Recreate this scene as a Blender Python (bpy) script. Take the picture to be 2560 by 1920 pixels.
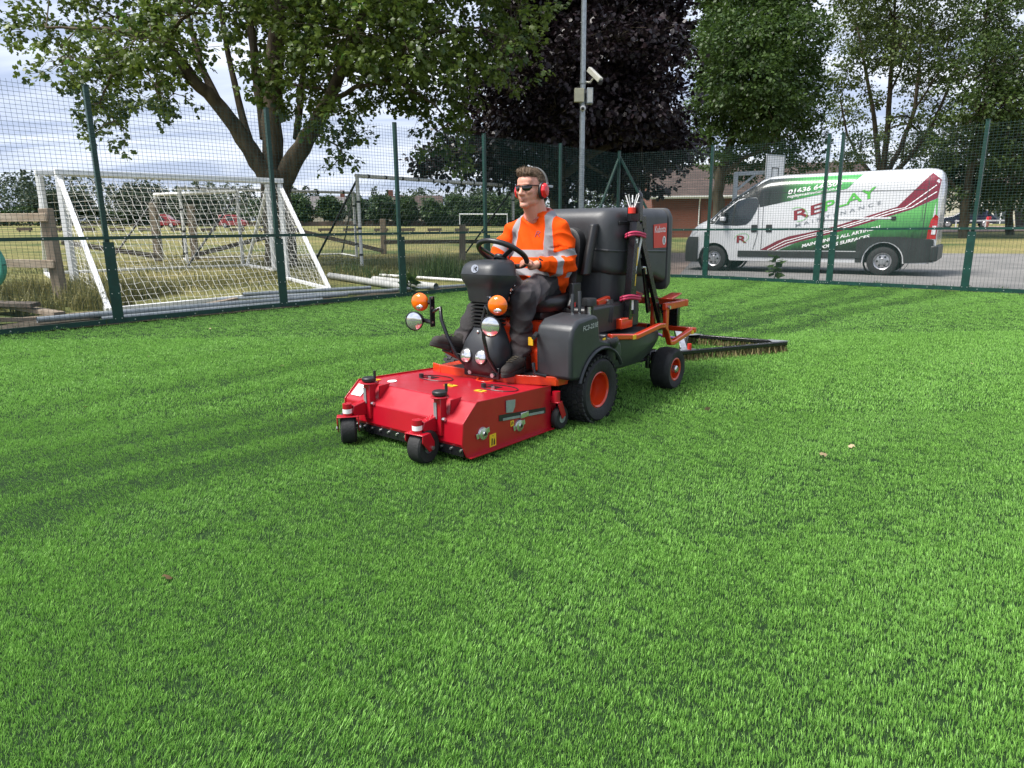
import bpy, bmesh, math, random
import numpy as np
from mathutils import Vector, Matrix, Euler

for _o in list(bpy.data.objects):
    bpy.data.objects.remove(_o)
scene = bpy.context.scene
COL = scene.collection
R = math.radians
random.seed(7)
rng = np.random.default_rng(11)

# ------------------------------------------------------------------ camera
cam_d = bpy.data.cameras.new('camera')
cam = bpy.data.objects.new('camera', cam_d)
COL.objects.link(cam)
cam_d.sensor_width = 36.0
cam_d.lens = 24.09
cam_d.clip_start = 0.05
cam_d.clip_end = 3000
cam.location = (0, 0, 1.25)
_p, _r = math.atan(338.5 / 1480.0), R(0.5)
_f = Vector((0, math.cos(_p), -math.sin(_p)))
_rt = Vector((1, 0, 0)); _up = _rt.cross(_f)
_r2 = _rt * math.cos(_r) - _up * math.sin(_r); _u2 = _up * math.cos(_r) + _rt * math.sin(_r)
cam.rotation_euler = Matrix((_r2, _u2, -_f)).transposed().to_euler()
scene.camera = cam

# ------------------------------------------------------------------ sky
SUN_EL, SUN_AZ = 57.0, -112.0
world = bpy.data.worlds.new('World')
scene.world = world
world.use_nodes = True
nt = world.node_tree
nt.nodes.clear()
def N(t, kind, **kw):
    n = t.nodes.new(kind)
    for k, v in kw.items():
        setattr(n, k, v)
    return n
def link(t, a, b):
    t.links.new(a, b)
wo = N(nt, 'ShaderNodeOutputWorld'); bg = N(nt, 'ShaderNodeBackground')
bg.inputs['Strength'].default_value = 0.1
sky = N(nt, 'ShaderNodeTexSky', sky_type='NISHITA', sun_disc=False)
sky.sun_elevation = R(SUN_EL); sky.sun_rotation = R(SUN_AZ)
tc = N(nt, 'ShaderNodeTexCoord'); sep = N(nt, 'ShaderNodeSeparateXYZ')
link(nt, tc.outputs['Generated'], sep.inputs[0])
def mth(t, op, a, b=None, clamp=False):
    n = N(t, 'ShaderNodeMath', operation=op, use_clamp=clamp)
    for i, v in enumerate((a, b)):
        if v is None: continue
        if isinstance(v, (int, float)): n.inputs[i].default_value = v
        else: link(t, v, n.inputs[i])
    return n.outputs[0]
za = mth(nt, 'ADD', mth(nt, 'ABSOLUTE', sep.outputs['Z']), 0.11)
cu = mth(nt, 'DIVIDE', sep.outputs['X'], za); cv = mth(nt, 'DIVIDE', sep.outputs['Y'], za)
cx = N(nt, 'ShaderNodeCombineXYZ'); link(nt, cu, cx.inputs[0]); link(nt, cv, cx.inputs[1])
mp = N(nt, 'ShaderNodeMapping'); mp.inputs['Rotation'].default_value = (0, 0, R(24)); mp.inputs['Scale'].default_value = (0.55, 1.5, 1)
link(nt, cx.outputs[0], mp.inputs[0])
n1 = N(nt, 'ShaderNodeTexNoise'); n1.inputs['Scale'].default_value = 0.85; n1.inputs['Detail'].default_value = 7; n1.inputs['Roughness'].default_value = 0.55; n1.inputs['Distortion'].default_value = 0.5
link(nt, mp.outputs[0], n1.inputs['Vector'])
cr = N(nt, 'ShaderNodeValToRGB')
cr.color_ramp.elements[0].position = 0.41; cr.color_ramp.elements[0].color = (2.4, 2.8, 3.8, 1)
cr.color_ramp.elements[1].position = 0.67; cr.color_ramp.elements[1].color = (5.4, 5.55, 5.8, 1)
_e = cr.color_ramp.elements.new(0.52); _e.color = (3.8, 4.15, 5.0, 1)
link(nt, n1.outputs['Fac'], cr.inputs[0])
mx = N(nt, 'ShaderNodeMix', data_type='RGBA'); mx.inputs['Factor'].default_value = 0.92
link(nt, sky.outputs[0], mx.inputs['A']); link(nt, cr.outputs[0], mx.inputs['B'])
link(nt, mx.outputs['Result'], bg.inputs['Color']); link(nt, bg.outputs[0], wo.inputs[0])

# ------------------------------------------------------------------ sun
sun_d = bpy.data.lights.new('sun', 'SUN')
sun_d.energy = 3.2; sun_d.angle = R(24); sun_d.color = (1.0, 0.96, 0.90)
sun = bpy.data.objects.new('sun', sun_d); COL.objects.link(sun)
_s = Vector((math.sin(R(SUN_AZ)) * math.cos(R(SUN_EL)), math.cos(R(SUN_AZ)) * math.cos(R(SUN_EL)), math.sin(R(SUN_EL))))
sun.rotation_euler = _s.to_track_quat('Z', 'Y').to_euler()
sun.location = _s * 60
scene.cycles.caustics_reflective = False; scene.cycles.caustics_refractive = False; scene.cycles.sample_clamp_indirect = 4.0
scene.view_settings.view_transform = 'Standard'
scene.view_settings.look = 'None'
scene.view_settings.gamma = 1.0
scene.view_settings.exposure = 1.25
scene.view_settings.use_curve_mapping = False

# ------------------------------------------------------------------ helpers
class MB:
    """collects shapes and links them as one mesh object"""
    def __init__(s): s.v = []; s.f = []
    def add(s, vs, fs):
        o = len(s.v); s.v += [tuple(p) for p in vs]; s.f += [tuple(i + o for i in f) for f in fs]; return s
    def box(s, c, d, rot=None):
        hx, hy, hz = d[0] / 2, d[1] / 2, d[2] / 2
        P = [Vector((x, y, z)) for z in (-hz, hz) for x, y in ((-hx, -hy), (hx, -hy), (hx, hy), (-hx, hy))]
        if rot is not None:
            m = rot if isinstance(rot, Matrix) else Euler(rot).to_matrix()
            P = [m @ p for p in P]
        c = Vector(c)
        return s.add([p + c for p in P], [(0, 3, 2, 1), (4, 5, 6, 7), (0, 1, 5, 4), (1, 2, 6, 5), (2, 3, 7, 6), (3, 0, 4, 7)])
    def bar(s, a, b, w, h, up=(0, 0, 1)):
        a = Vector(a); b = Vector(b); d = b - a; L = d.length; d.normalize()
        u = Vector(up)
        if abs(u.dot(d)) > 0.98: u = Vector((1, 0, 0))
        y = u.cross(d).normalized(); z = d.cross(y)
        m = Matrix((d, y, z)).transposed()
        return s.box((a + b) / 2, (L, w, h), m)
    def tube(s, pts, r, n=8, caps=True):
        pts = [Vector(p) for p in pts]; k = len(pts)
        rs = r if isinstance(r, (list, tuple)) else [r] * k
        vs = []; prev = None
        for i, p in enumerate(pts):
            t = (pts[min(i + 1, k - 1)] - pts[max(i - 1, 0)])
            if t.length < 1e-9: t = Vector((0, 0, 1))
            t.normalize()
            if prev is None:
                a = Vector((0, 0, 1)) if abs(t.z) < 0.9 else Vector((1, 0, 0))
                u = t.cross(a).normalized()
            else:
                u = prev - t * prev.dot(t)
                u = u.normalized() if u.length > 1e-6 else t.orthogonal().normalized()
            prev = u; w = t.cross(u)
            vs += [p + (u * math.cos(2 * math.pi * j / n) + w * math.sin(2 * math.pi * j / n)) * rs[i] for j in range(n)]
        fs = [(i * n + j, i * n + (j + 1) % n, (i + 1) * n + (j + 1) % n, (i + 1) * n + j) for i in range(k - 1) for j in range(n)]
        if caps:
            fs += [tuple(reversed(range(n))), tuple((k - 1) * n + j for j in range(n))]
        return s.add(vs, fs)
    def cyl(s, a, b, r, r2=None, n=14, caps=True):
        return s.tube([a, b], [r, r if r2 is None else r2], n, caps)
    def lathe(s, prof, o, axis=(0, 1, 0), n=24, caps=False):
        o = Vector(o); ax = Vector(axis).normalized(); u = ax.orthogonal().normalized(); w = ax.cross(u); k = len(prof)
        vs = [o + ax * a + (u * math.cos(2 * math.pi * j / n) + w * math.sin(2 * math.pi * j / n)) * r for r, a in prof for j in range(n)]
        fs = [(i * n + j, i * n + (j + 1) % n, (i + 1) * n + (j + 1) % n, (i + 1) * n + j) for i in range(k - 1) for j in range(n)]
        if caps:
            fs += [tuple(reversed(range(n))), tuple((k - 1) * n + j for j in range(n))]
        return s.add(vs, fs)
    def prism(s, poly, a0, a1, plane='xz'):
        k = len(poly)
        def P(p, a): return (p[0], a, p[1]) if plane == 'xz' else ((a, p[0], p[1]) if plane == 'yz' else (p[0], p[1], a))
        vs = [P(p, a0) for p in poly] + [P(p, a1) for p in poly]
        fs = [tuple(range(k)), tuple(reversed(range(k, 2 * k)))] + [(i, k + i, k + (i + 1) % k, (i + 1) % k) for i in range(k)]
        return s.add(vs, fs)
    def loft(s, rings, caps=True, closed=True):
        n = len(rings[0]); vs = [p for r in rings for p in r]; m = n if closed else n - 1
        fs = [(i * n + j, i * n + (j + 1) % n, (i + 1) * n + (j + 1) % n, (i + 1) * n + j) for i in range(len(rings) - 1) for j in range(m)]
        if caps:
            fs += [tuple(reversed(range(n))), tuple((len(rings) - 1) * n + j for j in range(n))]
        return s.add(vs, fs)
    def ell(s, c, r, n=16, m=10, rot=None):
        c = Vector(c); mt = Euler(rot).to_matrix() if rot is not None else Matrix.Identity(3)
        vs = []
        for i in range(1, m):
            a = math.pi * i / m
            for j in range(n):
                b = 2 * math.pi * j / n
                vs.append(c + mt @ Vector((r[0] * math.sin(a) * math.cos(b), r[1] * math.sin(a) * math.sin(b), r[2] * math.cos(a))))
        top = len(vs); vs += [c + mt @ Vector((0, 0, r[2])), c + mt @ Vector((0, 0, -r[2]))]
        fs = [(i * n + j, (i + 1) * n + j, (i + 1) * n + (j + 1) % n, i * n + (j + 1) % n) for i in range(m - 2) for j in range(n)]
        fs += [(top, j, (j + 1) % n) for j in range(n)] + [(top + 1, (m - 2) * n + (j + 1) % n, (m - 2) * n + j) for j in range(n)]
        return s.add(vs, fs)
    def mesh(s, name):
        me = bpy.data.meshes.new(name); me.from_pydata(s.v, [], s.f); return me
    def build(s, name, mat, parent=None, smooth=35, bevel=0, seg=2, fix=True, label=None):
        me = s.mesh(name)
        if fix:
            bm = bmesh.new(); bm.from_mesh(me); bmesh.ops.recalc_face_normals(bm, faces=bm.faces); bm.to_mesh(me); bm.free()
        return obj(name, me, mat, parent, smooth, bevel, seg, label)
def obj(name, me, mat, parent=None, smooth=35, bevel=0, seg=2, label=None):
    o = bpy.data.objects.new(name, me); COL.objects.link(o)
    if mat is not None:
        for m in (mat if isinstance(mat, (list, tuple)) else [mat]): me.materials.append(m)
    if smooth:
        me.polygons.foreach_set('use_smooth', [True] * len(me.polygons))
        me.set_sharp_from_angle(angle=R(smooth))
    if bevel:
        b = o.modifiers.new('bevel', 'BEVEL'); b.width = bevel; b.segments = seg; b.limit_method = 'ANGLE'; b.angle_limit = R(35)
    if parent is not None: o.parent = parent
    if label: o['label'] = label
    return o
def tag(o, label, cat, group=None):
    o['label'] = label; o['category'] = cat
    if group: o['group'] = group
    return o
def thing(name, label, cat, loc=(0, 0, 0), rz=0, group=None):
    o = bpy.data.objects.new(name, None); COL.objects.link(o); o.empty_display_size = 0.2
    o.location = loc; o.rotation_euler = (0, 0, rz)
    return tag(o, label, cat, group)
def stuff(o): o['kind'] = 'stuff'; return o
def structure(o): o['kind'] = 'structure'; return o
def kids(o): return [c for c in bpy.data.objects if c.parent == o]
def copy_tree(o, parent=None):
    c = o.copy(); COL.objects.link(c); c.parent = parent
    for ch in kids(o): copy_tree(ch, c)
    return c
def np_mesh(name, V, F, k):
    """fast mesh from arrays: V (n,3), F (m,k)"""
    me = bpy.data.meshes.new(name); V = np.asarray(V, np.float32); F = np.asarray(F, np.int32)
    me.vertices.add(len(V)); me.vertices.foreach_set('co', V.ravel())
    me.loops.add(F.size); me.loops.foreach_set('vertex_index', F.ravel())
    me.polygons.add(len(F)); me.polygons.foreach_set('loop_start', np.arange(0, F.size, k, dtype=np.int32))
    me.update(calc_edges=True); return me

# ------------------------------------------------------------------ materials
def hexc(h):
    h = h.lstrip('#'); c = [int(h[i:i + 2], 16) / 255 for i in (0, 2, 4)]
    return tuple((x / 12.92 if x <= 0.04045 else ((x + 0.055) / 1.055) ** 2.4) for x in c)
def pm(name, col, rough=0.5, metal=0.0, var=0.12, scale=6.0, bump=0.0, bscale=60.0, coat=0.0, col2=None, spec=0.5, rvar=0.1, detail=4, stretch=None):
    m = bpy.data.materials.new(name); m.use_nodes = True; t = m.node_tree; b = t.nodes['Principled BSDF']
    co = N(t, 'ShaderNodeTexCoord').outputs['Object']
    if stretch:
        mpn = N(t, 'ShaderNodeMapping'); mpn.inputs['Scale'].default_value = stretch; link(t, co, mpn.inputs[0]); co = mpn.outputs[0]
    nz = N(t, 'ShaderNodeTexNoise'); nz.inputs['Scale'].default_value = scale; nz.inputs['Detail'].default_value = detail; nz.inputs['Roughness'].default_value = 0.6
    link(t, co, nz.inputs['Vector'])
    rp = N(t, 'ShaderNodeValToRGB'); e = rp.color_ramp.elements; e[0].position = 0.32; e[1].position = 0.68
    if col2 is None:
        e[0].color = (*[c * (1 - var) for c in col], 1); e[1].color = (*[min(1, c * (1 + var)) for c in col], 1)
    else:
        e[0].color = (*col, 1); e[1].color = (*col2, 1)
    link(t, nz.outputs['Fac'], rp.inputs[0]); link(t, rp.outputs[0], b.inputs['Base Color'])
    mr = N(t, 'ShaderNodeMapRange'); mr.inputs['To Min'].default_value = max(0.02, rough - rvar); mr.inputs['To Max'].default_value = min(1, rough + rvar)
    n2 = N(t, 'ShaderNodeTexNoise'); n2.inputs['Scale'].default_value = scale * 2.7; n2.inputs['Detail'].default_value = 5; link(t, co, n2.inputs['Vector'])
    link(t, n2.outputs['Fac'], mr.inputs['Value']); link(t, mr.outputs[0], b.inputs['Roughness'])
    b.inputs['Metallic'].default_value = metal; b.inputs['Coat Weight'].default_value = coat; b.inputs['Coat Roughness'].default_value = 0.08
    b.inputs['Specular IOR Level'].default_value = spec
    if bump:
        n3 = N(t, 'ShaderNodeTexNoise'); n3.inputs['Scale'].default_value = bscale; n3.inputs['Detail'].default_value = 6; link(t, co, n3.inputs['Vector'])
        bp = N(t, 'ShaderNodeBump'); bp.inputs['Strength'].default_value = bump; bp.inputs['Distance'].default_value = 0.02
        link(t, n3.outputs['Fac'], bp.inputs['Height']); link(t, bp.outputs[0], b.inputs['Normal'])
    return m
def leaf_mat(name, dark, light, trans=0.3, rough=0.5, tint=None):
    """leaves and blades: colour from the per-piece attribute 'tone', some light passes through"""
    m = bpy.data.materials.new(name); m.use_nodes = True; t = m.node_tree; b = t.nodes['Principled BSDF']; out = t.nodes['Material Output']
    a = N(t, 'ShaderNodeAttribute', attribute_name='tone'); oi = N(t, 'ShaderNodeObjectInfo')
    v = mth(t, 'ADD', a.outputs['Fac'], mth(t, 'MULTIPLY', mth(t, 'SUBTRACT', oi.outputs['Random'], 0.5), 0.25), True)
    rp = N(t, 'ShaderNodeValToRGB'); e = rp.color_ramp.elements; e[0].color = (*dark, 1); e[1].color = (*light, 1)
    if tint: x = e.new(0.93); x.color = (*tint, 1); e[1].position = 0.85
    link(t, v, rp.inputs[0]); link(t, rp.outputs[0], b.inputs['Base Color']); b.inputs['Roughness'].default_value = rough; b.inputs['Specular IOR Level'].default_value = 0.35
    tr = N(t, 'ShaderNodeBsdfTranslucent'); link(t, rp.outputs[0], tr.inputs['Color'])
    ms = N(t, 'ShaderNodeMixShader'); ms.inputs[0].default_value = trans
    link(t, b.outputs[0], ms.inputs[1]); link(t, tr.outputs[0], ms.inputs[2]); link(t, ms.outputs[0], out.inputs[0])
    return m
def set_tone(me, vals):
    a = me.attributes.new('tone', 'FLOAT', 'FACE'); a.data.foreach_set('value', np.asarray(vals, np.float32))

M = {}
M['fence'] = pm('fence_green_paint', (0.003, 0.038, 0.028), 0.42, var=0.25, scale=9)
M['wire'] = pm('fence_wire_green', (0.006, 0.040, 0.034), 0.5, var=0.2)
M['bolt'] = pm('galvanised_bolt', (0.55, 0.56, 0.57), 0.35, 0.8)
M['galv'] = pm('galvanised_steel', (0.33, 0.36, 0.38), 0.45, 0.55, var=0.2, scale=14, bump=0.03)
M['white'] = pm('white_plastic', (0.74, 0.75, 0.76), 0.4, var=0.08, scale=7)
M['dirtywhite'] = pm('weathered_white_paint', (0.6, 0.6, 0.57), 0.6, col2=(0.78, 0.78, 0.77), scale=6)
M['net'] = pm('net_cord', (0.55, 0.55, 0.52), 0.8)
M['greynet'] = pm('old_net_cord', (0.33, 0.37, 0.34), 0.9)
M['black'] = pm('black_plastic', (0.016, 0.0165, 0.018), 0.42, var=0.2, bump=0.05, bscale=240)
M['blacksatin'] = pm('black_satin_metal', (0.010, 0.010, 0.012), 0.26, var=0.2, coat=0.2)
M['rubber'] = pm('tyre_rubber', (0.014, 0.014, 0.015), 0.72, var=0.35, scale=18, bump=0.15, bscale=90)
M['wood'] = pm('weathered_timber', (0.16, 0.12, 0.085), 0.85, col2=(0.30, 0.245, 0.185), scale=9, bump=0.3, bscale=60, stretch=(1, 1, 0.25))
M['darkwood'] = pm('dark_wet_timber', (0.045, 0.034, 0.026), 0.85, col2=(0.10, 0.078, 0.06), scale=9, bump=0.3, bscale=50)
M['palewood'] = pm('pale_sawn_timber', (0.36, 0.27, 0.19), 0.8, col2=(0.52, 0.43, 0.33), scale=12, bump=0.2, bscale=70, stretch=(0.3, 1, 1))
# ------------------------------------------------------------------ ground
LP = [(-7.35, 7.1), (-5.39, 9.37), (-3.71, 11.19), (-2.0, 12.78), (-0.48, 14.37), (1.17, 16.11), (2.75, 17.8)]     # left fence posts
RP = [(2.75, 17.8), (4.68, 16.7), (6.55, 14.84), (6.77, 14.69), (8.56, 13.0), (10.35, 11.3), (12.1, 9.6)]             # right fence posts
def out_left(x, y): return (x + 2.0) * -0.724 + (y - 12.78) * 0.69
def out_right(x, y): return (x - 4.68) * 0.707 + (y - 16.7) * 0.707
def sstep(a, b, x): t = np.clip((x - a) / (b - a), 0, 1); return t * t * (3 - 2 * t)
def ground_z(x, y):
    x = np.asarray(x, float); y = np.asarray(y, float)
    dl = out_left(x, y); dr = out_right(x, y)
    zl = 0.03 * np.clip(dl, 0, 8) + 0.016 * np.clip(dl - 8, 0, 400)
    zr = 0.02 * np.clip(dr - 10, 0, 400)
    w = sstep(0.10, 0.26, x / np.maximum(y, 1.0))
    z = zl * (1 - w) + zr * w
    return np.where((dl < 0) & (dr < 0), -0.04, z)
GZ = lambda x, y: float(ground_z(x, y))
def terrain():
    rad = np.concatenate([np.linspace(0, 40, 61), 40 * np.exp(np.linspace(0.04, math.log(1500 / 40), 50))]); na = 200
    an = np.linspace(0, 2 * np.pi, na, endpoint=False)
    rr, aa = np.meshgrid(rad, an, indexing='ij'); x = rr * np.sin(aa); y = rr * np.cos(aa) + 8
    z = ground_z(x, y); n = len(rad)
    V = np.stack([x, y, z], -1).reshape(-1, 3)
    i, j = np.meshgrid(np.arange(n - 1), np.arange(na), indexing='ij'); a = i * na + j; b = i * na + (j + 1) % na
    F = np.stack([a, b, b + na, a + na], -1).reshape(-1, 4)
    return np_mesh('ground', V, F, 4)
def ground_mat():
    m = bpy.data.materials.new('dry_field_grass'); m.use_nodes = True; t = m.node_tree; b = t.nodes['Principled BSDF']
    co = N(t, 'ShaderNodeTexCoord').outputs['Object']
    a = N(t, 'ShaderNodeTexNoise'); a.inputs['Scale'].default_value = 0.16; a.inputs['Detail'].default_value = 8; a.inputs['Roughness'].default_value = 0.65; link(t, co, a.inputs['Vector'])
    r1 = N(t, 'ShaderNodeValToRGB'); e = r1.color_ramp.elements
    e[0].position = 0.38; e[0].color = (0.080, 0.110, 0.035, 1); e[1].position = 0.72; e[1].color = (0.36, 0.29, 0.13, 1); x = e.new(0.5); x.color = (0.21, 0.20, 0.075, 1)
    link(t, a.outputs['Fac'], r1.inputs[0])
    c = N(t, 'ShaderNodeTexNoise'); c.inputs['Scale'].default_value = 9; c.inputs['Detail'].default_value = 8; link(t, co, c.inputs['Vector'])
    r2 = N(t, 'ShaderNodeValToRGB'); r2.color_ramp.elements[0].position = 0.3; r2.color_ramp.elements[0].color = (0.5, 0.5, 0.5, 1); r2.color_ramp.elements[1].position = 0.7; r2.color_ramp.elements[1].color = (1.2, 1.2, 1.2, 1)
    link(t, c.outputs['Fac'], r2.inputs[0])
    mu = N(t, 'ShaderNodeMix', data_type='RGBA', blend_type='MULTIPLY'); mu.inputs['Factor'].default_value = 1
    link(t, r1.outputs[0], mu.inputs['A']); link(t, r2.outputs[0], mu.inputs['B']); link(t, mu.outputs['Result'], b.inputs['Base Color'])
    b.inputs['Roughness'].default_value = 0.95; b.inputs['Specular IOR Level'].default_value = 0.1
    bp = N(t, 'ShaderNodeBump'); bp.inputs['Strength'].default_value = 0.7; bp.inputs['Distance'].default_value = 0.08; link(t, c.outputs['Fac'], bp.inputs['Height']); link(t, bp.outputs[0], b.inputs['Normal'])
    return m
structure(obj('ground', terrain(), ground_mat(), smooth=0))

# turf sheet inside the fences
M['turfbase'] = pm('turf_backing', (0.010, 0.022, 0.010), 0.9, col2=(0.022, 0.05, 0.016), scale=30, bump=0.5, bscale=150, spec=0.1)
tb = MB()
_poly = [(-16, -6), (-9.6, 4.4)] + LP + RP[1:] + [(22, -0.2), (22, -6)]
tb.add([(x, y, 0.0) for x, y in _poly], [tuple(range(len(_poly)))])
structure(tb.build('artificial_turf', M['turfbase'], smooth=0))

# pile of the turf: tufts of bent blades; the brushing lays the nap in curved swathes
def tuft(seed, nb, spread, wmul):
    r = np.random.default_rng(seed); V = []; F = []; tone = []
    for _ in range(nb):
        bx, by = r.normal(0, spread, 2); az = r.uniform(0, 2 * np.pi); h = r.uniform(0.009, 0.0175); bend = r.uniform(0.05, 0.6); w = r.uniform(0.0006, 0.0011) * wmul
        d = np.array([np.cos(az), np.sin(az)]); a2 = az + r.uniform(0.6, 2.4); s = np.array([np.cos(a2), np.sin(a2)])
        o = len(V)
        for k, q in enumerate((0, 0.5, 1.0)):
            off = d * (bend * h * q * q); c = np.array([bx + off[0], by + off[1], h * (q - 0.18 * bend * q * q)])
            ww = w * (1, 0.95, 0.3)[k]
            V += [c + np.array([*(s * ww), 0]), c - np.array([*(s * ww), 0])]
        F += [(o, o + 1, o + 3, o + 2), (o + 2, o + 3, o + 5, o + 4)]
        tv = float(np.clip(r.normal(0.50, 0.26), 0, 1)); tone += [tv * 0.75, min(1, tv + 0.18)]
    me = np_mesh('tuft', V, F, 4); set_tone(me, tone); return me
M['blade'] = leaf_mat('turf_blade', (0.030, 0.125, 0.012), (0.33, 0.64, 0.125), 0.40, 0.48)
tufts = []
for i in range(8):
    far = i >= 4
    me = tuft(50 + i, 12 if not far else 13, 0.017 if not far else 0.028, 1.0 if not far else 1.6)
    me.materials.append(M['blade']); o = bpy.data.objects.new('turf_tuft', me); tufts.append(o)
NAP = [(-9, .2), (-4, .3), (-2, .1), (-1, .2), (0, .5), (.45, .85), (.95, .15), (1.35, .9), (1.75, .35), (2.2, .05), (2.6, .3), (2.8, .05), (3.1, .75), (3.32, .1), (3.48, -.8), (3.62, -.75), (3.74, .1), (3.84, .0), (3.95, -.85), (4.12, -.8), (4.22, -.2), (4.32, -.2), (4.42, -.8), (4.58, -.5), (4.68, .1), (4.85, .3), (5.1, -.45), (5.4, .3), (5.75, -.7), (6.0, -.1), (6.35, .4), (6.8, -.3), (7.1, .3), (7.6, .5), (8.1, -.1), (8.5, .45), (9.2, .1), (10, .5), (14, .3)]
def nap(x, y):
    """swathe value (light +, dark -) across the brushing direction, and that direction"""
    c = -0.71 * x + 0.70 * y; along = 0.70 * x + 0.71 * y
    c = c + 0.05 * np.sin(along * 1.3 + c) + 0.03 * np.sin(along * 3.7 + 2 * c) + 0.012 * (along - 3) ** 2 * np.clip(1 - c / 4, -1, 1)
    sw = np.interp(c, [t[0] for t in NAP], [t[1] for t in NAP])
    return sw, np.full_like(x, math.radians(50)) + 0.25 * np.sin(c * 2.1)
def turf_points():
    P = []; 
    def zone(y0, y1, dens, far):
        xm = 0.80 * y1 + 1.3; n = int(dens * (y1 - y0) * 2 * xm)
        x = rng.uniform(-xm, xm, n); y = rng.uniform(y0, y1, n)
        k = (np.abs(x) < 0.80 * y + 1.3) & (out_left(x, y) < -0.03) & (out_right(x, y) < -0.03)
        x = x[k]; y = y[k]; P.append((x, y, np.full(len(x), far)))
    zone(0.7, 2.6, 5200, 0); zone(2.6, 4.5, 3600, 0); zone(4.5, 8.0, 1500, 1); zone(8.0, 18.5, 650, 1)
    x = np.concatenate([p[0] for p in P]); y = np.concatenate([p[1] for p in P]); far = np.concatenate([p[2] for p in P])
    return x, y, far
tx, ty, tfar = turf_points()
sw, th = nap(tx, ty)
_keep = rng.random(len(tx)) < np.clip(1.0 + 0.22 * np.minimum(sw - 0.1, 0), 0.35, 1)      # infill shows where the brush has pulled the pile open
tx, ty, tfar, sw, th = [q[_keep] for q in (tx, ty, tfar, sw, th)]
patch = np.sin(tx * 2.3 + 1.0) * np.sin(ty * 1.9) * 0.5 + np.sin(tx * 5.1 + ty * 3.3) * 0.3
lean = 0.06 + 0.60 * sw + 0.14 * patch + rng.normal(0, 0.17, len(tx))
dirx, diry = np.cos(th), np.sin(th)
# rotate a tuft about the horizontal axis across its lean heading, then spin it first about z
spin = rng.uniform(0, 2 * np.pi, len(tx))
rot = np.zeros((len(tx), 3), np.float32)
ax_x, ax_y = -diry, dirx
ca, sa = np.cos(lean), np.sin(lean); cs, ss = np.cos(spin), np.sin(spin)
# R = Raxis(lean) * Rz(spin) written out, then converted to XYZ euler
one = 1 - ca
r00 = ca + ax_x * ax_x * one; r01 = ax_x * ax_y * one; r02 = ax_y * sa
r10 = r01; r11 = ca + ax_y * ax_y * one; r12 = -ax_x * sa
r20 = -ax_y * sa; r21 = ax_x * sa; r22 = ca
a00 = r00 * cs + r01 * ss; a10 = r10 * cs + r11 * ss; a20 = r20 * cs + r21 * ss; a21 = -r20 * ss + r21 * cs
rot[:, 0] = np.arctan2(a21, r22); rot[:, 1] = np.arcsin(np.clip(-a20, -1, 1)); rot[:, 2] = np.arctan2(a10, a00)
scl = rng.uniform(0.8, 1.2, len(tx)) * (1.0 + 0.16 * sw) * np.where(tfar > 0, 1.12, 1.0)
me = bpy.data.meshes.new('turf_pile'); me.vertices.add(len(tx))
me.vertices.foreach_set('co', np.stack([tx, ty, np.full(len(tx), -0.002)], -1).astype(np.float32).ravel())
at_ = me.attributes.new('rot', 'FLOAT_VECTOR', 'POINT'); at_.data.foreach_set('vector', rot.ravel())
at_ = me.attributes.new('scl', 'FLOAT', 'POINT'); at_.data.foreach_set('value', scl.astype(np.float32))
at_ = me.attributes.new('idx', 'INT', 'POINT'); at_.data.foreach_set('value', (rng.integers(0, 4, len(tx)) + 4 * tfar).astype(np.int32))
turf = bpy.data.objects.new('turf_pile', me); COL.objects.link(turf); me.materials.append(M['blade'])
turf['label'] = 'bright green artificial grass pile brushed into light and dark swathes'; turf['category'] = 'grass'; stuff(turf)
def scatter_nodes(name, objs):
    g = bpy.data.node_groups.new(name, 'GeometryNodeTree')
    g.interface.new_socket('Geometry', in_out='INPUT', socket_type='NodeSocketGeometry'); g.interface.new_socket('Geometry', in_out='OUTPUT', socket_type='NodeSocketGeometry')
    gi = g.nodes.new('NodeGroupInput'); go = g.nodes.new('NodeGroupOutput')
    gti = g.nodes.new('GeometryNodeGeometryToInstance')
    for o in reversed(objs):
        oi = g.nodes.new('GeometryNodeObjectInfo'); oi.inputs['Object'].default_value = o
        g.links.new(oi.outputs['Geometry'], gti.inputs[0])
    ip = g.nodes.new('GeometryNodeInstanceOnPoints'); g.links.new(gi.outputs[0], ip.inputs['Points']); g.links.new(gti.outputs[0], ip.inputs['Instance'])
    ip.inputs['Pick Instance'].default_value = True
    def na(nm, ty):
        n = g.nodes.new('GeometryNodeInputNamedAttribute'); n.data_type = ty; n.inputs['Name'].default_value = nm; return n.outputs[0]
    g.links.new(na('idx', 'INT'), ip.inputs['Instance Index'])
    er = g.nodes.new('FunctionNodeEulerToRotation'); g.links.new(na('rot', 'FLOAT_VECTOR'), er.inputs[0]); g.links.new(er.outputs[0], ip.inputs['Rotation'])
    g.links.new(na('scl', 'FLOAT'), ip.inputs['Scale']); g.links.new(ip.outputs[0], go.inputs[0])
    return g
_m = turf.modifiers.new('scatter', 'NODES'); _m.node_group = scatter_nodes('turf_scatter', tufts)

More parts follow.
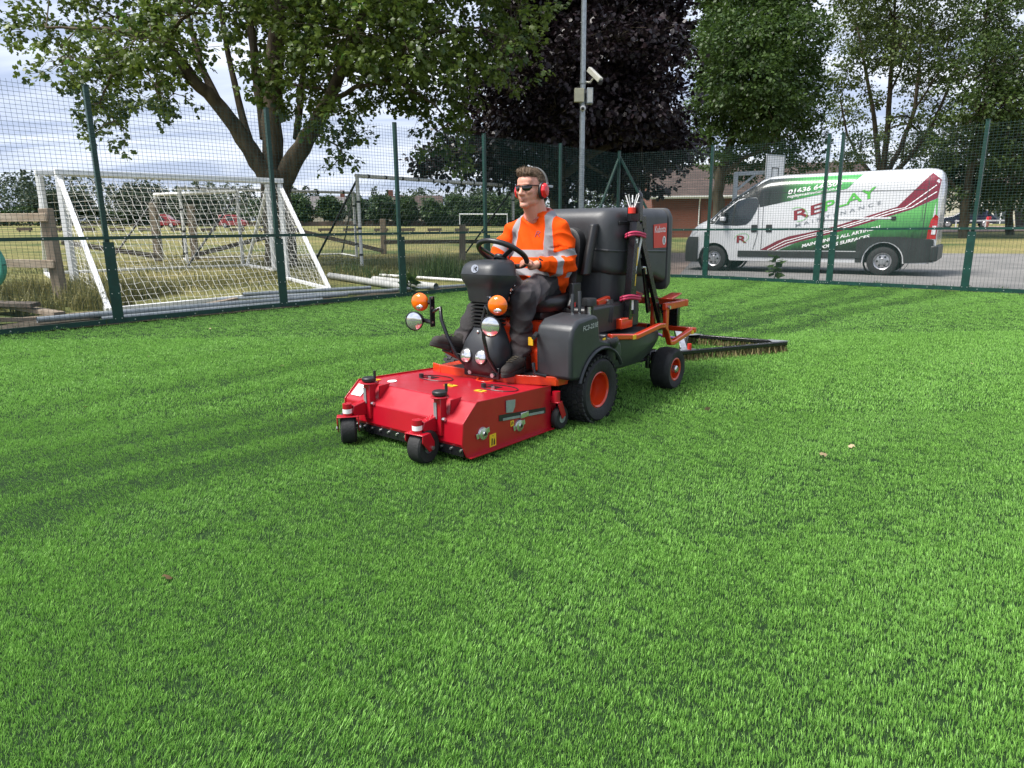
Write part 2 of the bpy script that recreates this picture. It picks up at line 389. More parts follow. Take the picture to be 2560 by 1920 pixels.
# ------------------------------------------------------------------ fences
def wire_prism(V, F, a, b, r):
    """a thin square rod from a to b"""
    a = np.array(a); b = np.array(b); d = b - a; d = d / np.linalg.norm(d)
    u = np.cross(d, (0, 0, 1.0)) if abs(d[2]) < 0.9 else np.array((d[0] * 0 + 1.0, 0, 0))
    u = u / np.linalg.norm(u); w = np.cross(d, u); o = len(V)
    for p in (a, b):
        for s, t in ((1, 0), (0, 1), (-1, 0), (0, -1)): V.append(p + (u * s + w * t) * r)
    for j in range(4): F.append((o + j, o + (j + 1) % 4, o + 4 + (j + 1) % 4, o + 4 + j))
def fence(name, label, posts, inward, skip_first_post=False, ends=()):
    root = thing(name, label, 'fence', (posts[0][0], posts[0][1], 0))
    ox, oy = posts[0]; ix, iy = inward; RW = 0.0020
    for i, (x, y) in enumerate(posts):
        if i == 0 and skip_first_post: continue
        px, py = x - ox, y - oy
        q = posts[min(i + 1, len(posts) - 1)]; p = posts[max(i - 1, 0)]; d = Vector((q[0] - p[0], q[1] - p[1], 0)).normalized(); nrm = Vector((ix, iy, 0))
        a = MB(); a.bar((px - ix * .05, py - iy * .05, -0.05), (px - ix * .05, py - iy * .05, 3.06), 0.06, 0.06, up=nrm); po = a.build('post', M['fence'], root, bevel=0.004)
        a = MB(); a.bar((px + ix * .012, py + iy * .012, 0.0), (px + ix * .012, py + iy * .012, 1.10), 0.135, 0.012, up=nrm); pl = a.build('clamp_plate', M['fence'], po, smooth=0)
        a = MB()
        for zz in (0.08, 0.42, 0.74, 1.03):
            for sgn in (-1, 1):
                c = Vector((px + ix * .02, py + iy * .02, zz)) + d * 0.042 * sgn
                a.cyl(c, c + nrm * 0.008, 0.008, n=6)
        a.build('bolt_heads', M['bolt'], po, smooth=0)['kind'] = 'stuff'
        a = MB(); a.box((px - ix * .05, py - iy * .05, 3.066), (0.07, 0.07, 0.012)); a.build('post_cap', M['fence'], po, smooth=0)
    for i in range(len(posts) - 1):
        A = np.array([posts[i][0] - ox, posts[i][1] - oy, 0.0]); B = np.array([posts[i + 1][0] - ox, posts[i + 1][1] - oy, 0.0]); L = np.linalg.norm(B - A); d = (B - A) / L
        V = []; F = []
        nv = int(L / 0.0575)
        for k in range(1, nv):
            p = A + d * (L * k / nv); wire_prism(V, F, p + (0, 0, 1.17), p + (0, 0, 3.02), RW)
        for zz in np.arange(1.20, 3.03, 0.0495): wire_prism(V, F, A + (0, 0, zz), B + (0, 0, zz), RW)
        stuff(obj('upper_mesh_panel', np_mesh('upper_mesh_panel', V, F, 4), M['wire'], root, smooth=0))
        V = []; F = []
        for k in range(1, nv):
            p = A + d * (L * k / nv); wire_prism(V, F, p + (0, 0, 0.06), p + (0, 0, 1.15), RW)
        for zz in np.arange(0.085, 1.15, 0.0185): wire_prism(V, F, A + (0, 0, zz), B + (0, 0, zz), 0.0015)
        stuff(obj('lower_mesh_panel', np_mesh('lower_mesh_panel', V, F, 4), M['wire'], root, smooth=0))
        a = MB(); n_ = np.array([ix, iy, 0]) * 0.016
        a.bar(A + n_ + (0, 0, 1.157), B + n_ + (0, 0, 1.157), 0.012, 0.046); mr = a.build('middle_rail', M['fence'], root, smooth=0)
        a = MB(); a.bar(A + n_ + (0, 0, 0.045), B + n_ + (0, 0, 0.045), 0.014, 0.075); br = a.build('bottom_rail', M['fence'], root, smooth=0)
        a = MB(); b2 = MB()
        for k in range(6):
            p = A + d * (L * (k + 0.5) / 6) + n_; nn = np.array([ix, iy, 0])
            a.cyl(p + nn * .004 + (0, 0, 1.157), p + nn * 0.015 + (0, 0, 1.157), 0.009, n=6); b2.cyl(p + nn * .004 + (0, 0, 0.05), p + nn * 0.015 + (0, 0, 0.05), 0.009, n=6)
        stuff(a.build('rail_bolts', M['bolt'], mr, smooth=0)); stuff(b2.build('rail_bolts', M['bolt'], br, smooth=0))
    return root
fl = fence('mesh_fence', 'tall green wire mesh fence in front of the football goals', LP, (0.72, -0.69))
fr = fence('mesh_fence', 'tall green wire mesh fence between the turf and the parked van', RP, (-0.707, -0.707), True)
# corner bracing
a = MB(); cx_, cy_ = 0.0, 0.0
for (tx_, ty_) in ((-0.72, -0.78), (0.86, -0.5)):
    a = MB(); a.bar((cx_ - .02, cy_ + .08, 2.95), (tx_ - .02, ty_ + .12, 1.25), 0.05, 0.05); o = a.build('corner_brace', M['fence'], fr, smooth=0)
TREES = {
'A_lobes':[(-11.07,18.65,5.44,1.32,0.76),(-10.88,19.99,5.22,1.22,1.01),(-9.22,19.23,5.78,1.56,0.97),(-12.65,20.26,6.62,1.16,0.62),(-10.66,20.35,6.92,2.06,0.76),(-8.57,17.89,4.63,0.91,0.66),(-10.54,18.8,4.43,0.57,0.76),(-9.89,18.6,3.78,0.35,0.4),(-11.08,19.0,4.29,0.39,0.58),(-10.76,18.8,3.75,0.28,0.3),(-8.61,18.8,4.63,0.57,0.53),(-7.38,17.66,6.25,1.43,0.66),(-7.06,21.28,7.39,2.01,0.86),(-4.61,18.74,6.48,1.9,0.95),(-2.87,18.63,6.18,1.89,1.07),(-1.35,21.98,6.98,2.08,1.26),(0.26,19.67,6.92,1.0,0.8),(-5.28,18.2,4.66,1.05,0.68),(-4.54,21.28,5.72,1.58,1.22),(-4.55,18.6,4.23,1.07,0.69),(-2.98,19.7,5.15,1.33,1.0),(-1.95,20.41,4.62,1.17,1.03),(-1.43,19.2,3.73,0.65,0.8),(-2.16,19.0,3.28,0.58,0.36),(-0.17,18.26,5.54,0.93,0.93),(-5.55,17.8,5.32,1.08,0.6),(-5.45,21.3,6.11,1.3,0.86),(-4.5,19.1,3.27,0.54,0.45),(-3.98,19.1,3.74,0.62,0.39),(-4.71,19.2,2.93,0.29,0.26),(-5.97,17.6,4.81,0.59,0.42),(-1.25,19.0,3.06,0.51,0.39),(-2.37,17.3,5.38,1.4,0.94),(-3.57,17.0,5.7,1.72,0.8),(-8.6,17.3,5.53,1.4,0.7),(-1.9,21.8,6.19,1.62,1.18),(-6.34,22.3,7.11,2.11,0.9),(-11.67,20.39,8.68,2.07,1.24),(-8.97,21.42,9.49,2.89,1.74),(-4.74,19.9,8.99,3.09,1.75),(-1.47,20.86,9.11,2.68,1.83),(-6.42,20.55,11.49,4.17,2.22),(-2.56,17.88,10.14,3.14,1.81),(-5.64,17.3,7.24,1.87,0.94),(-2.71,17.3,7.12,1.87,1.05),(-7.44,22.8,9.15,2.46,1.23),(-3.57,22.8,8.99,2.46,1.39)],
'A_limbs':[[(-6.56,19.8,-0.63,0.51),(-6.55,19.8,0.42,0.45),(-6.52,19.8,1.45,0.41),(-6.53,19.8,2.2,0.39),(-6.53,19.8,2.82,0.36)],[(-6.56,19.8,2.45,0.29),(-6.91,19.6,3.11,0.25),(-7.32,19.4,3.92,0.2),(-7.72,19.2,4.58,0.18),(-8.11,18.9,5.01,0.15),(-8.44,18.6,5.63,0.12),(-8.73,18.4,6.32,0.08),(-8.95,18.2,7.28,0.05)],[(-7.66,19.2,4.53,0.12),(-8.07,19.5,5.38,0.09),(-8.4,19.8,6.36,0.07),(-8.61,20.0,7.42,0.05)],[(-7.02,19.6,3.29,0.12),(-7.41,20.1,4.44,0.1),(-7.67,20.4,5.57,0.08),(-7.87,20.6,6.91,0.07),(-8.06,20.8,8.35,0.04)],[(-8.08,18.9,5.01,0.07),(-8.63,18.6,5.2,0.06),(-9.21,18.4,5.27,0.05),(-9.88,18.3,4.99,0.03),(-10.32,18.4,4.36,0.02),(-9.96,18.6,3.78,0.01)],[(-8.44,18.6,5.63,0.06),(-9.11,18.4,6.01,0.05),(-10.35,18.6,6.17,0.04),(-11.62,18.8,6.24,0.03)],[(-6.58,19.8,2.57,0.29),(-6.57,19.9,3.68,0.27),(-6.44,19.9,4.87,0.25),(-6.25,19.9,5.91,0.22),(-6.05,19.9,7.15,0.18),(-5.87,20.0,8.82,0.12),(-5.6,20.0,10.6,0.07)],[(-6.85,20.2,3.72,0.13),(-6.96,20.4,4.96,0.12),(-7.05,20.5,6.06,0.11),(-7.13,20.6,7.36,0.09),(-7.23,20.8,9.13,0.06)],[(-6.38,19.8,2.45,0.28),(-5.82,19.6,3.22,0.25),(-5.29,19.5,3.86,0.21),(-4.86,19.4,4.48,0.17),(-4.42,19.3,5.2,0.14),(-3.93,19.2,6.06,0.11),(-3.51,19.2,7.14,0.08),(-2.99,19.3,8.64,0.05)],[(-6.0,20.3,3.72,0.1),(-5.9,20.7,4.89,0.09),(-5.73,21.0,6.16,0.08),(-5.45,21.2,7.53,0.06)],[(-4.86,19.4,4.48,0.07),(-3.96,19.0,4.8,0.06),(-2.96,18.8,4.97,0.04),(-1.94,19.0,4.39,0.03),(-1.43,19.2,3.73,0.01)],[(-4.42,19.3,5.2,0.07),(-3.42,19.6,5.82,0.06),(-2.2,19.8,6.31,0.04),(-0.73,19.8,6.41,0.03),(0.13,19.8,6.06,0.01)],[(-5.27,19.4,3.78,0.04),(-4.93,19.2,3.58,0.03),(-4.49,19.1,3.36,0.02),(-4.39,19.1,3.04,0.01)],[(-6.21,19.8,5.43,0.07),(-6.3,18.6,5.18,0.04),(-6.27,17.8,4.8,0.03)],[(-6.24,19.8,5.08,0.07),(-5.45,18.8,4.83,0.04),(-4.71,18.2,4.66,0.03)]],
'B_lobes':[(2.64,28.29,8.75,2.87,2.1),(0.17,27.46,6.97,1.76,1.95),(4.89,26.01,6.78,1.67,2.28),(2.33,24.66,5.5,3.0,1.83),(5.14,28.83,4.82,2.43,1.46),(0.84,26.86,4.37,2.18,1.18),(-0.76,28.09,3.84,1.61,0.66),(-2.07,28.89,4.27,1.17,0.7),(-2.74,28.07,4.11,0.76,0.42),(3.72,29.11,3.89,2.95,0.88),(5.93,26.47,4.04,1.07,0.98),(1.42,28.5,8.82,2.12,1.44),(5.64,26.72,8.16,0.99,1.35),(2.61,29.18,3.18,2.17,0.69),(4.47,28.89,2.88,0.98,0.68),(3.44,24.0,7.06,1.78,1.46),(1.51,24.0,4.68,1.78,1.46),(3.79,24.0,5.24,1.78,1.3),(1.69,30.0,7.67,2.23,1.82),(5.18,30.0,4.24,2.23,1.22),(0.13,24.99,3.31,1.52,0.42),(4.87,25.18,2.82,1.19,0.51),(1.99,26.0,2.41,0.7,0.53),(-2.63,26.0,3.58,0.97,0.46),(-1.72,26.0,3.28,1.32,0.46),(0.13,26.0,2.99,1.41,0.39),(-3.3,26.0,3.65,0.53,0.26),(-0.69,26.0,4.36,1.23,0.97),(-1.08,28.0,5.94,1.14,1.32),(2.36,25.58,10.44,3.11,2.07),(0.57,29.33,10.85,2.18,1.78),(4.9,26.68,10.09,1.98,1.98),(2.84,27.63,13.52,2.8,2.24)],
'B_limbs':[[(1.95,27.0,0.02,0.42),(1.9,27.0,1.42,0.36),(1.82,27.0,2.45,0.33),(1.78,27.0,3.8,0.28),(1.84,27.0,5.75,0.22),(2.02,27.0,7.95,0.16),(2.33,27.0,10.37,0.08)],[(1.82,27.0,2.79,0.16),(1.0,26.5,3.59,0.12),(-0.2,26.2,3.9,0.08),(-1.71,26.2,3.91,0.04)],[(1.82,27.0,2.96,0.16),(3.03,26.4,3.89,0.13),(4.31,26.0,4.32,0.09),(5.65,26.0,4.15,0.04)],[(1.79,27.0,4.13,0.14),(0.86,27.5,5.52,0.1),(0.17,27.6,7.0,0.06)],[(1.81,27.0,4.46,0.15),(3.31,27.6,6.01,0.11),(4.87,27.8,7.33,0.07)],[(1.84,27.0,5.43,0.12),(2.25,25.6,6.57,0.1),(3.11,25.0,7.45,0.06)]],
'C_lobes':[(11.93,36.81,10.0,2.86,2.86),(11.79,38.04,7.63,2.44,2.06),(13.98,37.32,8.37,1.89,2.77),(10.92,37.11,5.36,1.88,0.88),(14.26,38.51,6.08,2.08,1.17),(13.07,38.51,12.15,2.86,1.56),(14.02,40.43,5.09,2.46,0.87),(10.66,39.09,7.24,1.19,1.58),(11.2,40.57,9.62,1.37,1.92),(16.04,40.14,10.42,1.08,1.63),(16.38,40.95,7.48,1.11,1.38),(12.33,39.03,4.13,1.58,0.58),(13.69,35.98,3.99,1.22,0.53),(11.04,34.5,8.35,2.33,2.1),(12.26,34.5,6.51,1.86,1.4),(12.88,41.5,11.95,2.52,1.68),(14.46,41.0,8.96,2.49,2.22),(12.94,40.16,15.39,3.53,2.71),(11.51,40.79,14.06,1.93,1.93),(15.38,40.43,13.69,1.64,1.91),(12.44,38.41,17.24,2.34,2.08),(10.04,39.28,5.85,0.93,0.58),(15.27,36.27,7.95,0.69,0.54),(16.94,39.99,5.88,0.95,0.59),(9.54,38.44,10.41,0.73,0.78),(15.31,36.71,10.68,0.64,0.74),(9.77,35.38,4.42,0.96,0.38),(16.8,40.12,4.67,0.95,0.38)],
'C_limbs':[[(11.28,38.0,0.57,0.34),(11.19,38.0,1.67,0.31),(11.14,38.0,2.87,0.29),(11.19,38.0,3.82,0.27),(11.57,38.0,5.22,0.22),(12.04,38.0,7.29,0.18),(12.35,38.0,9.74,0.14),(12.41,38.0,12.33,0.09),(12.42,38.0,15.45,0.05)],[(11.19,38.0,3.7,0.15),(12.05,37.5,4.59,0.11),(13.05,37.0,5.11,0.08),(14.18,37.0,5.77,0.04)],[(11.16,38.0,3.35,0.12),(10.71,38.4,5.04,0.1),(10.53,38.6,7.16,0.07),(10.66,38.6,9.21,0.04)],[(11.95,38.0,6.83,0.12),(13.41,38.6,8.06,0.09),(14.61,38.8,9.22,0.05)]],
'D_lobes':[(23.01,49.43,13.93,2.17,1.67),(22.15,43.12,12.78,2.19,1.6),(27.17,48.1,13.55,2.28,1.79),(20.79,45.37,10.54,1.53,1.53),(21.27,43.56,10.67,1.32,1.03),(24.55,44.56,10.86,1.81,1.35),(28.79,47.88,11.56,1.94,1.78),(22.23,48.61,8.62,1.48,1.31),(20.88,42.81,5.66,1.3,1.01),(23.85,46.8,9.03,0.95,0.7),(23.42,42.81,7.46,1.01,0.81),(28.05,47.53,8.69,1.45,1.28),(21.08,44.82,5.05,1.36,0.85),(26.63,48.67,5.65,1.97,0.99),(25.25,49.36,7.23,1.0,0.83),(28.0,46.04,13.01,1.4,1.24),(28.92,49.49,6.31,1.67,1.17),(21.73,44.67,9.08,0.75,0.6),(21.83,43.04,15.17,3.2,2.04),(26.61,46.7,15.81,2.21,1.89),(19.68,42.72,14.13,1.73,1.44),(22.46,43.88,18.29,2.67,2.08),(24.89,50.0,13.49,2.03,1.69),(28.05,50.0,10.57,1.69,1.35),(22.01,42.0,11.05,1.7,1.14),(20.03,45.36,9.48,0.77,0.92),(26.62,46.77,6.89,1.26,0.95)],
'D_limbs':[[(24.42,46.0,0.18,0.36),(24.19,46.0,2.25,0.33),(23.99,46.0,3.99,0.3)],[(24.02,46.0,3.7,0.19),(23.47,46.0,5.98,0.16),(23.05,46.3,8.53,0.12),(22.39,46.5,11.04,0.09),(21.66,46.6,13.47,0.05)],[(24.02,46.0,3.7,0.2),(23.85,45.7,6.5,0.17),(23.69,45.6,9.23,0.14),(23.55,45.6,11.89,0.1),(23.39,45.6,14.98,0.06)],[(24.04,46.0,3.84,0.18),(25.17,46.4,6.01,0.15),(26.02,46.8,8.31,0.12),(26.12,47.0,10.84,0.09),(25.89,47.0,13.81,0.05)],[(24.08,46.0,3.7,0.18),(25.21,45.5,5.22,0.14),(26.27,45.2,6.97,0.11),(26.88,45.0,9.09,0.08),(27.41,45.0,11.46,0.05)],[(23.99,46.0,3.7,0.13),(22.72,46.4,5.18,0.1),(21.74,46.6,6.91,0.07),(21.12,46.7,9.17,0.04)],[(25.88,46.8,8.17,0.08),(26.39,46.4,9.35,0.06),(26.86,46.0,10.62,0.04),(27.19,46.0,12.48,0.03)],[(23.69,45.6,9.23,0.08),(24.3,45.8,10.6,0.06),(24.41,46.0,13.03,0.04)]],
'E_lobes':[(24.54,37.94,8.96,1.92,1.79),(25.45,37.25,6.83,1.76,1.89),(27.4,42.21,5.41,2.71,1.71),(27.49,38.88,3.5,1.58,1.44),(25.72,42.75,4.17,1.44,1.01),(27.85,42.38,3.06,2.29,1.0),(27.06,39.27,9.68,1.59,1.59),(24.45,39.76,5.79,1.34,1.34),(27.43,40.12,2.83,1.63,0.81),(29.77,40.86,6.37,1.93,2.48),(27.2,40.57,11.59,1.64,1.23),(29.01,40.36,8.72,1.64,2.18),(23.95,37.0,7.03,1.75,1.5),(25.91,37.0,5.0,1.75,1.5),(27.25,43.0,4.31,1.74,1.16),(30.87,40.72,3.85,1.93,1.65),(28.14,42.64,14.99,2.59,2.02),(25.53,40.04,11.92,1.35,1.08),(24.5,39.59,2.71,1.07,0.48)],
'E_limbs':[[(25.96,40.0,0.02,0.3),(25.82,40.0,1.06,0.26),(25.73,40.0,2.08,0.24),(25.73,40.0,3.59,0.2),(25.88,40.0,5.81,0.16),(26.23,40.0,8.68,0.1),(26.25,40.0,11.9,0.05)],[(25.7,40.0,2.33,0.12),(24.97,40.3,3.49,0.09),(24.29,40.4,4.13,0.05)],[(25.83,40.0,4.34,0.11),(26.87,39.4,5.01,0.08),(27.66,39.0,6.15,0.05)]],
'G_lobes':[(31.75,43.66,2.68,1.33,1.03),(29.61,42.21,3.44,1.14,0.86),(31.46,42.4,4.75,1.72,1.72),(31.44,44.43,5.48,1.8,1.2),(32.11,43.06,2.11,1.16,0.87)],
'G_limbs':[[(30.69,43.0,0.04,0.26),(30.5,43.0,1.29,0.22),(30.33,43.0,2.39,0.19)],[(30.35,43.0,2.26,0.1),(29.95,43.3,3.5,0.07),(29.46,43.5,4.86,0.04)],[(30.35,43.0,2.26,0.11),(30.05,42.7,3.73,0.08),(29.83,42.6,5.57,0.04)],[(30.37,43.0,2.12,0.1),(31.05,43.2,3.21,0.07),(31.75,43.3,4.56,0.04)]],
}
# ------------------------------------------------------------------ trees
M['bark'] = pm('grey_brown_bark', (0.035, 0.028, 0.020), 0.9, col2=(0.12, 0.10, 0.07), scale=5, bump=0.9, bscale=22, spec=0.15, stretch=(1, 1, 0.3), detail=8)
M['leaf_maple'] = leaf_mat('maple_leaf', (0.015, 0.045, 0.010), (0.070, 0.155, 0.030), 0.36, 0.42, (0.15, 0.21, 0.035))
M['leaf_copper'] = leaf_mat('copper_leaf', (0.009, 0.0065, 0.009), (0.042, 0.026, 0.030), 0.12, 0.38)
M['leaf_lime'] = leaf_mat('lime_leaf', (0.018, 0.044, 0.010), (0.085, 0.145, 0.028), 0.30, 0.45)
M['leaf_pale'] = leaf_mat('pale_leaf', (0.045, 0.080, 0.020), (0.19, 0.25, 0.065), 0.40, 0.45)
M['leaf_dark'] = leaf_mat('dark_leaf', (0.020, 0.044, 0.012), (0.095, 0.145, 0.032), 0.30, 0.45)
# a lobed leaf in the xy plane, stalk at the origin, unit length: fan around a middle point
MAPLE = np.array([(0, 0, 0), (-.52, .26, -.10), (-.24, .42, 0), (-.40, .78, -.09), (0, 1.0, -.12), (.40, .78, -.09), (.24, .42, 0), (.52, .26, -.10), (0, .36, .05)])
MAPLE_F = [(8, i, i + 1) for i in range(0, 7)] + [(8, 7, 0)]
BEECH = np.array([(0, 0, 0), (-.42, .34, -.07), (-.24, .80, -.05), (0, 1.0, -.12), (.24, .80, -.05), (.42, .34, -.07)])
BEECH_F = [(0, 1, 2), (0, 2, 3), (0, 3, 4), (0, 4, 5)]
OVAL = np.array([(0, 0, 0), (-.36, .48, -.08), (0, 1.0, -.10), (.36, .48, -.08)])
OVAL_F = [(0, 2, 1), (0, 3, 2)]
def leaves_mesh(name, pos, out, size, shape, faces, r, tone):
    n = len(pos); f = out + r.normal(0, 0.45, (n, 3)); f[:, 2] -= 0.35; f /= np.linalg.norm(f, axis=1)[:, None] + 1e-9     # along the leaf
    up = r.normal(0, 0.55, (n, 3)) + np.array([0, 0, 1.0]) + out * 0.45; s = np.cross(f, up); s /= np.linalg.norm(s, axis=1)[:, None] + 1e-9; w = np.cross(s, f)
    sz = size * r.uniform(0.6, 1.25, n)
    V = pos[:, None, :] + (shape[None, :, 0, None] * s[:, None, :] + shape[None, :, 1, None] * f[:, None, :] + shape[None, :, 2, None] * w[:, None, :]) * sz[:, None, None]
    k = len(shape); F = (np.arange(n)[:, None, None] * k + np.array(faces)[None]).reshape(-1, 3)
    me = np_mesh(name, V.reshape(-1, 3), F, 3); set_tone(me, np.repeat(tone, len(faces))); return me
def make_tree(name, label, lobes, limbs, leafmat, size, per_m3, seed, shape=MAPLE, faces=MAPLE_F, twigs=True, deep=1.0, hang=0.0, sprig=9, sprig_r=0.22, cat='tree', group=None, fill=0.45):
    r = np.random.default_rng(seed); base = limbs[0][0]; O = np.array(base[:3]); O[2] = GZ(O[0], O[1]) - 0.05
    root = thing(name, label, cat, tuple(O), group=group)
    tr = MB(); skel = []
    for L in limbs:
        # smooth the limb: subdivide with jitter
        P = np.array([p[:3] for p in L]) - O; Rr = [p[3] for p in L]; pts = []; rad = []
        for i in range(len(P) - 1):
            for q in (0, 0.33, 0.67):
                j = r.normal(0, 0.07 * Rr[i], 3) + r.normal(0, 0.012, 3) if (i or q) else 0
                pts.append(P[i] * (1 - q) + P[i + 1] * q + j); rad.append((Rr[i] * (1 - q) + Rr[i + 1] * q) * r.uniform(.98, 1.03))
        pts.append(P[-1]); rad.append(Rr[-1]); tr.tube(pts, rad, 10 if Rr[0] > .12 else 7); skel += [(p, x) for p, x in zip(pts, rad)]
    SK = np.array([p for p, _ in skel]); SR = np.array([x for _, x in skel])
    pos = []; out = []; tone = []
    tw = MB()
    for (lx, ly, lz, rx, rz) in lobes:
        c = np.array([lx, ly, lz]) - O; ry = 0.5 * (rx + rz) * deep; rad = np.array([rx, ry, rz])
        n = max(4, int(per_m3 * (4.19 * rx * ry * rz) ** 0.82)); u = r.normal(0, 1, (n, 3)); u /= np.linalg.norm(u, axis=1)[:, None]
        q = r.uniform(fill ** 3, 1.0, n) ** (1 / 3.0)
        # lumpy surface
        lump = 1 + 0.22 * np.sin(u[:, 0] * 5.3 + lx) * np.sin(u[:, 1] * 4.7 + ly) + 0.18 * np.sin(u[:, 2] * 6.1 + lz * 2)
        sp = c + u * (q * lump)[:, None] * rad
        k = int(np.argmin(np.linalg.norm(SK - c, axis=1) + 0.15 * np.abs(SR - .08)))
        a = SK[k]; mid = (a + c) / 2 + r.normal(0, 0.12, 3) * rx + np.array([0, 0, 0.12 * rz])
        r0 = max(0.02, min(0.55 * SR[k], 0.022 * np.linalg.norm(c - a) + 0.02)); tw.tube([a, mid, c], [r0, r0 * .75, r0 * .5], 6)
        if twigs:
            for i in r.permutation(n)[:int(n * 0.30)]:
                m2 = (c + sp[i]) / 2 + r.normal(0, 0.1, 3) * rx; tw.tube([c * .85 + mid * .15, m2, sp[i]], [r0 * .42, r0 * .28, 0.005], 4, caps=False)
        m = sprig
        e = r.normal(0, 1, (n, m, 3)); e /= np.linalg.norm(e, axis=2)[:, :, None]
        off = e * (r.uniform(0.15, 1, (n, m, 1)) * sprig_r); off[:, :, 2] *= 0.6
        if hang: off[:, :, 2] -= r.uniform(0, hang, (n, m))
        pp = (sp[:, None, :] + off).reshape(-1, 3); oo = (e * 0.8 + u[:, None, :] * 0.6).reshape(-1, 3)
        pos.append(pp); out.append(oo)
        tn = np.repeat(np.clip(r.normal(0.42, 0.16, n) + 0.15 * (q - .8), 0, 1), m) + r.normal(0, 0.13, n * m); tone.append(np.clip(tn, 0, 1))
    trunk = tr.build('trunk', M['bark'], root, smooth=60, fix=False)
    tw.build('branches', M['bark'], trunk, smooth=60, fix=False)['kind'] = 'stuff'
    pos = np.concatenate(pos); out = np.concatenate(out); tone = np.concatenate(tone)
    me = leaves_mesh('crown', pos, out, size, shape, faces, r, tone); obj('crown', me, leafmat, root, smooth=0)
    return root, len(pos)
tl = []
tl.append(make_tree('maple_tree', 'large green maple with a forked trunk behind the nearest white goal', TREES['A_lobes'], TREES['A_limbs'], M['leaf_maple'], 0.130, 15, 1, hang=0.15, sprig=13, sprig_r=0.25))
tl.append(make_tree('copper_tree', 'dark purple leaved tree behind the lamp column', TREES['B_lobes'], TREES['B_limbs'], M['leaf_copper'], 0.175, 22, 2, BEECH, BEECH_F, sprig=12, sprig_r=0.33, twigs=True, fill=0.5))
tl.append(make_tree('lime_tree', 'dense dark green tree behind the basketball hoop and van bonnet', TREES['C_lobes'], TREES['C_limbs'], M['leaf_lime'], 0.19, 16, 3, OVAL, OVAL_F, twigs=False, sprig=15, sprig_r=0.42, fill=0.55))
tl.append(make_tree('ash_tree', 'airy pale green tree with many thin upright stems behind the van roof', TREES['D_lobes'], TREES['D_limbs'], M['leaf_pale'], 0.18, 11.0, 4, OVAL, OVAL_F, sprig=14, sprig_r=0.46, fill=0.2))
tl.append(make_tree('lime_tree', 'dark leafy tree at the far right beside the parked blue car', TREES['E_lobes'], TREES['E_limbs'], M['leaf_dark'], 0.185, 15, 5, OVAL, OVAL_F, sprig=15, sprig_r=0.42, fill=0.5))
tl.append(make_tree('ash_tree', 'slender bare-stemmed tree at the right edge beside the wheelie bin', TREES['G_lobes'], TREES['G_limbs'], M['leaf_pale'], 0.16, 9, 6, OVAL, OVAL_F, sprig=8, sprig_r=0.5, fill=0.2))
print('leaves', [n for _, n in tl])
# ------------------------------------------------------------------ goals and timber behind the left fence
def net_sheet(root, P00, P10, P01, P11, nu, nv, r, mat, sag=0.06, seed=0, skew=0.0):
    """a knotted cord net hung over the quad P00-P10 (top) and P01-P11 (bottom)"""
    rr = np.random.default_rng(seed); P00, P10, P01, P11 = [np.array(p, float) for p in (P00, P10, P01, P11)]
    u = np.linspace(0, 1, nu)[:, None]; v = np.linspace(0, 1, nv)[None, :]
    U = np.clip(u + skew * v * (1 - u), 0, 1) + 0 * v; Vv = v + 0 * u
    G = (P00 * ((1 - U) * (1 - Vv))[..., None] + P10 * (U * (1 - Vv))[..., None] + P01 * ((1 - U) * Vv)[..., None] + P11 * (U * Vv)[..., None])
    G[..., 2] -= (sag * 4 * Vv * (1 - Vv) * (0.6 + 0.4 * np.sin(U * 9 + seed)))
    G += rr.normal(0, 0.009, G.shape)
    m = MB()
    for i in range(nu): m.tube(G[i], r, 3, False)
    for j in range(nv): m.tube(G[:, j], r, 3, False)
    return stuff(m.build('net', mat, root, smooth=60, fix=False))
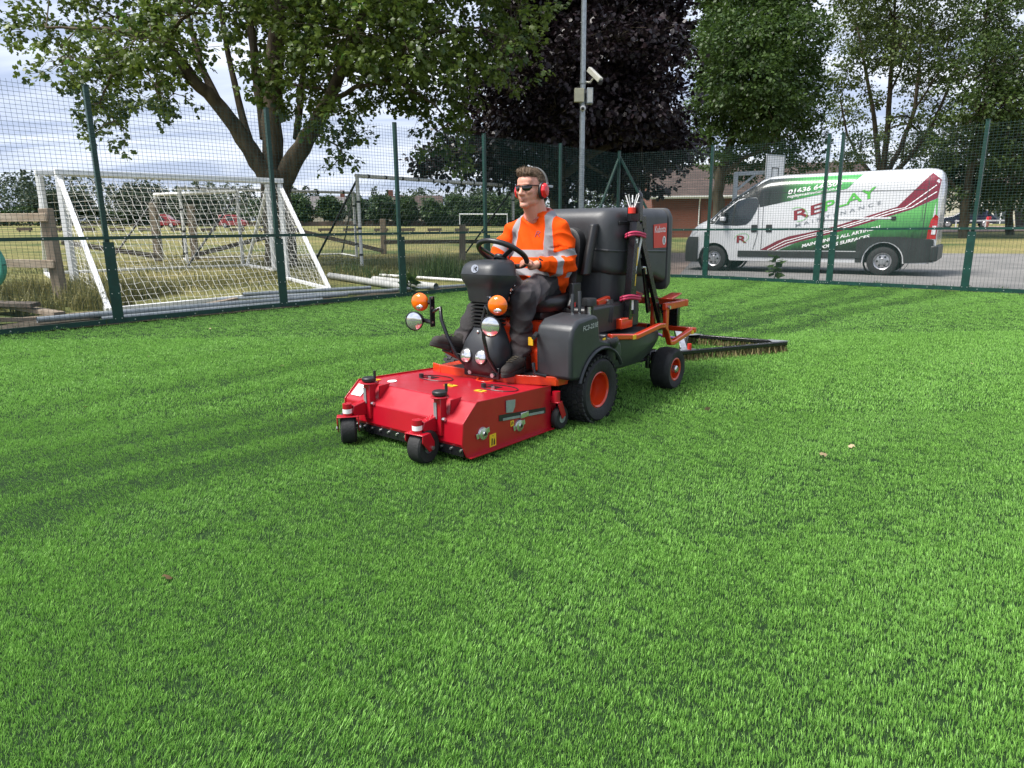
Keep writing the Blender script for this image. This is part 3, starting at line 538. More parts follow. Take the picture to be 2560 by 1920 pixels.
def goal(name, label, A, B, h, r, mat, feet=None, square=True, net=None, netmat=None, tape=None, staymat=None, ground=True, group=None):
    ox, oy = A; oz = GZ(ox, oy); root = thing(name, label, 'goal', (ox, oy, oz), group=group)
    a = Vector((0, 0, 0)); b = Vector((B[0] - ox, B[1] - oy, GZ(*B) - oz)); up = Vector((0, 0, h)); d = (b - a).normalized()
    def pole(p, q, nm, w=r, mt=mat):
        m = MB()
        if square: m.bar(p, q, w * 2, w * 1.5)
        else: m.cyl(p, q, w, n=12)
        return m.build(nm, mt, root, smooth=40, bevel=0.006 if square else 0)
    pole(a + Vector((0, 0, -.1)), a + up, 'upright'); pole(b + Vector((0, 0, -.1)), b + up, 'upright'); pole(a + up - d * r + Vector((0, 0, r * .99)), b + up + d * r + Vector((0, 0, r * .99)), 'crossbar')
    if feet:
        f = [Vector((x - ox, y - oy, GZ(x, y) - oz + 0.03)) for x, y in feet]
        pole(a + up - Vector((0, 0, .05)), f[0], 'back_stay', r * .62, staymat or mat); pole(b + up - Vector((0, 0, .05)), f[1], 'back_stay', r * .62, staymat or mat)
        if ground:
            pole(f[0], f[1], 'back_ground_bar', r * .7); pole(a + Vector((0, 0, .04)), f[0], 'side_ground_bar', r * .7); pole(b + Vector((0, 0, .04)), f[1], 'side_ground_bar', r * .7)
        if net:
            nu, nv, cr_ = net
            net_sheet(root, a + up, b + up, f[0], f[1], nu, nv, cr_, netmat, 0.10, 3, 0.05)
            net_sheet(root, a + up, a + up * .98, a + Vector((0, 0, .05)), f[0], max(6, nv // 2), nv, cr_, netmat, 0.02, 5)
            net_sheet(root, b + up * .98, b + up, f[1], b + Vector((0, 0, .05)), max(6, nv // 2), nv, cr_, netmat, 0.02, 8)
    if tape:
        m = MB()
        for k in range(tape):
            p = a + up + Vector((0, 0, r)) + (b - a) * ((k + .6) / tape); m.cyl(p - d * .035, p + d * .035, r * 1.12, n=10)
        for k in range(3):
            p = a + up * (0.12 + .3 * k); m.cyl(p, p + Vector((0, 0, .06)), r * 1.12, n=10); p = b + up * (0.2 + .3 * k); m.cyl(p, p + Vector((0, 0, .06)), r * 1.12, n=10)
        stuff(m.build('net_ties', M['black'], root, smooth=40))
    return root
goal('football_goal', 'white square-post goal with a white net closest to the green fence', (-8.2, 13.0), (-5.07, 15.69), 2.10, 0.062, M['white'], [(-6.16, 10.49), (-3.62, 13.72)], True, (34, 26, 0.0027), M['net'])
goal('football_goal', 'bare white goal frame standing just behind the netted white goal', (-9.75, 14.8), (-6.1, 17.9), 2.16, 0.062, M['white'], [(-11.0, 16.4), (-7.4, 19.5)], True, (26, 14, 0.0035), M['net'])
goal('football_goal', 'weathered round-pipe goal with black net ties and dark stays right of the maple', (-4.27, 19.91), (0.1, 25.92), 2.44, 0.052, M['dirtywhite'], [(-5.9, 20.9), (-1.75, 27.1)], False, (34, 16, 0.0035), M['greynet'], 11, M['black'], False)
goal('football_goal', 'slim white goal frame half hidden behind the maple trunk', (-9.67, 20.8), (-5.35, 24.2), 2.12, 0.045, M['dirtywhite'], [(-10.6, 22.6), (-6.3, 26.0)], False, None, None, 6, M['black'])
goal('football_goal', 'small grey-white goal frame seen through the net left of the maple', (-11.6, 23.2), (-7.74, 20.1), 2.0, 0.05, M['dirtywhite'], [(-12.6, 22.0), (-8.8, 18.9)], False, None, None, None, M['black'], False)
goal('football_goal', 'distant white goal far out on the dry playing field', (-7.5, 104.0), (-0.5, 104.0), 1.95, 0.07, M['white'], None, False)
# near timber post with two rails
w = thing('timber_fence', 'grey timber post with two pale rails at the left edge', 'fence', (-7.44, 11.39, GZ(-7.44, 11.39)))
m = MB(); m.bar((0, 0, -.1), (-0.05, 0.02, 1.52), 0.15, 0.17, up=(0, 1, 0)); m.build('post', M['wood'], w, bevel=0.01)
m = MB(); m.bar((-2.6, -.2, 1.37), (0.02, -0.10, 1.38), 0.045, 0.13); m.build('rail', M['palewood'], w, bevel=0.006)
m = MB(); m.bar((-2.6, -.2, 0.72), (0.02, -0.10, 0.64), 0.045, 0.13); m.build('rail', M['palewood'], w, bevel=0.006)
m = MB(); m.bar((-2.5, -.1, -.1), (-2.5, -.1, 1.5), 0.14, 0.15, up=(0, 1, 0)); m.build('post', M['wood'], w, bevel=0.01)
# broken post-and-rail fence beyond the goals
def old_post(x, y, h, planks, label):
    t = thing('broken_fence', label, 'fence', (x, y, GZ(x, y)))
    m = MB(); m.bar((0, 0, -.1), (0.03, 0, h), 0.2, 0.18, up=(0, 1, 0)); m.build('post', M['wood'], t, bevel=0.015)
    for (p, q) in planks:
        m = MB(); m.bar((p[0] - x, p[1] - y - .12, p[2]), (q[0] - x, q[1] - y - .12, q[2]), 0.05, 0.15); m.build('fallen_rail', M['darkwood'], t, bevel=0.01)
old_post(-10.93, 21.6, 1.75, [((-10.9, 21.6, .16), (-13.4, 21.0, .62))], 'old timber post with a fallen rail leaning left, seen through the net')
old_post(-10.24, 22.6, 1.72, [((-10.2, 22.6, .15), (-6.9, 23.3, .95))], 'old timber post with a fallen rail rising right towards the maple')
old_post(-4.84, 26.56, 1.3, [((-4.8, 26.5, .12), (-9.0, 26.6, 1.15)), ((-4.8, 26.6, .45), (2.6, 26.9, .42))], 'old timber post with one slanting and one long low rail right of the maple')
old_post(-1.6, 22.94, 1.15, [], 'lone weathered timber post behind the steering wheel')
OLDPVC = pm('grubby_white_pvc', (.26, .27, .26), .6, col2=(.46, .46, .44), scale=5)
# things lying along the fence foot
def pipe(name, label, cat, a, b, r, mat, n=12, group=None, hollow=True):
    o = Vector((a[0], a[1], GZ(*a[:2]) + a[2])); e = Vector((b[0], b[1], GZ(*b[:2]) + b[2])) - o; d = e.normalized()
    m = MB(); m.tube([(0, 0, 0), e * .33 + Vector((0, 0, .004)), e * .67, e], r, n, not hollow)
    if hollow: m.tube([e, (0, 0, 0)], r * .85, n, False)
    ob = m.build(name, mat, None, smooth=40); ob.location = o; tag(ob, label, cat, group); return ob
pipe('goal_post', 'fat white plastic post lying in the weeds, left of two', 'post', (-4.2, 16.02, .08), (-2.1, 13.75, .08), 0.072, OLDPVC)
pipe('goal_post', 'fat white plastic post lying in the weeds with an open end, right of two', 'post', (-3.04, 15.3, .08), (-1.52, 13.95, .08), 0.072, OLDPVC)
pipe('metal_pole', 'thin white pole lying behind the weeds beside the dashboard', 'pole', (-3.17, 16.65, .05), (-0.9, 15.5, .05), 0.035, M['dirtywhite'])
pipe('metal_pole', 'long grey pole lying along the fence foot, left end by the pallets', 'pole', (-6.25, 9.0, .10), (-3.0, 12.55, .07), 0.042, M['galv'])
pipe('metal_pole', 'long grey pole lying along the fence foot, passing the second post', 'pole', (-4.95, 11.55, .06), (-2.2, 13.35, .06), 0.040, M['galv'])
pipe('metal_pole', 'grey pole lying on the pile right of the second fence post', 'pole', (-4.6, 11.8, .13), (-2.7, 13.25, .12), 0.034, M['galv'])
pipe('metal_pole', 'grey pole lying lowest against the bottom rail of the fence', 'pole', (-5.7, 9.5, .04), (-3.3, 12.0, .03), 0.038, M['galv'])
pipe('metal_pole', 'short grey pole end poking out beside the white plastic posts', 'pole', (-2.4, 13.4, .05), (-0.7, 14.75, .05), 0.032, M['galv'])
for i, (x, y, l, rz, z, lb) in enumerate([(-6.75, 9.3, 1.5, 40, .05, 'weathered plank lying flat by the fence at the left edge'), (-6.95, 9.85, 1.7, -30, .12, 'pale plank slanting down across the timber heap'), (-7.3, 9.9, 1.4, -24, .18, 'dark plank on top of the timber heap'), (-6.35, 9.55, 1.1, 8, .06, 'short plank half buried under the weeds'), (-4.7, 11.15, .5, 42, .08, 'short timber offcut by the second fence post')]):
    m = MB(); m.box((0, 0, 0), (l, 0.15, 0.06)); o = m.build('timber_plank', M['wood'] if i != 2 else M['darkwood'], bevel=0.006); o.location = (x, y, GZ(x, y) + z); o.rotation_euler = (R(6 * (i % 3 - 1)), R(5 - 3 * i), R(rz)); tag(o, lb, 'plank')
m = MB(); m.tube([(0.0 + .36 * math.cos(k * math.pi / 12), 0, .36 * math.sin(k * math.pi / 12)) for k in range(25)], 0.055, 10, False)
o = m.build('plastic_hoop', pm('green_plastic', (0.06, 0.30, 0.22), 0.4), smooth=60, fix=False); o.location = (-8.36, 10.95, 0.74); tag(o, 'green plastic hoop leaning at the left edge', 'hoop')
# dark soil strip and weeds
M['soil'] = pm('dark_soil', (0.035, 0.028, 0.02), 0.95, col2=(0.10, 0.085, 0.065), scale=14, bump=0.8, bscale=40, spec=0.1)
m = MB(); vs = []; fs = []
for i in range(41):
    t = i / 40; p = np.array([-7.2, 7.3]) * (1 - t) + np.array([-0.2, 14.7]) * t; wv = 1.25 + .25 * math.sin(i * .9) - .7 * t
    for k, q in enumerate((0.02, .35, .75, 1.0)):
        x = p[0] - .724 * wv * q; y = p[1] + .69 * wv * q; vs.append((x, y, GZ(x, y) + 0.012 + 0.03 * math.sin(q * 3.1) + random.uniform(-.006, .008) * (0 if k == 3 else 1) - (0.014 if k == 3 else 0)))
for i in range(40):
    for k in range(3): fs.append((i * 4 + k, i * 4 + k + 1, i * 4 + k + 5, i * 4 + k + 4))
m.add(vs, fs); structure(m.build('soil_strip', M['soil'], smooth=60))
M['weed'] = leaf_mat('weed_leaf', (0.026, 0.048, 0.012), (0.12, 0.15, 0.042), 0.3, 0.55, (0.30, 0.27, 0.10))
M['weedg'] = leaf_mat('green_weed_leaf', (0.022, 0.045, 0.012), (0.10, 0.16, 0.04), 0.3, 0.5)
def weeds(name, label, spots, mat, seed, blade=0.3, per=60, cat='weeds'):
    r = np.random.default_rng(seed); V = []; F = []; T = []
    for (x, y, rad, h, n) in spots:
        for _ in range(n):
            a = r.uniform(0, 6.28); q = rad * math.sqrt(r.random()); bx, by = x + q * math.cos(a), y + q * math.sin(a)
            if out_left(bx, by) < 0.06 and out_right(bx, by) < 0.06: continue
            bz = GZ(bx, by); hh = h * r.uniform(.35, 1.1) * (1 - .5 * (q / rad) ** 2); az = r.uniform(0, 6.28); ln = r.uniform(.1, .6) * hh; w = r.uniform(.003, .008); d = np.array([math.cos(az), math.sin(az)]); o = len(V)
            for k, s in enumerate((0, .5, 1)):
                c = np.array([bx + d[0] * ln * s * s, by + d[1] * ln * s * s, bz + hh * (s - .12 * s * s)]); ww = w * (1, .9, .15)[k]
                V += [c + (-d[1] * ww, d[0] * ww, 0), c - (-d[1] * ww, d[0] * ww, 0)]
            tv = float(np.clip(r.normal(.5, .22), 0, 1)); F += [(o, o + 1, o + 3, o + 2), (o + 2, o + 3, o + 5, o + 4)]; T += [tv, tv]
            if r.random() < .45:   # side leaf
                s = r.uniform(.4, .95); c = np.array([bx + d[0] * ln * s * s, by + d[1] * ln * s * s, bz + hh * s * .9]); e = r.normal(0, 1, 3); e[2] *= .4; e /= np.linalg.norm(e); f = np.cross(e, (0, 0, 1)); f /= np.linalg.norm(f) + 1e-6; L = r.uniform(.02, .055); o = len(V)
                V += [c, c + e * L * .5 + f * L * .3, c + e * L, c + e * L * .5 - f * L * .3]; F.append((o, o + 1, o + 2, o + 3)); T.append(min(1, tv + .1))
    me = np_mesh(name, V, F, 4); set_tone(me, T); ob = obj(name, me, mat, smooth=0); ob['label'] = label; ob['category'] = cat; return stuff(ob)
S = []
for i in range(26): S.append((-8.9 + random.uniform(0, 2.5), 10.1 + random.uniform(-.4, 2.7), .38, .5, 330))
weeds('weed_patch', 'tangled yellow-green weeds by the timber post', S, M['weed'], 5)
S = [(-1.75, 16.5, .45, .95, 420), (-1.3, 16.3, .4, .7, 300), (-2.2, 16.4, .5, .5, 200), (-.9, 16.4, .4, .45, 160), (-4.0, 17.6, .6, .45, 200), (-3.3, 16.6, .6, .35, 200)]
weeds('weed_patch', 'tall green weeds growing behind the white plastic posts', S, M['weedg'], 6)
S = [(-7.0 + 3.4 * i / 30 + random.uniform(-.3, .3) - .6, 13.2 + 3.9 * i / 30 + random.uniform(-1.6, 1.6), .8, .16, 150) for i in range(60)] + [(-9 + random.uniform(-3, 8), 19 + random.uniform(-3, 6), 1.2, .16, 150) for i in range(50)]
weeds('rough_grass', 'short rough grass around the goals', S, M['weed'], 7, cat='grass')
S = []
for i in range(34):
    t = random.random(); S.append((LP[0][0] * (1 - t) + LP[5][0] * t - .12, LP[0][1] * (1 - t) + LP[5][1] * t + .12, .12, .13, 16))
for i in range(26):
    t = random.random(); S.append((RP[1][0] * (1 - t) + RP[5][0] * t + .13, RP[1][1] * (1 - t) + RP[5][1] * t + .13, .14, .14, 22))
weeds('fence_foot_weeds', 'small weeds along the foot of the green fences', S, M['weedg'], 8)
# a few dead leaves blown onto the turf
rl_ = np.random.default_rng(31); n_ = 26; lx = rl_.uniform(-4, 5, n_); ly = rl_.uniform(2.0, 9.0, n_)
me = leaves_mesh('leaf_litter', np.stack([lx, ly, np.full(n_, .024)], -1), rl_.normal(0, 1, (n_, 3)) * (1.5, 1.5, .1) + (0, 0, .35), .035, MAPLE, MAPLE_F, rl_, rl_.random(n_))
o = obj('leaf_litter', me, leaf_mat('dead_leaf', (.12, .07, .03), (.45, .36, .22), .2, .7), smooth=0); o['label'] = 'a few small dead leaves scattered on the turf'; o['category'] = 'leaf litter'; stuff(o)
# leafy weed in front of the van
def leafy(name, label, x, y, h, seed):
    r = np.random.default_rng(seed); t = thing(name, label, 'plant', (x, y, 0)); m = MB(); m.tube([(0, 0, 0), (.02, 0, h * .5), (0, .02, h)], [.012, .009, .004], 6); m.build('stem', M['leaf_lime'], t)
    pos = []; out = []
    for k in range(26):
        z = h * (.12 + .88 * k / 26); a = k * 2.4; pos.append((.01 * math.cos(a), .01 * math.sin(a), z)); out.append((math.cos(a), math.sin(a), .5))
    me = leaves_mesh('leaves', np.array(pos), np.array(out) * 1.5, .22, OVAL, OVAL_F, r, np.clip(r.normal(.6, .15, 26), 0, 1)); obj('leaves', me, M['leaf_lime'], t, smooth=0)
leafy('broadleaf_weed', 'leafy green weed growing at the fence in front of the van', 6.0, 15.75, .55, 3)
leafy('broadleaf_weed', 'small leafy weed right of the first plastic post end', -1.95, 13.2, .35, 4)
ORD = ['first', 'second', 'third', 'fourth', 'fifth', 'sixth', 'seventh', 'eighth', 'ninth', 'tenth', 'eleventh', 'twelfth', 'thirteenth', 'fourteenth', 'fifteenth', 'sixteenth']
# ------------------------------------------------------------------ car park, lamp, hoop, buildings, far background
M['asphalt'] = pm('worn_asphalt', (0.15, 0.145, 0.14), 0.9, col2=(0.235, 0.225, 0.215), scale=0.9, bump=0.4, bscale=120, spec=0.2, detail=9)
M['paving'] = pm('reddish_paving', (0.20, 0.145, 0.12), 0.9, col2=(0.31, 0.235, 0.19), scale=1.2, bump=0.4, bscale=60, spec=0.2, detail=9)
def sheet(name, poly, mat, dz):
    """flat-lying sheet that follows the ground, cut into strips"""
    bm = bmesh.new(); f = bm.faces.new([bm.verts.new((x, y, 0)) for x, y in poly])
    xs = [p[0] for p in poly]; ys = [p[1] for p in poly]
    for k in np.arange(math.floor(min(xs)), max(xs), 1.5): bmesh.ops.bisect_plane(bm, geom=bm.verts[:] + bm.edges[:] + bm.faces[:], plane_co=(k, 0, 0), plane_no=(1, 0, 0))
    for k in np.arange(math.floor(min(ys)), max(ys), 1.5): bmesh.ops.bisect_plane(bm, geom=bm.verts[:] + bm.edges[:] + bm.faces[:], plane_co=(0, k, 0), plane_no=(0, 1, 0))
    for v in bm.verts: v.co.z = max(0, GZ(v.co.x, v.co.y)) + dz
    me = bpy.data.meshes.new(name); bm.to_mesh(me); bm.free(); return structure(obj(name, me, mat, smooth=0))
sheet('car_park', [(4.2, 17.4), (12.3, 9.6), (30, 11), (34, 18.5), (19.0, 25.4), (10.5, 30.5), (8.4, 31.2)], M['asphalt'], 0.02)
sheet('red_path', [(3.0, 18.1), (4.2, 17.4), (6.9, 24.7), (8.4, 31.2), (6.0, 31.5)], M['paving'], 0.016)
sheet('far_pavement', [(17, 52), (60, 42), (60, 56), (20, 66)], M['paving'], 0.05)
# lamp column
L = thing('lamp_column', 'tall galvanised lamp column carrying cameras and a cable box', 'lamp post', (1.84, 18.4, 0))
m = MB(); m.tube([(0, 0, -.1), (0, 0, 1.6), (0, 0, 8.4)], [.085, .07, .062], 16); m.build('column', M['galv'], L)
m = MB(); m.tube([(0, 0, 8.4), (0, -.1, 8.7), (.0, -.7, 8.85)], [.04, .035, .03], 10); br = m.build('bracket_arm', M['galv'], L)
m = MB(); m.box((0, -1.0, 8.86), (.3, .62, .12)); m.build('lantern', M['galv'], br, bevel=.03)
cream = pm('cream_plastic', (0.42, 0.40, 0.29), 0.5); ivory = pm('ivory_camera_shell', (0.62, 0.60, 0.52), 0.4)
m = MB(); m.box((-.10, -.10, 4.45), (.24, .14, .32)); m.build('cable_box', cream, L, bevel=.008)
m = MB(); m.box((.17, -.02, 4.44), (.15, .24, .37)); fl_ = m.build('floodlight', M['galv'], L, bevel=.01)
m = MB(); m.box((.17, -.145, 4.44), (.12, .012, .31)); m.build('lens', pm('frosted_lens', (.5, .5, .47), .25), fl_)
m = MB(); m.bar((.14, -.08, 5.06), (.40, -.36, 4.74), .12, .13); cm_ = m.build('camera_housing', ivory, L, bevel=.02)
m = MB(); m.bar((.38, -.335, 4.715), (.405, -.37, 4.68), .09, .10); m.build('camera_lens', M['black'], cm_)
m = MB(); m.tube([(.04, 0, 4.78), (.18, -.06, 4.76), (.24, -.16, 4.84)], .022, 8); m.build('camera_bracket', ivory, L)
m = MB(); m.cyl((0, 0, 4.74), (0, 0, 4.80), .085, n=14); m.cyl((0, 0, 4.28), (0, 0, 4.31), .082, n=14); m.build('clamp_bands', M['galv'], L)
m = MB(); m.ell((.0, -.12, 4.14), (.075, .075, .07)); dm = m.build('dome_camera', pm('pale_grey_shell', (.5, .5, .5), .35), L)
m = MB(); m.ell((-.01, -.17, 4.13), (.04, .04, .04)); m.build('dome_lens', M['black'], dm)
# basketball hoop
bx, by = 9.55, 30.2
Hh = thing('basketball_hoop', 'grey steel basketball hoop with a white backboard behind the van', 'basketball hoop', (bx, by, GZ(bx, by)))
m = MB(); m.bar((0, 0, -.1), (0, 0, 3.35), .16, .16, up=(1, 0, 0)); m.build('post', M['galv'], Hh, bevel=.01)
m = MB(); m.bar((-.08, 0, 3.3), (1.35, -.3, 3.34), .14, .15); m.bar((.03, 0, 2.62), (.75, -.16, 3.26), .09, .10); m.build('arm', M['galv'], Hh, bevel=.008)
rz_ = R(32)
def bb(u, v, dpt): return (1.5 + u * math.cos(rz_) + dpt * math.sin(rz_), -.33 + u * math.sin(rz_) - dpt * math.cos(rz_), v)
m = MB(); m.box(bb(0, 3.5, 0), (1.15, .05, 1.05), (R(0), 0, rz_)); bd = m.build('backboard', M['white'], Hh, bevel=.006)
m = MB()
for s in (-1, 1): m.box(bb(.56 * s, 3.5, .03), (.05, .012, 1.05), (0, 0, rz_)); m.box(bb(0, 3.5 + .51 * s, .034), (1.15, .012, .05), (0, 0, rz_))
m.build('board_edging', M['galv'], bd)
m = MB()
for s in (-1, 1): m.box(bb(.2 * s, 3.32, .03), (.035, .012, .38), (0, 0, rz_))
m.box(bb(0, 3.51, .034), (.43, .012, .035), (0, 0, rz_)); m.build('target_square', M['black'], bd)
m = MB(); c0 = Vector(bb(0, 3.05, .38)); m.tube([c0 + Vector((.225 * math.cos(k * math.pi / 10), .225 * math.sin(k * math.pi / 10), 0)) for k in range(21)], .012, 8, False); m.bar(bb(0, 3.04, .02), bb(0, 3.04, .18), .12, .05); m.build('rim', M['black'], Hh, smooth=60, fix=False)
m = MB(); m.bar(bb(-.2, 2.9, -.06), bb(.5, 2.9, -.06), .25, .22); m.build('mount', M['galv'], Hh)
# materials for buildings
def brick_mat(name, c1, c2, mortar, scale=1.0):
    m = bpy.data.materials.new(name); m.use_nodes = True; t = m.node_tree; b = t.nodes['Principled BSDF']; co = N(t, 'ShaderNodeTexCoord').outputs['Object']
    sp = N(t, 'ShaderNodeSeparateXYZ'); link(t, co, sp.inputs[0]); cb = N(t, 'ShaderNodeCombineXYZ'); link(t, mth(t, 'ADD', sp.outputs[0], sp.outputs[1]), cb.inputs[0]); link(t, sp.outputs[2], cb.inputs[1])
    br = N(t, 'ShaderNodeTexBrick'); br.inputs['Color1'].default_value = (*c1, 1); br.inputs['Color2'].default_value = (*c2, 1); br.inputs['Mortar'].default_value = (*mortar, 1)
    br.inputs['Scale'].default_value = 1.0; br.inputs['Brick Width'].default_value = .225 * scale; br.inputs['Row Height'].default_value = .075 * scale; br.inputs['Mortar Size'].default_value = .007 * scale
    link(t, cb.outputs[0], br.inputs['Vector']); nz = N(t, 'ShaderNodeTexNoise'); nz.inputs['Scale'].default_value = .8; nz.inputs['Detail'].default_value = 6; link(t, co, nz.inputs['Vector'])
    r2 = N(t, 'ShaderNodeValToRGB'); r2.color_ramp.elements[0].color = (.72, .72, .72, 1); r2.color_ramp.elements[1].color = (1.15, 1.15, 1.15, 1); link(t, nz.outputs['Fac'], r2.inputs[0])
    mu = N(t, 'ShaderNodeMix', data_type='RGBA', blend_type='MULTIPLY'); mu.inputs['Factor'].default_value = 1; link(t, br.outputs[0], mu.inputs['A']); link(t, r2.outputs[0], mu.inputs['B']); link(t, mu.outputs['Result'], b.inputs['Base Color'])
    b.inputs['Roughness'].default_value = .9; return m
M['brick'] = brick_mat('red_brick', (.19, .045, .024), (.145, .036, .02), (.19, .13, .10))
M['tile'] = brick_mat('brown_roof_tile', (.055, .037, .031), (.085, .057, .048), (.03, .022, .02), 3.2)
M['render'] = pm('cream_render', (.55, .50, .42), .9, var=.1, scale=.8)
M['glass'] = pm('window_glass', (.04, .05, .06), .08, var=.3, scale=.6, spec=.8)
M['cladding'] = pm('cream_cladding', (.56, .53, .44), .7, var=.08)
def house(name, label, x, y, rz, w, d, h, rise, wall, roof, wins=(), chimney=None, overhang=.3, door=None, cat='house', group=None, base=None):
    """gabled block: local x along the eaves, front at y = 0; windows (x, z, w, h)"""
    t = thing(name, label, cat, (x, y, GZ(x, y) if base is None else base), rz, group)
    m = MB(); m.box((w / 2, d / 2, h / 2 - .2), (w, d, h + .4)); m.prism([(0.002, h), (d - .002, h), (d / 2, h + rise)], 0.001, w - .001, 'yz'); m.build('wall', wall, t, smooth=0)
    m = MB(); o = overhang; k = rise / (d / 2); th = .16
    for s in (0, 1):
        P = [(-o, h - o * k), (d / 2, h + rise), (d / 2, h + rise + th), (-o, h - o * k + th)]
        if s: P = [(d - p[0], p[1]) for p in P]
        m.prism(P, -o, w + o, 'yz')
    rf = m.build('roof', roof, t, smooth=0)
    m = MB(); m.box((w / 2, -o - .03, h - o * k + .02), (w + 2 * o, .05, .2)); m.box((w / 2, -o - .10, h - o * k + .08), (w + 2 * o, .1, .1)); m.build('fascia', M['white'], rf, smooth=0)
    for (wx, wz, ww, wh) in wins:
        m = MB(); m.box((wx, .0, wz), (ww, .12, wh)); wn = m.build('window', M['white'], t, smooth=0)
        for s in (-.25, .25): mm = MB(); mm.box((wx + s * ww, -.06, wz), (ww * .42, .03, wh * .84)); mm.build('pane', M['glass'], wn, smooth=0)
    if door: m = MB(); m.box((door, -.01, 1.0), (.95, .1, 2.05)); m.build('door', pm('door_paint', (.12, .05, .04), .4), t, smooth=0)
    if chimney: m = MB(); m.box((chimney, d / 2, h + rise + .5), (.9, .6, 1.6)); m.build('chimney', M['brick'], rf, smooth=0)
    return t
hb = house('brick_building', 'red brick single-storey building with a brown tiled roof behind the van', 10.4, 52.0, R(-6), 16, 9, 2.95, 2.35, M['brick'], M['tile'], cat='building', base=.45)
m = MB(); m.tube([(3.4, -.35, 2.75), (3.4, -.12, 2.5), (3.4, -.07, 2.2), (3.4, -.07, 0)], .05, 8); m.build('downpipe', M['white'], hb)
M['graff'] = pm('pale_paint_mark', (.42, .33, .30), .9)
m = MB()
for k in range(11):
    a_ = k * 2.399; m.tube([(5.0, -.012, 1.55), (5.0 + .35 * math.cos(a_), -.014, 1.55 + .3 * math.sin(a_)), (5.0 + .62 * math.cos(a_ + .5), -.012, 1.55 + .5 * math.sin(a_ + .4))], .022, 4)
m.build('paint_mark', M['graff'], hb)
house('cream_building', 'long cream clad building behind the trees above the van roof', 36, 78, R(-16), 40, 12, 5.2, 1.3, M['cladding'], pm('pale_sheet_roof', (.45, .43, .37), .7), [(4 + 5 * i, 2.2, 2.4, 1.3) for i in range(7)], cat='building', base=.6)
t = house('clad_building', 'white clad building with a brick bay behind the parked blue car', 47.5, 70, R(-30), 9, 8, 3.4, 1.6, M['cladding'], M['tile'], [(1.0, 1.2, 1.3, 2.2)], cat='building', base=.6)
m = MB(); m.box((6.2, -.9, 1.1), (3.2, 1.8, 2.9)); m.build('brick_bay', M['brick'], t, smooth=0)
for k in range(7): m = MB(); m.box((2.5 + .28 * k, -.7, 1.75 - .22 * k), (.32, 1.1, .05)); m.build('stair_tread', M['darkwood'], t, smooth=0)
m = MB(); m.bar((2.3, -1.25, 1.9), (4.5, -1.25, .3), .06, .28); m.build('stair_stringer', M['darkwood'], t, smooth=0)
# vehicles far off
M['pane'] = pm('car_glass', (.02, .025, .03), .06, spec=.8)
M['hubcap'] = pm('alloy', (.5, .5, .52), .3, .8)
def car(name, label, x, y, rz, paint, L=4.2, W=1.75, Hh=1.45, boxy=False):
    t = thing(name, label, 'car', (x, y, GZ(x, y) + .02), rz)
    prof = [(-L / 2, .35), (-L / 2 + .02, .75), (-L / 2 + .25, .95), (-L / 2 + (.25 if boxy else .75), Hh - .06), (-L / 2 + 1.2, Hh), (L / 2 - 1.9, Hh), (L / 2 - 1.15, .98), (L / 2 - .2, .8), (L / 2, .55), (L / 2 - .03, .3)]
    prof = prof if not boxy else [(-L / 2, .35), (-L / 2 + .02, Hh - .1), (-L / 2 + .2, Hh), (L / 2 - 1.3, Hh), (L / 2 - .75, 1.1), (L / 2 - .1, .95), (L / 2, .5), (L / 2 - .03, .3)]
    m = MB(); m.prism(prof, -W / 2, W / 2); m.build('body', paint, t, bevel=.07, seg=3)
    z0 = .95; hi = Hh - .12
    for s in (-1, 1):
        m = MB(); q = [(-L / 2 + .95, z0), (-L / 2 + 1.1, hi), (L / 2 - 2.0, hi), (L / 2 - 1.4, z0)]; m.prism(q, s * (W / 2 + .004), s * (W / 2 - .05)); m.build('side_window', M['pane'], t, smooth=0)
        for xx in (-L / 2 + .8, L / 2 - .85):
            m = MB(); m.lathe([(.02, 0), (.26, 0), (.31, .03), (.31, .17), (.2, .18)], (xx, s * (W / 2 - .16), .31), (0, s, 0), 20); wv = m.build('wheel', M['rubber'], t, smooth=40)
            m = MB(); m.lathe([(.0, .175), (.17, .185), (.19, .17)], (xx, s * (W / 2 - .16), .31), (0, s, 0), 16); m.build('hubcap', M['hubcap'], wv, smooth=40)
    m = MB(); m.bar((L / 2 - 1.2, 0, .99), (L / 2 - 1.86, 0, hi + .05), W * .86, .02); m.build('windscreen', M['pane'], t, smooth=0)
    return t
car('parked_car', 'dark blue hatchback parked beyond the white rail at far right', 37.8, 58.5, R(152), pm('navy_paint', (.008, .012, .03), .2, coat=.8))
car('parked_car', 'black and yellow van at the right edge behind the slender tree', 46.2, 58.0, R(165), pm('black_yellow_paint', (.02, .02, .018), .3, coat=.5), 4.4, 1.8, 1.9, True)
red = pm('red_car_paint', (.32, .02, .025), .3, coat=.6)
car('parked_car', 'red van seen through the net, left of the two red vehicles', -47.0, 96, R(10), red, 3.4, 1.7, 1.75, True)
car('parked_car', 'red van seen through the net, right of the two red vehicles', -38.5, 98, R(8), red, 3.6, 1.7, 1.75, True)
rl = thing('white_rail', 'low white rail fence in front of the parked blue car', 'rail', (34.6, 54.6, GZ(34.6, 54.6)), R(-28))
for k in range(5): m = MB(); m.bar((k * 1.9, 0, -.1), (k * 1.9, 0, .75), .09, .09, up=(1, 0, 0)); m.build('post', M['white'], rl, smooth=0)
m = MB(); m.bar((-.1, -.06, .68), (7.7, -.06, .68), .04, .1); m.build('rail', M['white'], rl, smooth=0)
bn = thing('wheeled_bin', 'large black wheeled bin between the two trees at far right', 'bin', (38.2, 51.5, GZ(38.2, 51.5)), R(-35))
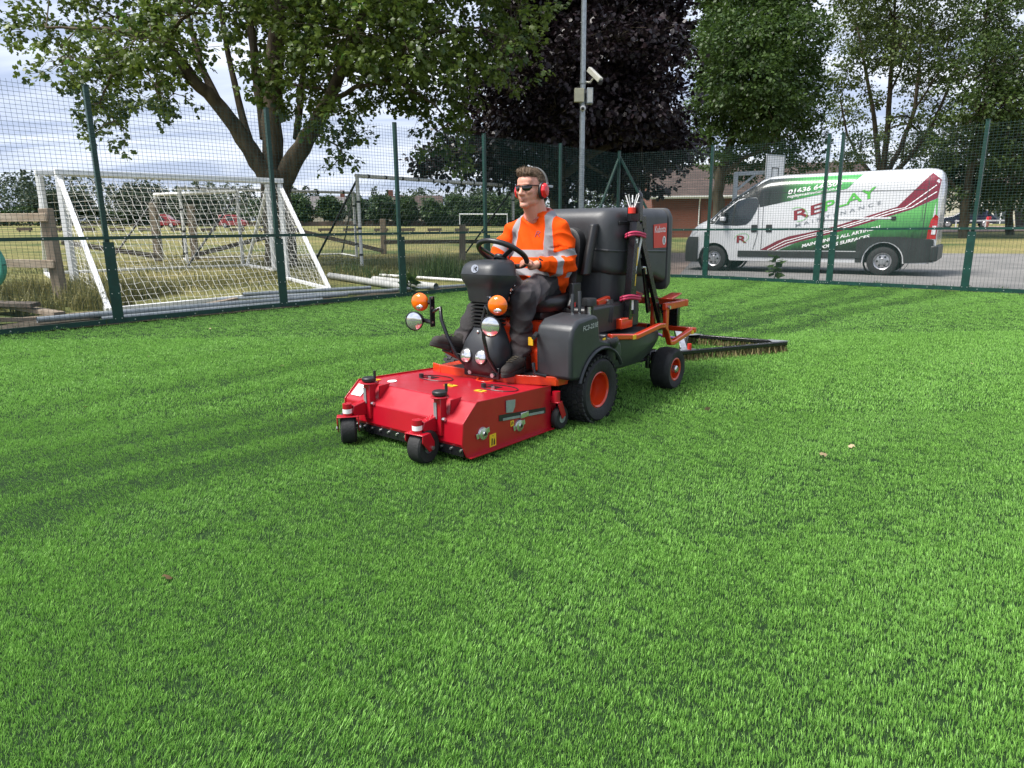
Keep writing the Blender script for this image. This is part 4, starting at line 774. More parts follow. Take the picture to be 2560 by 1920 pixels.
m = MB(); m.loft([[(-.95, -.5, .2), (.95, -.5, .2), (.95, .5, .2), (-.95, .5, .2)], [(-1.15, -.6, 1.35), (1.15, -.6, 1.35), (1.15, .6, 1.35), (-1.15, .6, 1.35)]]); m.build('body', M['black'], bn, smooth=0, bevel=.03)
m = MB(); m.loft([[(-1.2, -.65, 1.36), (1.2, -.65, 1.36), (1.2, .65, 1.36), (-1.2, .65, 1.36)], [(-1.1, -.3, 1.62), (1.1, -.3, 1.62), (1.1, .5, 1.62), (-1.1, .5, 1.62)]]); m.build('lid', M['black'], bn, smooth=0, bevel=.03)
for sx in (-.8, .8): m = MB(); m.cyl((sx, -.45, .12), (sx, -.37, .12), .12, n=14); m.build('wheel', M['rubber'], bn)
for i in range(16):
    x, y = -46 + i * 2.74 + random.uniform(-.15, .15), 66.5 + i * .35
    m = MB(); m.box((0, 0, .2), (1.42, .22, .27)); m.bar((-.5, 0, -.1), (-.5, 0, .1), .12, .12, up=(1, 0, 0)); m.bar((.5, 0, -.1), (.5, 0, .1), .12, .12, up=(1, 0, 0)); o = m.build('knee_barrier', M['darkwood'], smooth=0); o.location = (x, y, GZ(x, y) + .05); o.rotation_euler = (0, 0, R(random.uniform(-3, 3)))
    tag(o, ORD[i] + ' from the left of the low dark timber barriers along the dry field', 'barrier', 'knee barriers along the field')
# street behind the field
wl = MB(); wl.box((0, 0, .35), (150, .35, 1.3)); o = wl.build('garden_wall', brick_mat('brown_wall', (.16, .11, .08), (.12, .085, .065), (.2, .17, .14)), smooth=0); o.location = (-55, 128, GZ(-20, 128)); o.rotation_euler = (0, 0, R(5)); tag(o, 'long low brown wall along the far edge of the field', 'wall')
W4 = [(2.2, 1.4, 1.6, 1.1), (6.2, 1.4, 1.6, 1.1), (10, 1.4, 1.6, 1.1)]
house('cottage', 'cream cottage with a brown roof and two chimneys behind the row of trees', -25.5, 142, R(4), 11.5, 8, 3.2, 2.6, M['render'], M['tile'], W4, 1.2, door=4.3)
house('cottage', 'pale cottage behind the small distant goal', -7.5, 146, R(3), 12, 8, 3.0, 2.4, M['render'], M['tile'], W4, 11, door=4.3)
house('cottage', 'cream cottage with a grey roof left in the distant row', -43, 141, R(6), 10, 8, 3.0, 2.6, M['render'], pm('slate', (.12, .11, .11), .8), W4[:2], 9)
house('cottage', 'red brick house at the far left beyond the goals', -108, 125, R(14), 12, 9, 5.2, 3.6, M['brick'], pm('red_tile', (.25, .07, .05), .8), [(2.5, 1.5, 1.6, 1.2), (8, 1.5, 1.6, 1.2), (2.5, 4.1, 1.6, 1.2), (8, 4.1, 1.6, 1.2)], 2)
def far_tree(name, label, x, y, h, rw, mat, seed, group, z0=.35, size=.42, n=5, per=6):
    r = np.random.default_rng(seed); gz = GZ(x, y); lobes = []
    for k in range(n):
        a = r.uniform(0, 6.28); q = .45 * rw * (k > 0); lobes.append((x + q * math.cos(a), y + q * math.sin(a), gz + h * (z0 + (1 - z0) * (.25 + .5 * r.random())), rw * r.uniform(.6, .8), h * (1 - z0) * r.uniform(.3, .42)))
    limbs = [[(x, y, gz - .2, .22), (x, y, gz + h * z0, .17), (x, y, gz + h * .7, .1)]]
    return make_tree(name, label, lobes, limbs, mat, size, per, seed, OVAL, OVAL_F, False, sprig=7, sprig_r=.5, group=group, fill=.5)
M['leaf_far'] = leaf_mat('pollard_leaf', (.016, .040, .012), (.075, .125, .036), .25, .5)
for i, px in enumerate([-44.5, -39.2, -33.6, -28.0, -23.2, -19.0, -14.6, -10.3, -5.6, -1.2, 3.6]):
    far_tree('pollard_tree', ORD[i] + ' from the left of the round clipped street trees before the cottages', px, 131 + random.uniform(-1, 1) + .0 * i, 5.3 + random.uniform(-.4, .5), 2.6 + random.uniform(-.2, .3), M['leaf_far'], 100 + i, 'clipped trees in the distant row', .12, .5, 6, 13)
M['leaf_wood'] = leaf_mat('far_wood_leaf', (.018, .034, .016), (.065, .095, .045), .2, .6)
for i, (x, y, h, w_) in enumerate([(-98, 100, 5.8, 4.0), (-88, 112, 6.4, 4.6), (-74, 118, 5.6, 4.8), (-64, 122, 6.6, 4.4), (-55, 124, 5.8, 4.4), (-120, 105, 7.5, 5), (-135, 110, 8, 6)]):
    lb = ['tall dark tree', 'broad dark tree', 'low spreading tree', 'rounded dark tree', 'dense green tree', 'dark conifer-like tree', 'tall leafy tree'][i]
    far_tree('boundary_tree', lb + ' on the far left boundary beyond the goals', x, y, h, w_, M['leaf_wood'], 150 + i, 'boundary trees beyond the goals', .12, .42, 7, 11)
hd = []
r_ = np.random.default_rng(77); n_ = 14000; hx = r_.uniform(-118, -46, n_); hy = 104 + (hx + 118) * .28 + r_.uniform(-1.2, 1.2, n_); hz_ = ground_z(hx, hy) + r_.uniform(0, 1, n_) ** .7 * (2.6 + .4 * np.sin(hx * .7))
me = leaves_mesh('hedge', np.stack([hx, hy, hz_], -1), r_.normal(0, 1, (n_, 3)) * .7 + (0, -.6, .3), .5, OVAL, OVAL_F, r_, np.clip(r_.normal(.45, .2, n_), 0, 1))
tag(obj('hedge', me, M['leaf_far'], smooth=0), 'long clipped green hedge at the far left of the field', 'hedge')
# far wooded ridge
def ridge():
    r = np.random.default_rng(5); P = []; T = []; OUT = []
    for k in range(230):
        x = r.uniform(-300, 120); y = 285 + r.uniform(-15, 40); h = r.uniform(11, 18) * (1 + .18 * math.sin(x * .02)); con = r.random() < .55; gz = GZ(x, y); rw = h * (.22 if con else .36); n = 260
        q = r.random(n); z = gz + h * (.05 + .95 * q); rad = rw * ((1 - q) ** .8 if con else np.sqrt(np.clip(1 - (2 * q - 1.05) ** 2, 0, 1))); a = r.uniform(0, 6.28, n); P.append(np.stack([x + rad * np.cos(a), y + rad * np.sin(a), z], -1)); OUT.append(np.stack([np.cos(a), np.sin(a), .2 + 0 * a], -1)); T.append(np.clip(r.normal(.3 + .3 * r.random(), .13, n), 0, 1))
    return leaves_mesh('woodland', np.concatenate(P), np.concatenate(OUT), 1.25, OVAL, OVAL_F, r, np.concatenate(T))
o = obj('woodland', ridge(), M['leaf_wood'], smooth=0); o['label'] = 'distant wooded ridge with conifers along the skyline'; o['category'] = 'woodland'; stuff(o)
# far pedestrian
# ------------------------------------------------------------------ the van
def interp(x, tab): return float(np.interp(x, [t[0] for t in tab], [t[1] for t in tab]))
V_TOP = [(-1.08, 2.26), (-1.05, 2.40), (-.95, 2.50), (-.7, 2.53), (2.5, 2.53), (2.85, 2.50), (3.1, 2.41), (3.4, 2.23), (3.75, 1.99), (4.1, 1.69), (4.36, 1.46), (4.5, 1.41), (4.75, 1.30), (4.92, 1.17), (5.04, 1.0), (5.1, .82), (5.13, .60), (5.13, .40)]
V_W = [(-1.08, .95), (-1.0, 1.0), (-.8, 1.02), (3.6, 1.02), (4.2, 1.005), (4.55, .97), (4.8, .90), (4.95, .80), (5.05, .66), (5.11, .45), (5.13, .25)]
V_SIDE = [(0.2, .985), (.5, 1.0), (1.1, 1.0), (1.4, .992), (1.9, .962), (2.25, .935), (2.6, .91)]
def v_bot(x):
    z = .30 if x < 4.6 else .24
    if x < -.9: z = .33
    for c in (0.0, 4.17):
        d = .43 * .43 - (x - c) ** 2
        if d > 0: z = max(z, .34 + math.sqrt(d) * (1.0 if c else 1.05))
    return z
def v_y(x, z):
    zt = interp(x, V_TOP); hc = min(.34, .42 * (zt - .3)); w = interp(x, V_W) * interp(z, V_SIDE); u = (z - (zt - hc)) / hc
    if u <= 0: return w
    return w * max(0.0, 1 - min(1, u) ** 1.7) ** .25
def v_z(x, y):
    zt = interp(x, V_TOP); hc = min(.34, .42 * (zt - .3)); w = interp(x, V_W) * interp(zt - hc * .4, V_SIDE); q = min(.999, abs(y) / w); return zt - hc + hc * (1 - q ** 4) ** (1 / 1.7)
VAN = thing('panel_van', 'white high-roof panel van with green and maroon livery parked behind the fence', 'van', (9.60, 17.74, 0.02), R(145.5))
M['vanwhite'] = pm('van_white_paint', (.56, .57, .585), .25, var=.03, coat=.6, scale=2)
M['vanblack'] = pm('van_black_plastic', (.020, .022, .022), .5, var=.2, bump=.05, bscale=200)
M['maroon'] = pm('maroon_vinyl', (.17, .018, .035), .35, var=.15, scale=3)
M['logored'] = pm('logo_maroon', (.20, .022, .03), .35)
M['logogreen'] = pm('logo_green', (.09, .42, .06), .35)
M['lettergrey'] = pm('letter_grey', (.22, .24, .26), .4)
M['letterwhite'] = pm('letter_white', (.80, .80, .80), .4, var=.02)
def grad_mat(name, stops, axis=0, lo=0., hi=1., noise=0.0, tilt=(0, 0, 0)):
    m = bpy.data.materials.new(name); m.use_nodes = True; t = m.node_tree; b = t.nodes['Principled BSDF']; co = N(t, 'ShaderNodeTexCoord').outputs['Object']
    dt = N(t, 'ShaderNodeVectorMath', operation='DOT_PRODUCT'); link(t, co, dt.inputs[0]); dt.inputs[1].default_value = tilt
    v = dt.outputs['Value']
    if noise:
        nz = N(t, 'ShaderNodeTexNoise'); nz.inputs['Scale'].default_value = 14; nz.inputs['Detail'].default_value = 6; mpn = N(t, 'ShaderNodeMapping'); mpn.inputs['Scale'].default_value = (1.6, 1, .5); link(t, co, mpn.inputs[0]); link(t, mpn.outputs[0], nz.inputs['Vector'])
        v = mth(t, 'ADD', v, mth(t, 'MULTIPLY', mth(t, 'SUBTRACT', nz.outputs['Fac'], .5), noise))
    mr = N(t, 'ShaderNodeMapRange'); mr.inputs['From Min'].default_value = lo; mr.inputs['From Max'].default_value = hi; link(t, v, mr.inputs['Value'])
    rp = N(t, 'ShaderNodeValToRGB'); e = rp.color_ramp.elements; e[0].position, e[0].color = stops[0][0], (*stops[0][1], 1); e[1].position, e[1].color = stops[-1][0], (*stops[-1][1], 1)
    for p, c in stops[1:-1]: x = e.new(p); x.color = (*c, 1)
    link(t, mr.outputs[0], rp.inputs[0]); link(t, rp.outputs[0], b.inputs['Base Color']); b.inputs['Roughness'].default_value = .3; b.inputs['Coat Weight'].default_value = .4
    return m
M['greenfade'] = grad_mat('printed_green_band', [(0, (.015, .017, .018)), (.30, (.02, .03, .022)), (.62, (.05, .26, .06)), (1, (.07, .34, .09))], lo=-3.05, hi=-1.2, tilt=(-1, 0, 0))
M['greenlow'] = grad_mat('printed_grass_band', [(0, (.010, .014, .012)), (.25, (.016, .035, .018)), (.55, (.04, .17, .05)), (1, (.10, .36, .09))], lo=.62, hi=1.45, noise=.28, tilt=(.12, 0, 1))
# body shell
stn = sorted(set([-1.08, -1.06, -1.03, -.98, -.9, -.8] + [round(-.7 + .1 * i, 3) for i in range(58)] + [-.43, -.42, -.38, .38, .42, .43, 3.74, 3.75, 3.80, 4.55, 4.59, 4.6] + [4.75, 4.85, 4.92, 4.98, 5.02, 5.06, 5.09, 5.11, 5.125, 5.13]))
stn = [s for s in stn if s <= 5.13]
LV = [0, .06, .12, .2, .3, .4, .5, .6, .68, .75, .81, .86, .9, .93, .955, .975, .99, 1.0]
rings = []
for x in stn:
    zb = v_bot(x); zt = interp(x, V_TOP); zs = [zb + (zt - .0005 - zb) * q for q in LV]
    half = [(v_y(x, z), z) for z in zs]; rings.append([(x, y, z) for y, z in half] + [(x, -y, z) for y, z in reversed(half)])
m = MB(); m.loft(rings, caps=True); m.build('body', M['vanwhite'], VAN, smooth=50)
m = MB(); m.box((2.0, 0, .42), (5.9, 1.5, .25)); m.box((2.0, 0, .8), (5.6, 1.3, .7)); m.build('underbody', M['vanblack'], VAN, smooth=0)
def v_decal(name, poly, mat, parent=VAN, off=.006, side=1, sx=.12, sz=.07, label=None):
    bm = bmesh.new(); bm.faces.new([bm.verts.new((p[0], 0, p[1])) for p in poly]); xs = [p[0] for p in poly]; zs = [p[1] for p in poly]
    for k in np.arange(min(xs) + sx, max(xs), sx): bmesh.ops.bisect_plane(bm, geom=bm.verts[:] + bm.edges[:] + bm.faces[:], plane_co=(k, 0, 0), plane_no=(1, 0, 0))
    for k in np.arange(min(zs) + sz, max(zs), sz): bmesh.ops.bisect_plane(bm, geom=bm.verts[:] + bm.edges[:] + bm.faces[:], plane_co=(0, 0, k), plane_no=(0, 0, 1))
    bmesh.ops.triangulate(bm, faces=bm.faces[:])
    for v in bm.verts: v.co.y = side * (v_y(v.co.x, v.co.z) + off)
    bmesh.ops.recalc_face_normals(bm, faces=bm.faces)
    if bm.faces and sum(f.normal.y for f in bm.faces) * side < 0: bmesh.ops.reverse_faces(bm, faces=bm.faces[:])
    me = bpy.data.meshes.new(name); bm.to_mesh(me); bm.free(); return obj(name, me, mat, parent, smooth=60, label=label)
v_decal('green_band', [(3.04, 2.30), (2.85, 2.40), (.63, 2.42), (.93, 2.09), (3.0, 1.69), (3.02, 1.80), (3.1, 1.95), (3.5, 1.93)], M['greenfade'])
up_ = [(-.84, 2.38), (-.2, 1.63), (.52, 1.39), (1.18, 1.17), (1.76, 1.03), (2.2, .94), (2.5, .82), (2.91, .59)]; lo_ = [(2.52, .58), (2.21, .72), (1.75, .86), (1.11, 1.03), (.32, 1.29), (-.49, 1.56), (-1.0, 1.81)]
v_decal('maroon_stripe', up_ + lo_ + [(-1.03, 2.22)], M['maroon'])
v_decal('grass_band', [(2.45, .585), (2.04, .765), (1.75, .85), (1.11, 1.02), (.32, 1.28), (-.49, 1.55), (-1.01, 1.80), (-1.05, 1.2), (-1.05, .88), (.46, .9), (.5, .59)], M['greenlow'], off=.0045)
def line_band(nm, pts, wd, mat, off):
    P = []; Q = []
    for i, p in enumerate(pts):
        a = pts[max(i - 1, 0)]; b = pts[min(i + 1, len(pts) - 1)]; d = Vector((b[0] - a[0], b[1] - a[1])).normalized(); P.append((p[0] - d.y * wd, p[1] + d.x * wd)); Q.append((p[0] + d.y * wd, p[1] - d.x * wd))
    return v_decal(nm, P + list(reversed(Q)), mat, off=off)
def mixl(f): 
    s = np.linspace(0, 1, 14); U = np.array(up_[::-1]); Lw = np.array(lo_ + [(-.97, 2.28)]); 
    def samp(A): d = np.r_[0, np.cumsum(np.linalg.norm(np.diff(A, axis=0), axis=1))]; d /= d[-1]; return np.stack([np.interp(s, d, A[:, 0]), np.interp(s, d, A[:, 1])], -1)
    return [tuple(p) for p in samp(U) * (1 - f) + samp(Lw) * f]
pinstripe = [(-.95, 2.10), (-.36, 1.60), (-.12, 1.56), (.42, 1.36), (1.15, 1.12), (1.76, .97), (2.3, .82), (2.72, .59)]
pinstripe2 = [(-.97, 1.95), (-.50, 1.61), (-.2, 1.52), (.38, 1.325), (1.13, 1.08), (1.76, .92), (2.25, .765), (2.6, .59)]
line_band('white_pinstripe', pinstripe, .010, M['letterwhite'], .0085); line_band('white_pinstripe', pinstripe2, .010, M['letterwhite'], .0085)
# black cladding, sill moulding, bumper
arcp = [(.455 * math.cos(a), .34 + .475 * math.sin(a)) for a in np.linspace(0, math.pi, 13)]
v_decal('rear_cladding', [(.60, .31), (.60, .86), (.3, .93), (-.3, .93), (-1.03, .86), (-1.06, .34), (-.46, .31)] + [(-p[0], p[1]) for p in arcp][0:0] + list(reversed(arcp)) + [(.46, .31)], M['vanblack'], off=.012)
m = MB(); m.box((1.98, 1.022, .485), (3.03, .03, .165)); m.build('sill_moulding', M['vanblack'], VAN, bevel=.01)
m = MB(); m.box((1.98, -1.022, .485), (3.03, .03, .165)); m.build('sill_moulding', M['vanblack'], VAN, bevel=.01)
bx_ = []
for zz, g_ in ((.24, .02), (.34, .045), (.62, .045), (.80, .04), (.93, .01)):
    bx_.append([(x + .02 * (x > 4.9) + .012, (v_y(x, max(zz, .45)) + g_) * s, zz) for s in (1, -1) for x in (sorted([4.62, 4.75, 4.88, 4.98, 5.05, 5.1, 5.125]) if s == 1 else sorted([4.62, 4.75, 4.88, 4.98, 5.05, 5.1, 5.125], reverse=True))])
m = MB(); m.loft(bx_, caps=True); m.build('front_bumper', M['vanblack'], VAN, smooth=50)
m = MB(); m.loft([[(-1.14, 1.0, z), (-1.14, -1.0, z), (-.98, -1.03, z), (-.98, 1.03, z)] for z in (.36, .60, .72)]); m.build('rear_bumper', M['vanblack'], VAN, bevel=.03)
# glass
win = [(4.18, 1.27), (3.93, 1.60), (3.57, 1.87), (3.35, 1.925), (3.10, 1.93), (3.01, 1.81), (3.08, 1.6), (3.20, 1.36), (3.32, 1.25), (3.56, 1.225), (3.9, 1.24)]
for s in (1, -1):
    g_ = v_decal('side_window', win, M['pane'], off=.010, side=s)
    v_decal('window_divider', [(3.66, 1.235), (3.70, 1.235), (3.66, 1.79), (3.62, 1.82)], M['vanblack'], parent=g_, off=.014, side=s)
v_decal('black_pillar', [(4.36, 1.27), (4.30, 1.44), (3.98, 1.73), (3.60, 2.0), (3.30, 2.16), (2.95, 2.32), (3.02, 1.94), (3.12, 1.955), (3.4, 1.95), (3.6, 1.895), (3.96, 1.62), (4.20, 1.28)], M['vanblack'], off=.008)
V_ = []; F_ = []; nx, ny = 12, 13
for i in range(nx):
    x = 3.08 + (4.34 - 3.08) * i / (nx - 1)
    for j in range(ny): y = (-.9 + 1.8 * j / (ny - 1)) * .985; V_.append((x + .006, y, v_z(x, y) + .008))
for i in range(nx - 1):
    for j in range(ny - 1): F_.append((i * ny + j, i * ny + j + 1, (i + 1) * ny + j + 1, (i + 1) * ny + j))
m = MB(); m.add(V_, F_); m.build('windscreen', M['pane'], VAN, smooth=60)
# lamps
M['tail'] = pm('tail_lamp_red', (.42, .012, .015), .15, coat=.8, var=.2)
v_decal('tail_light', [(-.88, .88), (-1.062, .88), (-1.066, 1.38), (-1.0, 1.44), (-.92, 1.30), (-.89, 1.1)], M['tail'], off=.014)
v_decal('reverse_lamp', [(-.96, .98), (-1.04, .98), (-1.045, 1.18), (-.97, 1.18)], M['white'], off=.018)
for s in (1, -1):
    v_decal('headlight', [(4.50, 1.22), (4.72, 1.20), (4.92, 1.02), (4.98, .86), (4.90, .88), (4.74, 1.02)], pm('headlight_glass', (.5, .52, .55), .08, coat=1), off=.010, side=s)
m = MB(); m.box((5.135, 0, .70), (.03, .9, .1)); m.build('grille', M['vanblack'], VAN)
# handles, slide rail, mirror, seams, fuel flap
for x in (3.10, 2.72): m = MB(); m.box((x, 1.028, 1.15), (.15, .03, .19)); hn = m.build('door_handle', M['vanblack'], VAN, bevel=.012)
m = MB(); m.box((.64, 1.016, 1.365), (1.50, .025, .05)); sr = m.build('slide_rail', M['vanwhite'], VAN, bevel=.004)
for x in (1.43, -.15): m = MB(); m.box((x, 1.02, 1.365), (.10, .04, .085)); m.build('rail_end', M['vanblack'], sr, bevel=.01)
mi = MB(); mi.loft([[(3.90 + dx, 1.09 + dy * s, 1.31 + .27 * q) for dx, dy in ((.06, -.09), (.06, .10), (-.05, .12), (-.06, -.08))] for q, s in ((0, .8), (.2, 1), (.85, 1), (1, .8))]); mo = mi.build('door_mirror', M['vanblack'], VAN, bevel=.02)
mi = MB(); mi.box((3.905, 1.15, 1.40), (.13, .16, .12)); mi.build('mirror_cap', M['vanwhite'], mo, bevel=.025)
mi = MB(); mi.bar((3.88, .95, 1.30), (3.9, 1.10, 1.38), .07, .07); mi.build('mirror_arm', M['vanblack'], mo)
M['seam'] = pm('panel_gap', (.05, .05, .055), .8)
for sm_ in ([(3.06, 2.0), (3.02, 1.67), (3.0, 1.03), (3.06, .75), (3.1, .6)], [(2.92, 2.05), (2.89, 1.32), (2.89, .6)], [(1.5, 2.05), (1.5, .6)], [(-.80, 2.3), (-.78, .9)], [(2.9, 2.05), (-.72, 2.0), (-.74, 1.3)]):
    line_band('panel_seam', sm_, .006, M['seam'], .011)
# wheels
def van_wheel(x, s):
    w = MB(); w.lathe([(.20, -.10), (.31, -.105), (.345, -.08), (.352, -.02), (.352, .04), (.342, .085), (.31, .105), (.205, .098)], (x, s * .88, .345), (0, s, 0), 32); wo_ = w.build('wheel', M['rubber'], VAN, smooth=40)
    w = MB(); w.lathe([(.205, .09), (.20, .07), (.165, .05), (.15, .075), (.075, .085), (.07, .10), (0.001, .10)], (x, s * .88, .345), (0, s, 0), 32); r_o = w.build('rim', M['hubcap'], wo_, smooth=40)
    for k in range(6):
        a = k * math.pi / 3; w = MB(); c = Vector((x + .115 * math.cos(a), s * .965, .345 + .115 * math.sin(a))); w.cyl(c - Vector((0, .02, 0)), c + Vector((0, s * .0 + .004, 0)), .026, n=10); w.build('rim_hole', M['vanblack'], wo_)
for x in (0.0, 4.17):
    for s in (1, -1): van_wheel(x, s)
    m = MB(); m.lathe([(.44, -.3), (.44, .0)], (x, .93, .36), (0, 1, 0), 24); m.lathe([(.44, -.3), (.44, .0)], (x, -.93, .36), (0, -1, 0), 24); m.build('wheel_arch_liner', M['vanblack'], VAN, fix=False)
# lettering
def glyphs(txt, bold=0.0, shear=0.0, space=1.0):
    cu = bpy.data.curves.new('lettering', 'FONT'); cu.body = txt; cu.size = 1; cu.offset = bold; cu.shear = shear; cu.space_character = space; cu.resolution_u = 3
    o = bpy.data.objects.new('lettering', cu); COL.objects.link(o); dg = bpy.context.evaluated_depsgraph_get(); me = bpy.data.meshes.new_from_object(o.evaluated_get(dg)); bpy.data.objects.remove(o); bpy.data.curves.remove(cu)
    P = np.array([v.co[:2] for v in me.vertices]); return me, P
def lettering(name, txt, mat, parent, place, w, h, bold=0.0, shear=0.0, space=1.0):
    """place(u, v) -> xyz with u in 0..w along the line and v in 0..h up"""
    me, P = glyphs(txt, bold, shear, space); lo = P.min(0); sc = P.max(0) - lo
    U = (P - lo) / sc * (w, h)
    for v, (a, b) in zip(me.vertices, U): v.co = place(a, b)
    me.materials.clear(); return obj(name, me, mat, parent, smooth=0)
def van_line(x0, z0, x1, z1, off=.0105):
    L = math.hypot(x1 - x0, z1 - z0); c, s = (x0 - x1) / L, (z1 - z0) / L
    def f(u, v):
        x = x0 - u * c + v * s * .35; z = z0 + u * s + v * c; return (x, v_y(x, z) + off, z)
    return f, L
f, L_ = van_line(2.11, 1.34, .27, 1.88); lettering('sign_lettering', 'RE', M['logored'], VAN, f, .70, .25, .012)
f, L_ = van_line(2.11 - .74 * .96, 1.34 + .74 * .282, .2, 1.90); lettering('sign_lettering', 'PLAY', M['logogreen'], VAN, f, 1.18, .25, .012)
f, L_ = van_line(2.06, 1.17, .15, 1.70); lettering('sign_lettering', 'MAINTENANCE', M['lettergrey'], VAN, f, L_, .085, .002, 0, 1.6)
f, L_ = van_line(2.31, 1.99, 1.06, 2.175); lettering('sign_lettering', '01636 640506', M['letterwhite'], VAN, f, L_, .12, .03, .15)
f, L_ = van_line(2.32, 1.875, 1.06, 2.06); lettering('sign_lettering', 'replaymaintenance.co.uk', M['letterwhite'], VAN, f, L_, .095, .018, .1)
f, L_ = van_line(1.86, .655, .08, 1.13); lettering('sign_lettering', 'MAINTAINING ALL ARTIFICIAL', M['letterwhite'], VAN, f, L_, .085, .03, .12)
f, L_ = van_line(1.50, .60, .32, .905); lettering('sign_lettering', 'SPORTS SURFACES', M['letterwhite'], VAN, f, L_, .085, .03, .12)
f, L_ = van_line(3.54, .77, 3.26, .77); lettering('sign_lettering', 'R', M['logored'], VAN, f, .27, .19, .02)
def swoosh(cx, cz, rx, rz, a0, a1, wd, tiltd):
    pts = []; ct, st = math.cos(tiltd), math.sin(tiltd)
    for a in np.linspace(a0, a1, 16): u, v = rx * math.cos(a), rz * math.sin(a); pts.append((cx + u * ct - v * st, cz + u * st + v * ct))
    return line_band('logo_swoosh', pts, wd, M['logogreen'], .0115)
swoosh(2.02, 1.49, .22, .17, .6, 4.6, .006, .2); swoosh(3.42, .89, .20, .12, .4, 4.6, .005, -.3)
# ------------------------------------------------------------------ ride-on sweeper (local x forward, y to its left, z up)
MO = Vector((0.0053, 4.6049, 0.0)); MRZ = math.atan2(-.785, -.62)
MOW = thing('ride_on_sweeper', 'orange and black ride-on turf sweeper with a tall black hopper', 'sweeper', MO, MRZ)
M['orange'] = pm('orange_red_paint', (.58, .042, .008), .30, var=.08, coat=.5, scale=5)
M['red'] = pm('deck_red_paint', (.37, .004, .015), .36, var=.10, coat=.20, scale=4)
M['grey_plastic'] = pm('charcoal_moulded_plastic', (.027, .030, .034), .42, var=.15, bump=.04, bscale=300)
M['hopperp'] = pm('black_hopper_plastic', (.040, .042, .046), .46, var=.22, scale=3, bump=.06, bscale=260)
M['yellow'] = pm('warning_yellow', (.75, .47, .02), .45, var=.05)
M['silver'] = pm('bright_steel', (.62, .62, .62), .28, .9)
M['amber'] = pm('amber_lens', (.78, .15, .004), .15, coat=.6, var=.15, scale=40)
M['chrome'] = pm('lamp_reflector', (.82, .83, .85), .08, .85)
M['pinkcord'] = pm('pink_cord', (.45, .03, .09), .6)
M['decalred'] = pm('red_decal', (.66, .035, .02), .4, var=.03)
M['seatvinyl'] = pm('black_seat_vinyl', (.013, .013, .014), .38, var=.2)
def wheel(parent, cx, cy, cz, r, w, rim_r, s, tread, rimmat, name='wheel'):
    """tyre with a rounded shoulder, dished rim and hub; s = side the outer face looks to"""
    h = w / 2; k = w * .30
    m = MB(); prof = [(rim_r, -h * .8), (rim_r + .02, -h * .98), (r * .86, -h), (r * .965, -h * .8), (r, -h * .4), (r * 1.003, 0), (r, h * .4), (r * .965, h * .8), (r * .86, h), (rim_r + .02, h * .98), (rim_r, h * .86)]
    m.lathe(prof, (cx, cy, cz), (0, s, 0), 40); ty = m.build(name, M['rubber'], parent, smooth=40)
    m = MB(); m.lathe([(rim_r + .006, h * .86), (rim_r - .004, h * .90), (rim_r - .014, h * .84), (rim_r - .016, h * .45), (rim_r * .80, h * .36), (rim_r * .74, h * .12), (rim_r * .35, h * .06), (rim_r * .30, h * .2), (.001, h * .2)], (cx, cy, cz), (0, s, 0), 32); m.build('rim', rimmat, ty, smooth=40)
    if tread:
        m = MB(); nb = 34
        for i in range(nb):
            for j in range(-3, 4):
                a = 2 * math.pi * (i + .5 * (j % 2)) / nb; q = j / 3.4; rr = r * (1.004 - .045 * max(0, abs(q) - .55) / .45); c = Vector((cx + rr * math.cos(a), cy + q * h * .93, cz + rr * math.sin(a)))
                mt = Matrix.Rotation(-a, 3, 'Y') @ Matrix.Rotation(R(12 * (1 if j > 0 else -1 if j < 0 else 0)), 3, 'X'); m.box(c, (.014, w * .125, .026), mt)
        stuff(m.build('tread_blocks', M['rubber'], ty, smooth=0))
    else:
        m = MB(); 
        for q in (-.55, -.2, .2, .55): m.lathe([(r * (1 - .02 * abs(q)), q * h - .004), (r * (1.008 - .02 * abs(q)), q * h - .002), (r * (1.008 - .02 * abs(q)), q * h + .002), (r * (1 - .02 * abs(q)), q * h + .004)], (cx, cy, cz), (0, s, 0), 32)
        stuff(m.build('tread_ribs', M['rubber'], ty, smooth=0))
    return ty
for s in (1, -1):
    wheel(MOW, -.155, s * .475, .210, .226, .28, .118, s, True, M['orange'], 'front_wheel')
    w_ = wheel(MOW, -1.29, s * .535, .158, .167, .16, .088, s, False, M['orange'], 'rear_wheel')
    m = MB(); m.cyl((-1.29, s * .535, .158), (-1.29, s * .62, .158), .018, n=14); m.lathe([(.03, .04), (.03, .075), (.02, .085), (.001, .085)], (-1.29, s * .535, .158), (0, s, 0), 16); m.build('hub_cap', M['silver'], w_)
m = MB(); m.box((-.50, 0, .34), (1.3, .44, .2)); m.box((-1.27, 0, .25), (.12, .86, .09)); m.box((-.155, 0, .205), (.12, .5, .12)); m.box((-1.3, 0, .36), (.5, .4, .14)); m.build('chassis', M['blacksatin'], MOW, bevel=.015)
m = MB(); m.cyl((-1.15, .42, .235), (-.85, .36, .24), .012, n=8); m.cyl((-1.16, .43, .27), (-1.16, .43, .17), .02, n=10); m.cyl((-1.05, .40, .24), (-1.05, .40, .30), .03, n=10); m.build('steering_linkage', M['blacksatin'], MOW)
